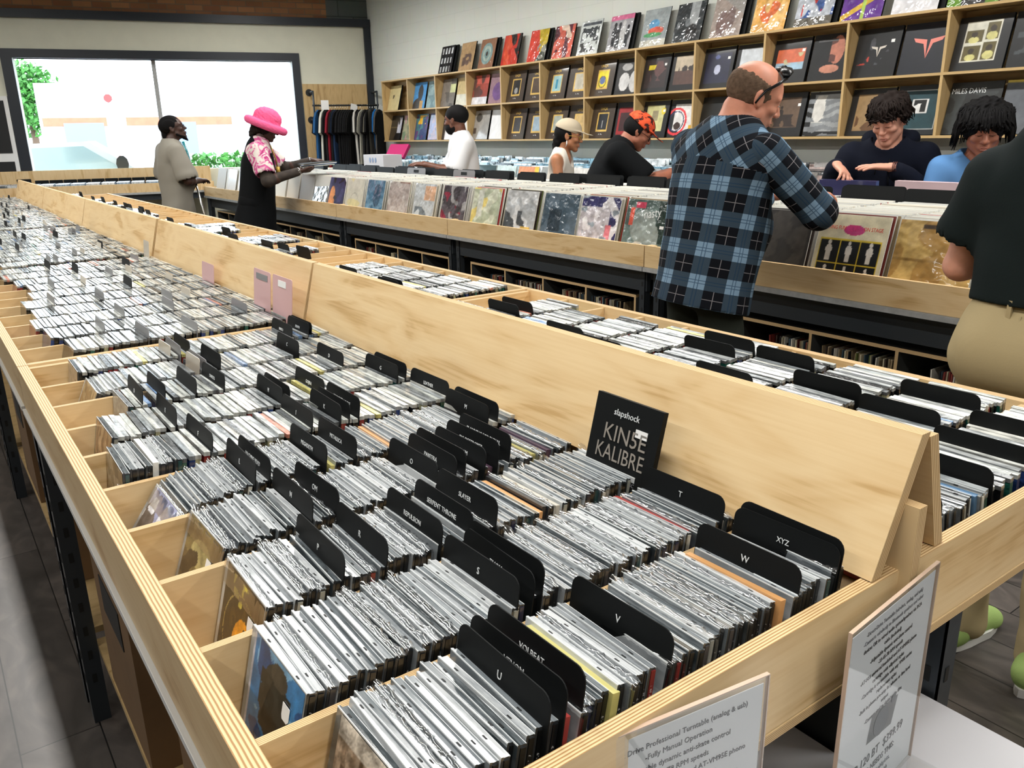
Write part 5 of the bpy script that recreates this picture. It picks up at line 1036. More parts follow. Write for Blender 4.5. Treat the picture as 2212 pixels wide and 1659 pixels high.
# ------------------------------------------------------------------ people: signed-distance bodies turned into continuous surfaces
class SD:
    def __init__(s, lo, hi, h):
        s.h = h; s.lo = np.array(lo, float); s.n = np.ceil((np.array(hi)-s.lo)/h).astype(int)+1
        s.F = np.full(s.n, 1.0, np.float32); s.M = Matrix()
    def _reg(s, c, R):
        i0 = np.maximum(0, np.floor((c-R-s.lo)/s.h).astype(int)); i1 = np.minimum(s.n, np.ceil((c+R-s.lo)/s.h).astype(int)+1)
        if np.any(i1 <= i0): return None
        return tuple(slice(a, b) for a, b in zip(i0, i1))
    def _pts(s, sl):
        ax = [s.lo[k]+s.h*np.arange(sl[k].start, sl[k].stop) for k in range(3)]
        X, Y, Z = np.meshgrid(*ax, indexing='ij'); Mi = np.array(s.M.inverted())
        return [Mi[r, 0]*X+Mi[r, 1]*Y+Mi[r, 2]*Z+Mi[r, 3] for r in range(3)]
    def _op(s, sl, d, k, sub):
        F = s.F[sl]
        if sub: a = F; b = -d; hh = np.clip(.5-.5*(b-a)/k*-1, 0, 1) if False else np.clip(.5+.5*(b-a)/k, 0, 1); s.F[sl] = a*(1-hh)+b*hh+k*hh*(1-hh)
        else: hh = np.clip(.5+.5*(F-d)/k, 0, 1); s.F[sl] = F*(1-hh)+d*hh-k*hh*(1-hh)
    def cone(s, a, b, ra, rb, k=.012, sub=False, sq=None, disp=None):
        """tapered capsule; sq=(axis vector, factor) squashes it along that axis"""
        a = np.array(a, float); b = np.array(b, float)
        ca = np.array(s.M @ Vector(a)); cb = np.array(s.M @ Vector(b)); R = max(ra, rb)*1.15*(max(1, 1/sq[1]) if False else 1)+np.linalg.norm(ca-cb)/2+k+.01
        if sq: R = R*max(1, sq[1])+.02
        sl = s._reg((ca+cb)/2, R)
        if sl is None: return
        P = s._pts(sl)
        ab = b-a; q = [P[i]-a[i] for i in range(3)]
        t = np.clip((q[0]*ab[0]+q[1]*ab[1]+q[2]*ab[2])/max(ab @ ab, 1e-9), 0, 1); v = [q[i]-t*ab[i] for i in range(3)]
        f = 1
        if sq:
            n_ = np.array(sq[0], float); n_ /= np.linalg.norm(n_); dp = v[0]*n_[0]+v[1]*n_[1]+v[2]*n_[2]; g = 1/sq[1]-1
            v = [v[i]+dp*n_[i]*g for i in range(3)]; f = min(1, sq[1])
        d = (np.sqrt(v[0]**2+v[1]**2+v[2]**2)-(ra+(rb-ra)*t))*f
        if disp: d = d+disp(P)
        s._op(sl, d, k, sub)
    def ell(s, c, r, k=.012, sub=False, rot=None, disp=None):
        c = np.array(c, float); cc = np.array(s.M @ Vector(c)); sl = s._reg(cc, max(r)+k+.01)
        if sl is None: return
        P = s._pts(sl); q = [P[i]-c[i] for i in range(3)]
        if rot is not None:
            m = np.array(rot.inverted()); q = [m[i, 0]*q[0]+m[i, 1]*q[1]+m[i, 2]*q[2] for i in range(3)]
        k0 = np.sqrt(sum((q[i]/r[i])**2 for i in range(3)))+1e-9; k1 = np.sqrt(sum((q[i]/r[i]**2)**2 for i in range(3)))+1e-9
        d = k0*(k0-1)/k1
        if disp: d = d+disp(P)
        s._op(sl, d, k, sub)
    def cut(s, p, n):     # remove everything on the +n side of plane p
        p = np.array(s.M @ Vector(p)); n = np.array(s.M.to_3x3() @ Vector(n)); n = n/np.linalg.norm(n)
        ax = [s.lo[k]+s.h*np.arange(s.n[k]) for k in range(3)]
        d = (ax[0][:, None, None]-p[0])*n[0]+(ax[1][None, :, None]-p[1])*n[1]+(ax[2][None, None, :]-p[2])*n[2]
        s.F = np.maximum(s.F, d.astype(np.float32))
    def mesh(s, name, mat, uvf=None, smooth=True):
        F = s.F; ins = F < 0; nx, ny, nz = F.shape
        c = np.zeros((nx-1, ny-1, nz-1), np.int8)
        for i in (0, 1):
            for j in (0, 1):
                for k in (0, 1): c += ins[i:nx-1+i, j:ny-1+j, k:nz-1+k]
        act = (c > 0) & (c < 8); idx = np.full(act.shape, -1, np.int64); I, J, K = np.nonzero(act); idx[I, J, K] = np.arange(len(I))
        acc = np.zeros((len(I), 3)); cnt = np.zeros(len(I))
        off = [(i, j, k) for i in (0, 1) for j in (0, 1) for k in (0, 1)]
        for a in off:
            for ax in range(3):
                if a[ax]: continue
                b = list(a); b[ax] = 1
                fa = F[I+a[0], J+a[1], K+a[2]]; fb = F[I+b[0], J+b[1], K+b[2]]; m = (fa < 0) != (fb < 0)
                t = np.where(m, fa/np.where(m, fa-fb, 1), 0)
                for q in range(3): acc[:, q] += np.where(m, a[q]+(t if q == ax else 0), 0)
                cnt += m
        V = (np.stack([I, J, K], 1)+acc/np.maximum(cnt, 1)[:, None])*s.h+s.lo
        Q = []
        for ax in range(3):
            sl0 = [slice(None)]*3; sl1 = [slice(None)]*3; sl0[ax] = slice(0, -1); sl1[ax] = slice(1, None)
            A = ins[tuple(sl0)]; B = ins[tuple(sl1)]; ch = A != B; o1, o2 = [q for q in range(3) if q != ax]
            P = np.argwhere(ch); m = (P[:, o1] > 0) & (P[:, o2] > 0) & (P[:, o1] < F.shape[o1]-1) & (P[:, o2] < F.shape[o2]-1); P = P[m]
            flip = A[tuple(P.T)]
            def cell(d1, d2):
                q = P.copy(); q[:, o1] += d1; q[:, o2] += d2; return idx[tuple(q.T)]
            q4 = np.stack([cell(-1, -1), cell(0, -1), cell(0, 0), cell(-1, 0)], 1)
            if ax == 1: flip = ~flip
            q4[~flip] = q4[~flip][:, ::-1]; Q.append(q4)
        Q = np.concatenate(Q) if Q else np.zeros((0, 4), int); Q = Q[(Q >= 0).all(1)]
        me = bpy.data.meshes.new(name); me.vertices.add(len(V)); me.vertices.foreach_set('co', V.ravel().astype(np.float32))
        me.loops.add(len(Q)*4); me.loops.foreach_set('vertex_index', Q.ravel().astype(np.int32))
        me.polygons.add(len(Q)); me.polygons.foreach_set('loop_start', np.arange(len(Q), dtype=np.int32)*4)
        try: me.polygons.foreach_set('loop_total', np.full(len(Q), 4, np.int32))
        except Exception: pass
        me.polygons.foreach_set('use_smooth', np.full(len(Q), smooth)); me.update(calc_edges=True); me.validate()
        me.materials.append(MATS[mat])
        if uvf is not None:
            cen = V[Q].mean(1); uv = uvf(V[Q.ravel()], np.repeat(cen, 4, 0)); l = me.uv_layers.new(name='UVMap'); l.data.foreach_set('uv', uv.ravel().astype(np.float32))
        return me
def skinmat(name, c, rough=.5):
    m, t, p = nt(name); setp(p, c, rough, .4); p.inputs['Subsurface Weight'].default_value = .08; p.inputs['Subsurface Radius'].default_value = (.01, .004, .002); p.inputs['Subsurface Scale'].default_value = .5
    tc = N(t, 'ShaderNodeTexCoord'); n = N(t, 'ShaderNodeTexNoise'); n.inputs['Scale'].default_value = 22; n.inputs['Detail'].default_value = 5
    r = ramp(t, [(.3, tuple(x*.86 for x in c)), (.7, (min(1, c[0]*1.1), c[1]*1.04, c[2]*1.02))]); t.links.new(tc.outputs['Object'], n.inputs['Vector']); t.links.new(n.outputs[0], r.inputs[0]); t.links.new(r.outputs[0], p.inputs['Base Color'])
    return name
skinmat('skin_fair', rgb(205, 150, 128)); skinmat('skin_pink', rgb(202, 138, 112)); skinmat('skin_tan', rgb(176, 122, 88)); skinmat('skin_brown', rgb(104, 66, 50)); skinmat('skin_dark', rgb(72, 50, 42)); skinmat('skin_mid', rgb(164, 106, 84))
plain('lip', rgb(176, 112, 98), .5); plain('lip_dark', rgb(96, 54, 50), .45); plain('eye_white', rgb(226, 222, 216), .2); plain('iris', rgb(40, 28, 22), .15); plain('brow', rgb(34, 24, 20), .8)
plain('hair_dark', rgb(30, 22, 19), .75, .15, bump=(90, .4)); plain('hair_black', rgb(13, 12, 13), .75, .15, bump=(120, .5)); plain('hair_brown', rgb(44, 33, 27), .75, .15, bump=(70, .3)); plain('hair_grey', rgb(96, 84, 72), .7, bump=(160, .6))
plain('stubble', rgb(98, 80, 66), .9, .1, bump=(200, .5), var=.28, vscale=70)
def folds(scale, amp, seed=0, vert=.35):
    r = np.random.default_rng(seed); W = [(r.normal(size=3)*np.array([1, 1, vert])*scale, r.random()*6.28, r.random()) for _ in range(5)]
    def f(P):
        d = 0
        for w_, ph, a in W: d = d+a*np.sin(P[0]*w_[0]+P[1]*w_[1]+P[2]*w_[2]+ph+1.2*np.sin(P[2]*w_[1]*.7+ph))
        return d*amp/2.2
    return f
def Rm(yaw=0, pitch=0, roll=0):  # yaw about z, pitch nose-down positive, roll
    return Matrix.Rotation(math.radians(yaw), 4, 'Z') @ Matrix.Rotation(math.radians(pitch), 4, 'Y') @ Matrix.Rotation(math.radians(roll), 4, 'X')
def build_head(sd, H, jaw=1.0, nose=1.0, chub=0.0, ear=True):
    sd.M = H
    sd.ell((-.012, 0, .035), (.099, .078, .088), .01); sd.ell((.02, 0, .02), (.078, .068, .075), .02)
    sd.ell((.022, 0, -.04), (.068+chub, .058+chub, .066), .02)
    sd.cone((.02, -.046, -.055), (.066, -.012, -.096), .024*jaw+chub, .017*jaw, .02); sd.cone((.02, .046, -.055), (.066, .012, -.096), .024*jaw+chub, .017*jaw, .02)
    sd.ell((.074, 0, -.098), (.019, .02*jaw, .017), .015)
    for s_ in (-1, 1):
        sd.ell((.062, s_*.038, -.022), (.028, .026, .02), .014)         # cheekbone
        sd.cone((.086, s_*.008, .022), (.074, s_*.05, .022), .009, .010, .012)   # brow
        sd.ell((.098, s_*.032, .003), (.017, .018, .012), .010, sub=True)  # socket
        sd.ell((.080, s_*.031, .002), (.0125, .016, .0125), .003)       # eyeball under lid
        if ear:
            sd.ell((-.004, s_*.079, -.004), (.020, .009, .033), .006, rot=Matrix.Rotation(math.radians(-12), 3, 'Y') @ Matrix.Rotation(math.radians(s_*-18), 3, 'Z'))
            sd.ell((.002, s_*.089, -.002), (.010, .006, .019), .004, sub=True)
    sd.cone((.090, 0, .012), (.112*1, 0, -.026), .0085, .0115*nose, .008); sd.ell((.101, -.011*nose, -.031), (.011, .008*nose, .008), .006); sd.ell((.101, .011*nose, -.031), (.011, .008*nose, .008), .006)
    sd.ell((.088, 0, -.062), (.014, .026, .014), .016)
    sd.ell((.1035, 0, -.064), (.005, .020, .0022), .003, sub=True)
    sd.M = Matrix()
def hand(sd, W, D, U, side=1, curl=25, s=1.0, spread=6, thumb=35, k=.004):
    """W wrist point, D pointing direction, U back-of-hand normal; curl in degrees per joint"""
    D = Vector(D).normalized(); U = (Vector(U)-D*Vector(U).dot(D)).normalized(); L = U.cross(D)*side   # towards the thumb
    W = Vector(W); palm = W+D*.05*s
    sd.cone(W, W+D*.045*s, .026*s, .034*s, .012, sq=(U, .5)); sd.cone(W+D*.03*s+L*.014*s, W+D*.082*s+L*.016*s, .024*s, .022*s, .012, sq=(U, .55)); sd.cone(W+D*.03*s-L*.012*s, W+D*.078*s-L*.016*s, .022*s, .021*s, .012, sq=(U, .55))
    for i, (off, ln, r) in enumerate(((.029, .072, .0092), (.010, .080, .0095), (-.010, .074, .0090), (-.028, .058, .0080))):
        base = W+D*(.086-.004*abs(i-1))*s+L*off*s; a = math.radians(spread*(1.3-i)); d = (D*math.cos(a)+L*math.sin(a)).normalized(); p = base; c = curl*.5+i*3
        for j, fr in enumerate((.45, .31, .24)):
            d2 = (d*math.cos(math.radians(c))-U*math.sin(math.radians(c))).normalized(); q = p+d2*ln*fr*s
            sd.cone(p, q, r*s*(1-.08*j), r*s*(1-.08*(j+1)), k); p = q; c += curl
    a = math.radians(thumb); d = (D*math.cos(a)+L*math.sin(a)-U*.25).normalized(); b = W+D*.022*s+L*.024*s
    sd.cone(b, b+d*.04*s, .015*s, .012*s, .01); sd.cone(b+d*.04*s, b+d*.04*s+(d*.8+D*.4).normalized()*.03*s, .0115*s, .0105*s, k); p = b+d*.04*s+(d*.8+D*.4).normalized()*.03*s
    sd.cone(p, p+(d*.55+D*.7).normalized()*.026*s, .0105*s, .009*s, k)
def V3(p): return Vector(p)
def person(loc, yaw, lab, sp):
    """sp: all joints in the person's own frame (x forward, y left, z up)"""
    root = empty('person', (loc[0], loc[1], 0), math.radians(yaw)); tag(root, lab, 'person')
    hip, chest, neck = V3(sp['hip']), V3(sp['chest']), V3(sp['neck']); hc = V3(sp['head']); H = Matrix.Translation(hc) @ Rm(*sp['hrot']); hs = sp.get('hs', 1.0); H = H @ Matrix.Scale(hs, 4)
    sh = [V3(sp['shL']), V3(sp['shR'])]; el = [V3(sp['elL']), V3(sp['elR'])]; wr = [V3(sp['wrL']), V3(sp['wrR'])]
    g = sp.get('girth', 1.0); ar = sp.get('arm', 1.0); up = (neck-hip).normalized(); acr = (sh[0]-sh[1]).normalized(); fw = acr.cross(up).normalized()
    allp = [hc+Vector((0, 0, .16)), hc-Vector((.13, .12, .16)), hc+Vector((.16, .12, 0)), hip]+sh+el+wr+[w_+Vector(d)*.2 for w_, d in zip(wr, (sp['hdL'], sp['hdR']))]
    lo = np.array([min(p[i] for p in allp) for i in range(3)])-.10; hi = np.array([max(p[i] for p in allp) for i in range(3)])+.10
    h = sp.get('res', .006)
    # --- skin
    sd = SD(lo, hi, h)
    jb = neck+up*.0; 
    neckb = neck-up*.03; htop = H @ Vector((-.028, 0, -.06))
    sd.cone(neckb, htop, .062*sp.get('neckr', 1.0), .054*sp.get('neckr', 1.0), .02)
    sd.cone(sh[0]*.86+sh[1]*.14-up*.02, sh[1]*.86+sh[0]*.14-up*.02, .055, .055, .05)
    sd.cone(chest-up*.12, chest+up*.08, .11*g, .11*g, .05, sq=(fw, .72)); sd.cone(hip, chest-up*.1, .10*g, .10*g, .05, sq=(fw, .8))
    for i in (0, 1):
        sd.cone(sh[i], el[i], .048*ar, .038*ar, .03); sd.cone(el[i], wr[i], .038*ar, .026*ar, .012)
        mid = el[i].lerp(wr[i], .25); sd.ell(mid, (.042*ar,)*3, .03)
    for i, (d, u) in enumerate(((sp['hdL'], sp['huL']), (sp['hdR'], sp['huR']))):
        hand(sd, wr[i], d, u, side=(-1 if i == 0 else 1)*sp.get('hflip', (1, 1))[i], curl=sp.get('curl', (22, 22))[i], s=sp.get('hand', 1.0), k=max(.003, h*.6))
    build_head(sd, H, sp.get('jaw', 1.0), sp.get('nose', 1.0), sp.get('chub', 0))
    body = link('body', sd.mesh('body', sp['skin']), root)
    # --- face details
    if sp.get('face', True):
        for s_ in (-1, 1):
            if sp.get('eyes', 'open') == 'open':
                mb = MB(); mb.tube([H @ Vector((.0865, s_*.031-.010, .001)), H @ Vector((.0895, s_*.031-.004, .003)), H @ Vector((.0895, s_*.031+.004, .003)), H @ Vector((.0865, s_*.031+.010, .001))], [.001, .0042, .0042, .001], 8, 0)
                mb.tube([H @ Vector((.0925, s_*.031, .002)), H @ Vector((.0935, s_*.031, .002))], .0036, 8, 1); link('eye', mb.data('eye', ['eye_white', 'iris']), root)
            mb = MB(); mb.tube([H @ Vector((.094-.002, s_*.022-s_*.009, .0)), H @ Vector((.0932, s_*.031, -.0035 if sp.get('eyes', 'open') != 'open' else .0075)), H @ Vector((.084, s_*.046, .0))], [.0008, .0016, .0008], 6); link('eyelashes', mb.data('lash', ['brow']), root)
            mb = MB(); mb.tube([H @ Vector((.0955, s_*.012, .020)), H @ Vector((.0930, s_*.030, .027)), H @ Vector((.080, s_*.050, .022))], [.0028, .0036, .0012], 6, sy=.7); link('eyebrow', mb.data('brow', ['brow']), root)
        lp = 'lip_dark' if sp['skin'] in ('skin_brown', 'skin_dark') else 'lip'
        mb = MB(); mb.tube([H @ Vector((.093, -.022, -.066)), H @ Vector((.1015, -.010, -.058)), H @ Vector((.103, 0, -.0600)), H @ Vector((.1015, .010, -.058)), H @ Vector((.093, .022, -.066))], [.0008, .0034, .0028, .0034, .0008], 7)
        mb.tube([H @ Vector((.092, -.020, -.069)), H @ Vector((.1005, -.009, -.070)), H @ Vector((.101, .0, -.0705)), H @ Vector((.1005, .009, -.070)), H @ Vector((.092, .020, -.069))], [.0008, .0038, .0042, .0038, .0008], 7); link('lips', mb.data('lips', [lp]), root)
    # --- top garment
    tp = sp['top']; th = tp.get('thick', .012); fd = folds(tp.get('fs', 26), tp.get('fa', .006), tp.get('seed', 1))
    lo2 = lo.copy(); lo2[2] = min(lo[2], (hip-up*.25)[2]-.05); lo2[0] = min(lo[0], hip.x-.25); hi2 = hi.copy(); hi2[0] = max(hi[0], hip.x+.25); lo2[1] = min(lo[1], -.3); hi2[1] = max(hi[1], .3)
    hh = max(h, .006)
    sd = SD(lo2, hi2, hh)
    bl = sp.get('belly', 0); hem = hip-up*tp.get('hem', .08)
    hemw = tp.get('hemw', 1.0)
    sd.cone(hem, hip+up*.12, .165*g*hemw, .155*g, .05, sq=(fw, .72), disp=fd)
    if bl: sd.ell(hip+up*.16+fw*(.05+bl*.3), (.12+bl, .14*g, .17), .06, disp=fd)
    sd.cone(hip+up*.08, chest+up*.02, .152*g, .162*g, .06, sq=(fw, .70), disp=fd)
    sd.cone(chest-up*.02, chest+up*.10, .160*g, .125*g, .06, sq=(fw, .66), disp=fd)
    sd.cone(sh[0]*.93+sh[1]*.07-up*.025, sh[1]*.93+sh[0]*.07-up*.025, .062*ar+th, .062*ar+th, .06)
    sd.cone(sh[0]*.78+sh[1]*.22+up*.0, neck+up*.005, .05, .066, .05); sd.cone(sh[1]*.78+sh[0]*.22, neck+up*.005, .05, .066, .05)
    sep = tp.get('sep_sleeves', False)
    def sleeve_sd(S_, i):
        if tp.get('sleeve', 'short') == 'none': return
        if tp.get('sleeve') == 'long':
            S_.cone(sh[i], el[i], .058*ar+th, .050*ar+th, .03, disp=fd); S_.cone(el[i], el[i].lerp(wr[i], tp.get('cuff', .93)), .050*ar+th, .034*ar+th, .015, disp=fd)
        else:
            e = sh[i].lerp(el[i], tp.get('slen', .62)); S_.cone(sh[i], e, .058*ar+th, .060*ar+th+tp.get('flare', .004), .03, disp=fd)
    if not sep:
        for i in (0, 1): sleeve_sd(sd, i)
    sd.cut(hem+up*.0, -up)
    # neckline and sleeve openings
    nk = tp.get('neckcut', .078); sd.cone(neck+up*.02+fw*.01, neck+up*.2, nk, nk+.03, .008, sub=True)
    if tp.get('sleeve', 'short') == 'none':
        for i in (0, 1): sd.ell(sh[i]+(sh[i]-sh[1-i]).normalized()*.035-up*.02, (.085, .072, .13), .01, sub=True)
        sd.ell(neck+fw*.08, (.10, .085, .11), .01, sub=True)
    if tp.get('sleeve', 'short') == 'short' and not sep:
        for i in (0, 1):
            d = (el[i]-sh[i]).normalized(); e = sh[i].lerp(el[i], tp.get('slen', .62)); sd.cone(e+d*.035, e+d*.12, .075*ar, .075*ar, .004, sub=True)
    cen_ = (hip+chest)/2
    def uv_t(P, C_):
        c = np.array(cen_); f = np.array(fw); a = np.array(acr); u_ = np.array(up); q = P-c; ang_f = q @ f; ang_a = q @ a; ang = np.arctan2(ang_a, -ang_f/.72)
        cq = C_-c; angc = np.arctan2(cq @ a, -(cq @ f)/.72); ang = np.where(ang-angc > 3.14, ang-6.283, np.where(ang-angc < -3.14, ang+6.283, ang))
        u = ang*.165; v = q @ u_
        yoke = (cq @ u_) > (tp.get('yoke', 9)-.10*np.abs(cq @ a)/.2*(-1 if True else 1)*-.35)
        c45 = .7071; u2 = ang_a*c45+(v)*c45; v2 = -ang_a*c45+v*c45
        return np.stack([np.where(yoke, u2, u), np.where(yoke, v2, v)], 1)
    top = link(tp['name'], sd.mesh(tp['name'], tp['mat'], uv_t), root)
    if sep:
        for i in (0, 1):
            s2 = SD(lo2, hi2, hh); sleeve_sd(s2, i); a = np.array(sh[i]); ax = np.array((el[i]-sh[i]).normalized()); l1 = (el[i]-sh[i]).length
            ref_ = np.cross(ax, np.array(up)); ref_ /= np.linalg.norm(ref_); r2 = np.cross(ax, ref_)
            bx_ = np.array((wr[i]-el[i]).normalized()); e_ = np.array(el[i])
            def uv_s(P, C_, a=a, ax=ax, ref_=ref_, r2=r2, bx_=bx_, e_=e_, l1=l1):
                q = P-a; t1 = q @ ax; q2 = P-e_; t2 = q2 @ bx_; low = (C_-e_) @ (bx_) > 0.0
                v = np.where(low & (((C_-a) @ ax) > l1*.7), l1+t2, t1); r_ = np.where(low, 1, 0)
                qq = np.where((r_ == 1)[:, None], q2-np.outer(t2, bx_), q-np.outer(t1, ax)); an = np.arctan2(qq @ r2, qq @ ref_)
                cc = np.where((r_ == 1)[:, None], C_-e_, C_-a); anc = np.arctan2(cc @ r2, cc @ ref_); an = np.where(an-anc > 3.14, an-6.283, np.where(an-anc < -3.14, an+6.283, an))
                return np.stack([an*.068, v], 1)
            if len(s2.F): link('sleeve', s2.mesh('sleeve', tp['mat'], uv_s), top)
    # --- collar
    if tp.get('collar'):
        sc = SD(np.array(neck)-.16, np.array(neck)+.16, .004)
        cr = tp.get('crad', .088); sc.cone(neck+up*.0, neck+up*.052-fw*.006, cr, cr*.90, .004); sc.cut(neck+up*.058-fw*.006, up-fw*.12); sc.cone(neck-up*.10, neck+up*.12, cr*1.02-.004, cr*.80, .003, sub=True)
        sc.M = Matrix(); sc.cone(neck+fw*.09+up*.01, neck+fw*.09+up*.08, .03, .05, .004, sub=True)
        def uv_c(P, C_): q = P-np.array(neck); an = np.arctan2(q @ np.array(acr), q @ np.array(-fw)); return np.stack([an*.08+.03, q @ np.array(up)+.02], 1)
        link('collar', sc.mesh('collar', tp['mat'], uv_c), top)
    # --- trousers and shoes
    bt = sp['bottom']; g = g*bt.get('g', 1); lo3 = np.array([-.45, -.42, -.01]); hi3 = np.array([.40, .42, hip.z+.12]); sd = SD(lo3, hi3, bt.get('res', .010)); fb = folds(bt.get('fs', 20), bt.get('fa', .006), 9, 1.0)
    hw = .095*g; hj = [hip+acr*hw*.95-up*.07, hip-acr*hw*.95-up*.07]
    sd.cone(hip+acr*.04+up*.03, hip-acr*.04+up*.03, .125*g, .125*g, .04, sq=(fw, .82)); sd.cone(hip+acr*.06-up*.07-fw*.03, hip-acr*.06-up*.07-fw*.03, .115*g, .115*g, .04)
    ft = [V3(sp['ftL']), V3(sp['ftR'])]
    for i in (0, 1):
        s_ = 1 if i == 0 else -1; kn = sp.get('kn', (None, None))[i]; kn = V3(kn) if kn else hj[i].lerp(ft[i], .5)+Vector((.03, 0, 0)); an_ = ft[i]+Vector((0, 0, .09)); sd.cone(hj[i], kn, .098*g, .070*bt.get('leg', 1), .03, disp=fb); sd.cone(kn, an_, .070*bt.get('leg', 1), .060*bt.get('leg', 1), .02, disp=fb)
    sd.cut(hip+up*bt.get('rise', .085), up); link('trousers', sd.mesh('trousers', bt['mat']), root)
    for i in (0, 1):
        f_ = ft[i]; ss = SD(np.array(f_)-np.array([.14, .09, .02]), np.array(f_)+np.array([.24, .09, .16]), .006)
        ss.cone(f_+Vector((-.05, 0, .05)), f_+Vector((.13, 0, .035)), .043, .040, .02, sq=((0, 1, 0), .95)); ss.cone(f_+Vector((-.03, 0, .06)), f_+Vector((-.02, 0, .11)), .045, .045, .02); ss.ell(f_+Vector((.15, 0, .03)), (.055, .045, .034), .02); ss.cut(f_+Vector((0, 0, .018)), (0, 0, -1))
        so_ = link('shoe', ss.mesh('shoe', bt.get('shoe', 'dark')), root)
        mb = MB(); P = []
        for k in range(20):
            a = 2*math.pi*k/20; x = math.cos(a); P.append((f_.x+.055+x*.15, f_.y+math.sin(a)*(.048 if x > 0 else .042)))
        mb.face([(x, y, 0.001) for x, y in P][::-1]); mb.face([(x, y, .026) for x, y in P])
        for k in range(20): j = (k+1) % 20; mb.face([(P[k][0], P[k][1], .001), (P[j][0], P[j][1], .001), (P[j][0], P[j][1], .026), (P[k][0], P[k][1], .026)])
        link('sole', mb.data('sole', [bt.get('sole', 'dark')]), so_)
    return root, H, dict(hip=hip, chest=chest, neck=neck, up=up, fw=fw, acr=acr, sh=sh, el=el, wr=wr)
def headpart(name, root, H, fn, mat, res=.004, uvf=None, ext=.19):
    c = H.translation; sd = SD(np.array(c)-ext, np.array(c)+ext, res); sd.M = H; fn(sd); return link(name, sd.mesh(name, mat, uvf), root)
def bumpy(amp, sc, seed=0):
    r = np.random.default_rng(seed); W = [(r.normal(size=3)*sc, r.random()*6.28) for _ in range(7)]
    def f(P):
        d = 0
        for w_, ph in W: d = d+np.sin(P[0]*w_[0]+P[1]*w_[1]+P[2]*w_[2]+ph)
        return d*amp/3
    return f
def locks(root, H, mat, n, seed, gen, name='hair'):
    mb = MB(); r = random.Random(seed)
    for i in range(n):
        pts, rad = gen(r, i); mb.tube([H @ Vector(p) for p in pts], rad, 5, 0, True)
    return link(name, mb.data(name, [mat]), root)

# cloth materials
def plaid():
    m, t, p = nt('plaid_flannel'); setp(p, None, .9, .15); uv = N(t, 'ShaderNodeUVMap'); sp_ = N(t, 'ShaderNodeSeparateXYZ'); t.links.new(uv.outputs[0], sp_.inputs[0])
    L = t.links.new
    def frac(o, off):
        a = N(t, 'ShaderNodeMath', operation='MULTIPLY_ADD'); a.inputs[1].default_value = 1/.122; a.inputs[2].default_value = 50+off; f = N(t, 'ShaderNodeMath', operation='FRACT'); L(sp_.outputs[o], a.inputs[0]); L(a.outputs[0], f.inputs[0]); return f
    def band(f, lo, hi):
        a = N(t, 'ShaderNodeMath', operation='GREATER_THAN'); a.inputs[1].default_value = lo; b = N(t, 'ShaderNodeMath', operation='LESS_THAN'); b.inputs[1].default_value = hi
        c = N(t, 'ShaderNodeMath', operation='MULTIPLY'); L(f.outputs[0], a.inputs[0]); L(f.outputs[0], b.inputs[0]); L(a.outputs[0], c.inputs[0]); L(b.outputs[0], c.inputs[1]); return c
    def mul(a, b): c = N(t, 'ShaderNodeMath', operation='MULTIPLY'); L(a.outputs[0], c.inputs[0]); L(b.outputs[0], c.inputs[1]); return c
    def mx(a, b): c = N(t, 'ShaderNodeMath', operation='MAXIMUM'); L(a.outputs[0], c.inputs[0]); L(b.outputs[0], c.inputs[1]); return c
    def addn(a, b): c = N(t, 'ShaderNodeMath', operation='ADD'); L(a.outputs[0], c.inputs[0]); L(b.outputs[0], c.inputs[1]); return c
    fx, fy = frac(0, 0), frac(1, .1)
    ax, ay = band(fx, 0, .45), band(fy, 0, .45)
    s_ = addn(ax, ay); hf = N(t, 'ShaderNodeMath', operation='MULTIPLY'); hf.inputs[1].default_value = .5; L(s_.outputs[0], hf.inputs[0])
    r = ramp(t, [(0, rgb(12, 15, 22)), (.33, rgb(56, 72, 86)), (.75, rgb(126, 154, 178))]); r.color_ramp.interpolation = 'CONSTANT'; L(hf.outputs[0], r.inputs[0])
    def mixc(prev, fac, col):
        q = N(t, 'ShaderNodeMix', data_type='RGBA'); L(fac.outputs[0], q.inputs[0]); L(prev, q.inputs[6]); q.inputs[7].default_value = (*col, 1); return q.outputs[2]
    out = r.outputs[0]
    dl = mx(mx(band(fx, .17, .195), band(fx, .26, .285)), mx(band(fy, .17, .195), band(fy, .26, .285))); dark_zone = mul(dl, mx(ax, ay))
    hf2 = N(t, 'ShaderNodeMath', operation='MULTIPLY'); hf2.inputs[1].default_value = .7; L(dark_zone.outputs[0], hf2.inputs[0])
    out = mixc(out, hf2, rgb(30, 58, 86))
    inv = N(t, 'ShaderNodeMath', operation='LESS_THAN'); inv.inputs[1].default_value = .25; L(hf.outputs[0], inv.inputs[0])
    wl = mul(mx(band(fx, .715, .735), band(fy, .715, .735)), inv); hf3 = N(t, 'ShaderNodeMath', operation='MULTIPLY'); hf3.inputs[1].default_value = .75; L(wl.outputs[0], hf3.inputs[0])
    out = mixc(out, hf3, rgb(150, 146, 150))
    # twill
    tw = N(t, 'ShaderNodeTexWave'); tw.inputs['Scale'].default_value = 160; tw.bands_direction = 'DIAGONAL'; L(uv.outputs[0], tw.inputs['Vector'])
    q = N(t, 'ShaderNodeMix', data_type='RGBA', blend_type='MULTIPLY'); q.inputs[0].default_value = .28; L(out, q.inputs[6]); L(tw.outputs[0], q.inputs[7]); L(q.outputs[2], p.inputs['Base Color'])
plaid()
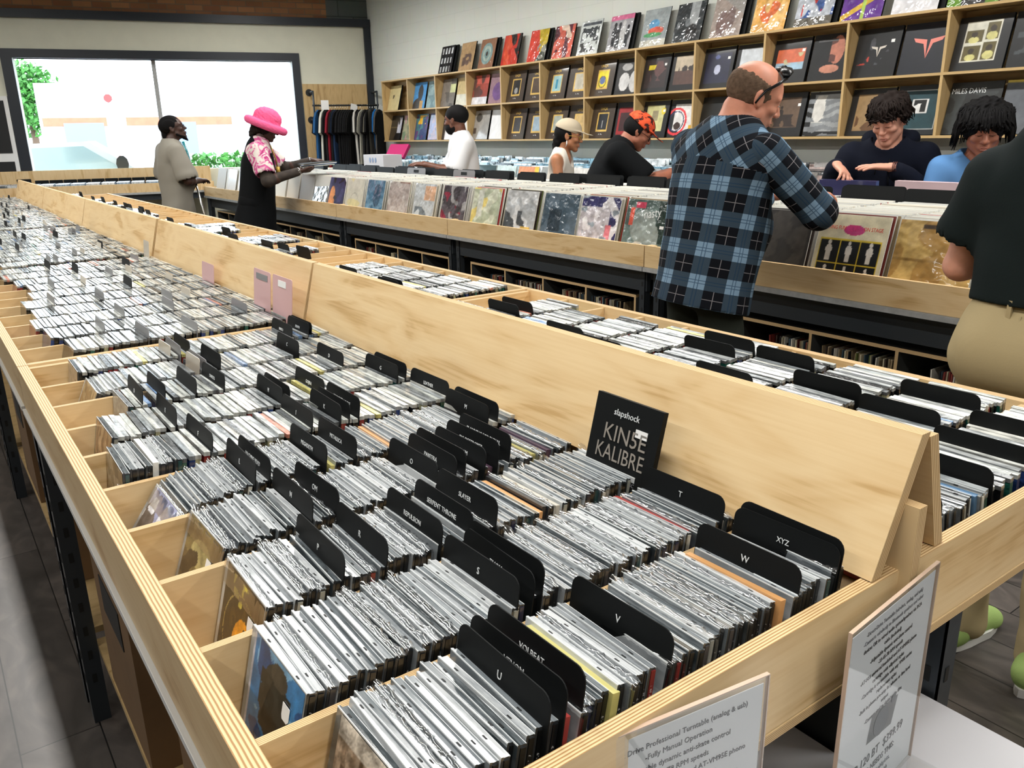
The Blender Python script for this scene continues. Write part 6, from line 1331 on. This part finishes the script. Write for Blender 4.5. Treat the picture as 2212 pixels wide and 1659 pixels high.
for nm, c in (('cloth_grey', (140, 136, 126)), ('cloth_black', (14, 16, 18)), ('cloth_green_black', (20, 28, 28)), ('cloth_navy', (13, 17, 30)), ('cloth_white', (226, 226, 228)), ('cloth_blue', (90, 134, 184)), ('cloth_cream', (218, 212, 200)), ('khaki', (164, 148, 112)), ('olive_trouser', (44, 48, 42)), ('denim', (50, 60, 80))):
    plain(nm, rgb(*c), .9, .15, bump=(220, .12))
plain('shoe_green', rgb(150, 176, 100), .8, bump=(300, .3)); plain('sole_white', rgb(214, 212, 208), .6)
m_, t_n, p_ = nt('tie_dye'); setp(p_, None, .9, .15); tc = N(t_n, 'ShaderNodeTexCoord'); n_ = N(t_n, 'ShaderNodeTexNoise'); n_.inputs['Scale'].default_value = 14; n_.inputs['Distortion'].default_value = 1.5; r_ = ramp(t_n, [(.45, rgb(224, 216, 208)), (.55, rgb(214, 110, 160)), (.66, rgb(180, 60, 120))]); t_n.links.new(tc.outputs['Object'], n_.inputs['Vector']); t_n.links.new(n_.outputs[0], r_.inputs[0]); t_n.links.new(r_.outputs[0], p_.inputs['Base Color'])
plain('pink_fur', rgb(236, 96, 146), .9, bump=(60, .7, .01)); plain('cap_beige', rgb(190, 176, 152), .85, bump=(200, .2))
m_, t_n, p_ = nt('cap_orange'); setp(p_, None, .8, .2); tc = N(t_n, 'ShaderNodeTexCoord'); n_ = N(t_n, 'ShaderNodeTexNoise'); n_.inputs['Scale'].default_value = 26; r_ = ramp(t_n, [(.42, rgb(60, 34, 30)), (.47, rgb(224, 84, 50)), (.7, rgb(236, 100, 62))]); t_n.links.new(tc.outputs['Object'], n_.inputs['Vector']); t_n.links.new(n_.outputs[0], r_.inputs[0]); t_n.links.new(r_.outputs[0], p_.inputs['Base Color'])
def cyl_cap(sd, c0=(-.012, 0, .045), r=(.107, .086, .095), zcut=.03, tilt=0): pass

# ---- 1. man in the plaid shirt
R1, H1_, J1 = person((2.52, 2.16), -8, 'man in a blue plaid shirt with sunglasses on his bald head, seen from behind', dict(
    hip=(0, 0, .96), chest=(.05, 0, 1.28), neck=(.10, 0, 1.455), head=(.180, -.01, 1.585), hrot=(-24, 22, 6), hs=1.03, shL=(.06, .205, 1.40), shR=(.07, -.205, 1.38), elL=(.20, .27, 1.12), elR=(.25, -.31, 1.17), wrL=(.46, .16, 1.19), wrR=(.42, -.12, 1.21),
    hdL=(1, -.3, .0), huL=(0, .2, 1), hdR=(1, .2, .0), huR=(0, 0, 1), ftL=(0, .13, 0), ftR=(.02, -.13, 0), girth=1.30, arm=1.15, neckr=1.26, chub=.004, skin='skin_pink', res=.006, belly=.05, jaw=1.1,
    top=dict(name='plaid_shirt', mat='plaid_flannel', sleeve='long', sep_sleeves=True, thick=.010, fa=.004, fs=22, hem=.165, hemw=1.06, collar=True, crad=.104, neckcut=.092, yoke=.235),
    bottom=dict(mat='olive_trouser', rise=-.04, g=.74)))
def f(sd):
    sd.ell((-.014, 0, .026), (.104, .0815, .086), .008, disp=bumpy(.0010, 260, 2)); sd.ell((.028, 0, .125), (.105, .056, .058), .02, sub=True); sd.cut((.040, 0, 0), (1, 0, -.25)); sd.cone((-.10, 0, -.085), (.06, 0, -.065), .03, .055, .01, sub=True); sd.cut((0, 0, -.045), (-.15, 0, -1))
headpart('hair', R1, H1_, f, 'stubble', .004)
mb = MB()
for s_ in (-1, 1):
    mb.tube([H1_ @ Vector(q) for q in ((.062, s_*.066, .100), (.036, s_*.082, .066), (.004, s_*.088, .030), (-.008, s_*.090, .002), (-.014, s_*.089, -.022))], [.006, .0065, .0055, .0045, .004], 6, 0)
for s_ in (-1, 1):
    mb.tube([H1_ @ Vector(q) for q in ((.058, s_*.004, .124), (.060, s_*.026, .126), (.058, s_*.050, .116), (.056, s_*.070, .100))], [.010, .025, .024, .012], 10, 0, sy=.45)
mb.tube([H1_ @ Vector(q) for q in ((.056, -.02, .134), (.056, 0, .137), (.056, .02, .134))], .005, 6, 0)
plain('black_gloss', rgb(8, 8, 10), .3, .3); sg = link('sunglasses', mb.data('sg', ['black_gloss'])); sg.parent = R1; tag(sg, 'black sunglasses')

# ---- 2. person in khakis and a dark polo
R2, H2_, J2 = person((2.24, .83), -4, 'person in a dark green-black polo shirt and khaki trousers, turned away', dict(
    hip=(0, 0, .98), chest=(.03, 0, 1.29), neck=(.06, 0, 1.475), head=(.12, 0, 1.62), hrot=(0, 20, 0), shL=(.03, .19, 1.335), shR=(.03, -.19, 1.335), elL=(.06, .265, 1.10), elR=(.12, -.27, 1.09), wrL=(.30, .20, 1.14), wrR=(.33, -.18, 1.15),
    hdL=(1, -.2, 0), huL=(0, 0, 1), hdR=(1, .2, 0), huR=(0, 0, 1), ftL=(.03, .10, 0), ftR=(.02, -.13, 0), girth=1.10, arm=1.12, skin='skin_fair', res=.007,
    top=dict(name='polo_shirt', mat='cloth_green_black', sleeve='short', slen=.56, thick=.014, fa=.006, fs=18, hem=-.05, hemw=.92, collar=True, flare=.008, seed=4),
    bottom=dict(mat='khaki', shoe='shoe_green', sole='sole_white', res=.008, rise=.06, leg=1.1, fa=.012, fs=26)))
KB = []
for k in range(7): a = J2['hip']-J2['fw']*(.125-.012*k*0)+J2['up']*(.03-.035*k); KB.append(a-J2['fw']*(.0, .006, .010, .010, .004, -.01, -.03)[k])
mb = MB(); mb.tube(KB, .0022, 5); link('seam', mb.data('seam', ['khaki']), R2)
for sg in (1, -1): mb = MB(); c = J2['hip']-J2['fw']*.118+J2['acr']*sg*.075-J2['up']*.05; mb.tube([c-J2['acr']*.05+J2['up']*.004+J2['fw']*.012*0, c, c+J2['acr']*.05*sg-J2['up']*.006+J2['fw']*.02], .003, 5); link('pocket_welt', mb.data('pw', ['khaki']), R2)
mb = MB()
for k in range(24):
    pass
u_, f_, a_ = J2['up'], J2['fw'], J2['acr']; hp = J2['hip']
for an in (100, 62, 150):
    a = math.radians(an); c = hp+u_*.04+a_*math.sin(math.radians(an-90))*.0+a_*math.cos(a)*-.165-f_*math.sin(a)*.128
    mb = MB(); mb.obox(Matrix.Translation(c) @ Matrix.Rotation(math.radians(90-an) if True else 0, 4, 'Z'), .006, .012, .05); link('belt_loop', mb.data('bl', ['khaki']), R2)
def f(sd): sd.ell((-.014, 0, .04), (.108, .087, .094), .008, disp=bumpy(.002, 200, 3)); sd.cut((.06, 0, 0), (1, 0, -.3)); sd.cut((0, 0, -.05), (0, 0, -1))
headpart('hair', R2, H2_, f, 'hair_brown')

# ---- 3. boy in the navy hoodie, facing the camera
R3, H3_, J3 = person((4.42, 2.55), 202, 'boy with dark wavy hair in a navy hoodie flipping through records', dict(
    hip=(0, 0, .92), chest=(.03, 0, 1.20), neck=(.06, 0, 1.375), head=(.105, 0, 1.50), hrot=(-12, 24, 4), hs=.98, shL=(.04, .185, 1.315), shR=(.04, -.185, 1.315), elL=(.10, .28, 1.10), elR=(.08, -.27, 1.10), wrL=(.29, .06, 1.265), wrR=(.32, -.20, 1.275),
    hdL=(.25, -1, .06), huL=(.1, 0, 1), hdR=(.45, .42, -.30), huR=(-.4, .1, 1), ftL=(0, .11, 0), ftR=(0, -.11, 0), girth=.95, arm=.95, skin='skin_fair', res=.0045, eyes='down', curl=(7, 34),
    top=dict(name='hoodie', mat='cloth_navy', sleeve='long', cuff=.86, thick=.020, fa=.007, fs=22, hem=.10, neckcut=.08, seed=7),
    bottom=dict(mat='denim')))
s_ = SD(np.array(J3['neck'])-.24, np.array(J3['neck'])+.24, .006); nk = J3['neck']; uu, ff, aa = J3['up'], J3['fw'], J3['acr']
s_.cone(nk-ff*.085+aa*.10+uu*.015, nk-ff*.085-aa*.10+uu*.015, .05, .05, .05); s_.cone(nk+aa*.095+uu*.01-ff*.04, nk+ff*.075+aa*.03-uu*.045, .036, .014, .03); s_.cone(nk-aa*.095+uu*.01-ff*.04, nk+ff*.075-aa*.03-uu*.045, .036, .014, .03); s_.cone(nk-ff*.08+uu*.0, nk-ff*.10-uu*.08, .07, .05, .05)
link('hood', s_.mesh('hood', 'cloth_navy'), R3)
def f(sd):
    sd.ell((-.022, 0, .052), (.108, .094, .092), .01, disp=bumpy(.006, 90, 5)); sd.ell((.075, 0, -.02), (.06, .062, .075), .01, sub=True); sd.cut((0, 0, -.05), (.3, 0, -1))
headpart('hair', R3, H3_, f, 'hair_dark')
def g3(r, i):
    side = r.random(); an = math.radians(r.uniform(-150, 150)); el_ = r.uniform(.1, 1.0); fr = abs(math.degrees(an)) < 65
    cx_ = math.cos(an); sy_ = math.sin(an); top_ = Vector((-.02+.07*cx_*el_, .06*sy_*el_, .132-.035*el_)); e = Vector((-.02+.114*cx_, .093*sy_, .060+r.uniform(-.025, .02)))
    ln = r.uniform(.0, .03) if fr else r.uniform(.03, .08); d = Vector((-.02+.122*cx_+r.uniform(-.014, .014), .098*sy_+r.uniform(-.022, .022), .05-ln)); 
    if fr and abs(sy_) < .25: d.y += .03*(1 if sy_ > 0 else -1); ln *= .6
    m_ = (top_+e)/2+Vector((.024*cx_, .022*sy_, .018)); w1 = Vector((r.uniform(-.008, .008), r.uniform(-.012, .012), 0))
    return [top_, m_, e+w1, (e+d)/2-w1*1.6, d], [.004, .0072, .0072, .0055, .001]
locks(R3, H3_, 'hair_dark', 280, 3, g3, 'hair_locks')
mb = MB(); w_ = J3['wr'][0]; 
for q in range(3):
    c = w_+Vector((-.0, .012+.008*q, .0)); mb.tube([c+Vector((.03*math.cos(k*.524), 0, .027*math.sin(k*.524))) for k in range(13)], .0022, 5)
link('bracelet', mb.data('br', ['lip_dark']), R3)
mb = MB(); mb.tube([nk+ff*.092+aa*.03-uu*.06, nk+ff*.118+aa*.035-uu*.16, nk+ff*.125+aa*.04-uu*.22], .003, 5); mb.tube([nk+ff*.092-aa*.03-uu*.06, nk+ff*.118-aa*.035-uu*.14], .003, 5); link('drawstring', mb.data('ds', ['cloth_black']), R3)

# ---- 4. kid with curly black hair
R4, H4_, J4 = person((4.45, 2.09), 214, 'child with black twisted curls in a blue t-shirt behind the records', dict(
    hip=(0, 0, .88), chest=(.02, 0, 1.14), neck=(.05, 0, 1.315), head=(.10, 0, 1.44), hrot=(-2, 14, 0), hs=.98, shL=(.03, .16, 1.26), shR=(.03, -.16, 1.26), elL=(.06, .20, 1.00), elR=(.06, -.20, 1.00), wrL=(.22, .12, 1.03), wrR=(.22, -.12, 1.03),
    hdL=(1, 0, 0), huL=(0, 0, 1), hdR=(1, 0, 0), huR=(0, 0, 1), ftL=(0, .1, 0), ftR=(0, -.1, 0), girth=.85, arm=.85, skin='skin_mid', res=.0055, nose=1.25, eyes='down', chub=.002,
    top=dict(name='tshirt', mat='cloth_blue', sleeve='short', thick=.012, fa=.004, hem=.08), bottom=dict(mat='cloth_black')))
def f(sd): sd.ell((-.024, 0, .05), (.128, .118, .112), .01, disp=bumpy(.006, 110, 6)); sd.ell((.095, .0, -.045), (.06, .066, .07), .01, sub=True); sd.cut((0, 0, -.085), (.2, 0, -1))
headpart('hair', R4, H4_, f, 'hair_black')
def g4(r, i):
    an = math.radians(r.uniform(-180, 180)); cx_, sy_ = math.cos(an), math.sin(an); ph = r.uniform(.2, 1)
    top_ = Vector((-.02+.095*cx_*ph, .09*sy_*ph, .152-.062*ph*ph)); e = Vector((-.02+.134*cx_, .122*sy_, .062+r.uniform(-.02, .012))); ln = r.uniform(.015, .055) if cx_ > .45 else r.uniform(.10, .17); d = Vector((-.02+(.14+r.uniform(-.01, .012))*cx_, .135*sy_+r.uniform(-.01, .01), .07-ln))
    return [top_, (top_+e)/2+Vector((.018*cx_, .018*sy_, .014)), e, (e+d)/2+Vector((r.uniform(-.008, .008), r.uniform(-.008, .008), 0)), d], [.005, .0068, .0066, .0056, .0015]
locks(R4, H4_, 'hair_black', 330, 4, g4, 'hair_locks')

# ---- 5. bearded man in the white polo
R5, H5_, J5 = person((4.42, 6.84), 150, 'bearded man in a white polo shirt looking towards the window', dict(
    hip=(0, 0, .98), chest=(.02, 0, 1.26), neck=(.04, 0, 1.445), head=(.075, 0, 1.595), hrot=(-30, 2, 0), hs=1.06, shL=(.02, .20, 1.385), shR=(.02, -.20, 1.385), elL=(.12, .25, 1.12), elR=(.14, -.24, 1.12), wrL=(.38, .20, 1.20), wrR=(.40, -.05, 1.20),
    hdL=(1, -.1, .1), huL=(0, 0, 1), hdR=(1, .1, .1), huR=(0, 0, 1), ftL=(0, .12, 0), ftR=(0, -.12, 0), girth=1.24, arm=1.15, neckr=1.1, skin='skin_brown', res=.008,
    top=dict(name='polo_shirt', mat='cloth_white', sleeve='short', thick=.016, fa=.005, hem=.06, collar=True, flare=.014, slen=.8), bottom=dict(mat='cloth_black')))
def f(sd): sd.ell((-.016, 0, .045), (.108, .088, .09), .008); sd.cut((.068, 0, 0), (1, 0, -.35)); sd.ell((.03, 0, -.03), (.10, .1, .04), .006, sub=True); sd.cut((0, 0, -.055), (-.2, 0, -1))
headpart('hair', R5, H5_, f, 'hair_black', .005)
def f(sd):
    sd.ell((.03, 0, -.062), (.078, .070, .062), .01); sd.ell((.11, 0, -.03), (.04, .03, .026), .006, sub=True); sd.ell((.115, 0, -.065), (.02, .02, .006), .004, sub=True); sd.cut((-.01, 0, 0), (-1, 0, .1)); sd.cut((0, 0, -.022), (-.55, 0, 1))
headpart('beard', R5, H5_, f, 'hair_black', .005)

# ---- 6. woman in the beige cap
R6, H6_, J6 = person((4.42, 5.42), -52, 'woman in a beige cap and glasses wearing a cream tank top', dict(
    hip=(0, 0, .90), chest=(.02, 0, 1.14), neck=(.04, 0, 1.315), head=(.085, 0, 1.44), hrot=(6, 10, 0), shL=(.02, .16, 1.26), shR=(.02, -.16, 1.26), elL=(.04, .20, 1.0), elR=(.06, -.20, 1.0), wrL=(.24, .14, 1.06), wrR=(.26, -.12, 1.08),
    hdL=(1, 0, 0), huL=(0, 0, 1), hdR=(1, 0, 0), huR=(0, 0, 1), ftL=(0, .1, 0), ftR=(0, -.1, 0), girth=.86, arm=.92, neckr=.85, skin='skin_tan', res=.007,
    top=dict(name='tank_top', mat='cloth_cream', sleeve='none', thick=.006, fa=.003, hem=.06), bottom=dict(mat='denim')))
def f(sd): sd.ell((-.02, 0, .02), (.103, .084, .088), .008); sd.cone((-.075, 0, -.06), (-.085, 0, -.10), .05, .035, .02, disp=bumpy(.004, 120)); sd.cut((.035, 0, 0), (1, 0, .1)); sd.ell((.04, 0, -.08), (.07, .12, .06), .006, sub=True)
headpart('hair', R6, H6_, f, 'hair_black', .005)
def capf(tilt, brim=True, back=False):
    def f(sd):
        sd.ell((-.012, 0, .052), (.112, .092, .088), .006); sd.cut((0, 0, .038), (-.18, 0, -1))
        sd.cone((.09, 0, .048), (.155, 0, .036), .072, .045, .012, sq=((0, 0, 1), .09))
    return f
c6 = headpart('cap', R6, H6_, capf(0), 'cap_beige', .004, None, .24); tag(c6, 'beige cap')
def glasses(root, H, mat, r_=.021):
    mb = MB()
    for s_ in (-1, 1):
        mb.tube([H @ Vector((.104-.006*abs(math.cos(k*.524)), s_*.033+r_*math.cos(k*.524), .0+r_*.8*math.sin(k*.524))) for k in range(13)], .0022, 5)
        mb.tube([H @ Vector((.098, s_*.055, .004)), H @ Vector((.05, s_*.078, .008)), H @ Vector((0, s_*.084, .004))], .0018, 5)
    mb.tube([H @ Vector((.106, -.012, .002)), H @ Vector((.11, 0, .005)), H @ Vector((.106, .012, .002))], .0018, 5)
    return link('glasses', mb.data('gl', [mat]), root)
glasses(R6, H6_, 'gold')
mb = MB(); mb.tube([H6_ @ Vector((.0, .088, -.035)), H6_ @ Vector((.005, .09, -.06)), H6_ @ Vector((0, .088, -.085))], [.003, .006, .003], 6); mb.tube([H6_ @ Vector((.0, -.088, -.035)), H6_ @ Vector((.005, -.09, -.06)), H6_ @ Vector((0, -.088, -.085))], [.003, .006, .003], 6); link('earring', mb.data('er', ['white']), R6)

# ---- 7. man in the orange cap
R7, H7_, J7 = person((4.36, 4.81), -42, 'man in a black t-shirt and an orange patterned cap bending over records', dict(
    hip=(-.06, 0, .92), chest=(.06, 0, 1.19), neck=(.16, 0, 1.365), head=(.26, 0, 1.465), hrot=(0, 34, 0), hs=1.04, shL=(.08, .21, 1.33), shR=(.12, -.21, 1.31), elL=(.28, .26, 1.08), elR=(.34, -.24, 1.10), wrL=(.52, .10, 1.16), wrR=(.56, -.05, 1.17),
    hdL=(1, 0, 0), huL=(0, 0, 1), hdR=(1, 0, 0), huR=(0, 0, 1), ftL=(0, .13, 0), ftR=(0, -.13, 0), girth=1.28, arm=1.25, neckr=1.15, chub=.008, skin='skin_mid', res=.008, belly=.05,
    top=dict(name='tshirt', mat='cloth_black', sleeve='short', thick=.016, fa=.007, hem=.08, slen=.75, flare=.012), bottom=dict(mat='cloth_black')))
def f(sd): sd.ell((-.016, 0, .015), (.106, .088, .09), .008); sd.cut((.02, 0, 0), (1, 0, 0)); sd.cut((0, 0, -.06), (0, 0, -1))
headpart('hair', R7, H7_, f, 'hair_black', .005)
c7 = headpart('cap', R7, H7_, capf(0), 'cap_orange', .004, None, .24); tag(c7, 'orange cap with dark markings'); glasses(R7, H7_, 'black_gloss')

# ---- 8. shopper in the pink hat
R8, H8_, J8 = person((2.71, 7.86), -22, 'shopper in a fluffy pink bucket hat and black vest holding a stack of records', dict(
    hip=(0, 0, .95), chest=(.04, 0, 1.25), neck=(.08, 0, 1.44), head=(.15, 0, 1.565), hrot=(-6, 22, 0), shL=(.06, .20, 1.37), shR=(.07, -.20, 1.36), elL=(.28, .30, 1.18), elR=(.12, -.30, 1.09), wrL=(.54, .26, 1.25), wrR=(.42, -.20, 1.17),
    hdL=(1, -.2, 0), huL=(0, 0, 1), hdR=(1, .1, .0), huR=(0, -.3, -1), ftL=(0, .12, 0), ftR=(0, -.12, 0), girth=1.15, arm=1.1, skin='skin_dark', res=.008, curl=(40, 45),
    top=dict(name='undershirt', mat='tie_dye', sleeve='short', thick=.012, fa=.005, hem=.02, slen=.68, flare=.012), bottom=dict(mat='cloth_black')))
lo = np.array([-.35, -.36, .55]); hi = np.array([.42, .36, 1.5]); s_ = SD(lo, hi, .008); up, fw, ac, hp, ch, nk = [J8[q] for q in ('up', 'fw', 'acr', 'hip', 'chest', 'neck')]; fd = folds(20, .008, 12)
s_.cone(hp-up*.30, hp+up*.1, .25, .19, .05, sq=(fw, .8), disp=fd); s_.cone(hp+up*.05, ch, .19, .19, .05, sq=(fw, .75), disp=fd); s_.cone(ch-up*.02, ch+up*.09, .19, .16, .05, sq=(fw, .72), disp=fd); s_.cone(J8['sh'][0]*.85+J8['sh'][1]*.15-up*.02, J8['sh'][1]*.85+J8['sh'][0]*.15-up*.02, .08, .08, .05); s_.cone(nk-up*.04, nk+up*.01, .10, .085, .03)
for i in (0, 1): s_.ell(J8['sh'][i]+(J8['sh'][i]-J8['sh'][1-i]).normalized()*.07-up*.05, (.09, .075, .14), .01, sub=True)
s_.cut(hp-up*.34, -up); s_.cone(nk+up*.02+fw*.01, nk+up*.2, .075, .11, .008, sub=True); s_.cone(nk+fw*.12+up*.02, ch+fw*.2, .05, .03, .01, sub=True); link('vest', s_.mesh('vest', 'cloth_black'), R8)
for i in (0, 1):
    s_ = SD(np.array([-.1, -.5, .9]), np.array([.75, .5, 1.5]), .008); a, b, c = J8['sh'][i], J8['el'][i], J8['wr'][i]; s_.cone(a.lerp(b, .6), b, .062, .054, .02, disp=folds(30, .004)); s_.cone(b, b.lerp(c, .9), .054, .036, .02, disp=folds(30, .004))
    plain('dark_mesh', rgb(54, 46, 40), .85, var=.4, vscale=25) if 'dark_mesh' not in MATS else None
    link('long_sleeve', s_.mesh('ls', 'dark_mesh'), R8)
    mb = MB(); ax = (c-b).normalized(); r1 = ax.orthogonal().normalized(); r2 = ax.cross(r1)
    for q in range(2): mb.tube([c-ax*(.012+.012*q)+r1*.032*math.cos(k*.524)+r2*.032*math.sin(k*.524) for k in range(13)], .004, 6)
    link('bracelet', mb.data('br', ['chrome']), R8)
mb = MB(); mb.tube([nk+fw*.09+ac*.05-up*.02, nk+fw*.15+ac*.02-up*.14, nk+fw*.17-up*.22, nk+fw*.15-ac*.02-up*.14, nk+fw*.09-ac*.05-up*.02], .006, 6); mb.tube([nk+fw*.17-up*.21, nk+fw*.18-up*.27], .02, 8); link('gold_necklace', mb.data('nl', ['gold']), R8)
def f(sd): sd.ell((-.03, 0, .01), (.115, .10, .11), .01, disp=bumpy(.005, 100)); sd.cone((-.08, 0, -.03), (-.10, 0, -.10), .06, .04, .02, disp=bumpy(.004, 120)); sd.cut((.045, 0, 0), (1, 0, -.1))
headpart('hair', R8, H8_, f, 'hair_dark', .005)
def f(sd):
    b = bumpy(.0025, 140, 9); sd.ell((-.014, 0, .085), (.130, .112, .092), .02, disp=b); 
    sd.ell((-.01, 0, .026), (.192, .178, .030), .03, disp=b)
    for k in range(40):
        a0, a1 = k*6.283/40, (k+1)*6.283/40; sd.cone((-.01+.168*math.cos(a0), .156*math.sin(a0), .016), (-.01+.168*math.cos(a1), .156*math.sin(a1), .008), .021, .021, .03)
    sd.ell((-.01, 0, -.02), (.12, .105, .06), .02, sub=True)
hat = headpart('bucket_hat', R8, H8_, f, 'pink_fur', .006, None, .28); tag(hat, 'fluffy pink bucket hat')
W8 = R8.matrix_basis
def held(i): 
    c = W8 @ Vector((.58, -.06, 1.21+.006*i)); mb = MB(); mb.box(-.157, .157, -.157, .157, 0, .005); o = link('held_record', mb.data('hr', [['sleeve_white', 'black_plastic', 'door_blue', 'sleeve_white', 'black_plastic'][i]]), None, Matrix.Translation(c) @ Matrix.Rotation(math.radians(-22+3*i), 4, 'Z') @ Matrix.Rotation(math.radians(-3), 4, 'Y'))
    tag(o, ['bottom record of the flat stack held by the hatted shopper', 'black record second from the bottom of the stack held by the hatted shopper', 'dark teal record in the middle of the stack held by the hatted shopper', 'white record second from the top of the stack held by the hatted shopper', 'top record of the flat stack held by the hatted shopper'][i], 'record', 'records held by the hatted shopper')
bpy.context.view_layer.update()
for i in range(5): held(i)

# ---- 9. man in the grey t-shirt
R9, H9_, J9 = person((2.28, 9.05), 0, 'man in a loose grey t-shirt and dark glasses looking up towards the shelves', dict(
    hip=(0, 0, .94), chest=(.0, 0, 1.24), neck=(.01, 0, 1.43), head=(.05, 0, 1.575), hrot=(-22, -16, 0), hs=1.05, shL=(-.01, .21, 1.365), shR=(0, -.21, 1.355), elL=(-.03, .30, 1.08), elR=(.05, -.30, 1.07), wrL=(.18, .12, 1.06), wrR=(.22, -.10, 1.06),
    hdL=(1, -.8, 0), huL=(0, 0, 1), hdR=(1, .8, 0), huR=(0, 0, 1), ftL=(0, .13, 0), ftR=(0, -.13, 0), girth=1.22, arm=1.15, neckr=1.1, skin='skin_dark', res=.008, belly=.05,
    top=dict(name='tshirt', mat='cloth_grey', sleeve='short', thick=.018, fa=.009, fs=18, hem=.32, hemw=1.14, slen=.8, flare=.018, seed=5), bottom=dict(mat='cloth_black', rise=-.06, g=.7)))
def f(sd):
    sd.ell((-.018, 0, .04), (.106, .086, .09), .008, disp=lambda P: .002*np.sin(P[1]*260)); sd.cone((-.09, 0, -.03), (-.10, 0, -.09), .035, .03, .02); sd.cut((.07, 0, 0), (1, 0, -.35)); sd.ell((.04, 0, -.03), (.09, .12, .04), .006, sub=True)
headpart('hair', R9, H9_, f, 'hair_black', .005)
def f(sd): sd.cone((.066, 0, -.10), (.085, 0, -.135), .024, .008, .01); sd.cone((.02, .06, -.06), (.07, .02, -.10), .014, .014, .01); sd.cone((.02, -.06, -.06), (.07, -.02, -.10), .014, .014, .01)
headpart('beard', R9, H9_, f, 'hair_black', .004); glasses(R9, H9_, 'black_gloss')
plain('teal_metal', rgb(20, 120, 130), .3, coat=1)
c = empty('walking_cane', tuple(R9.matrix_basis @ Vector((.30, -.22, 0)))); mb = MB(); mb.tube([(0, 0, 0), (-.09, .03, .62), (-.15, .06, 1.12)], .011, 8); link('shaft', mb.data('sh', ['chrome']), c)
mb = MB(); mb.tube([(-.15, .06, 1.1), (-.20, .09, 1.45)], .018, 8); link('handle', mb.data('hd', ['teal_metal']), c); tag(c, 'metal stick with a teal top beside the man in grey', 'walking stick')
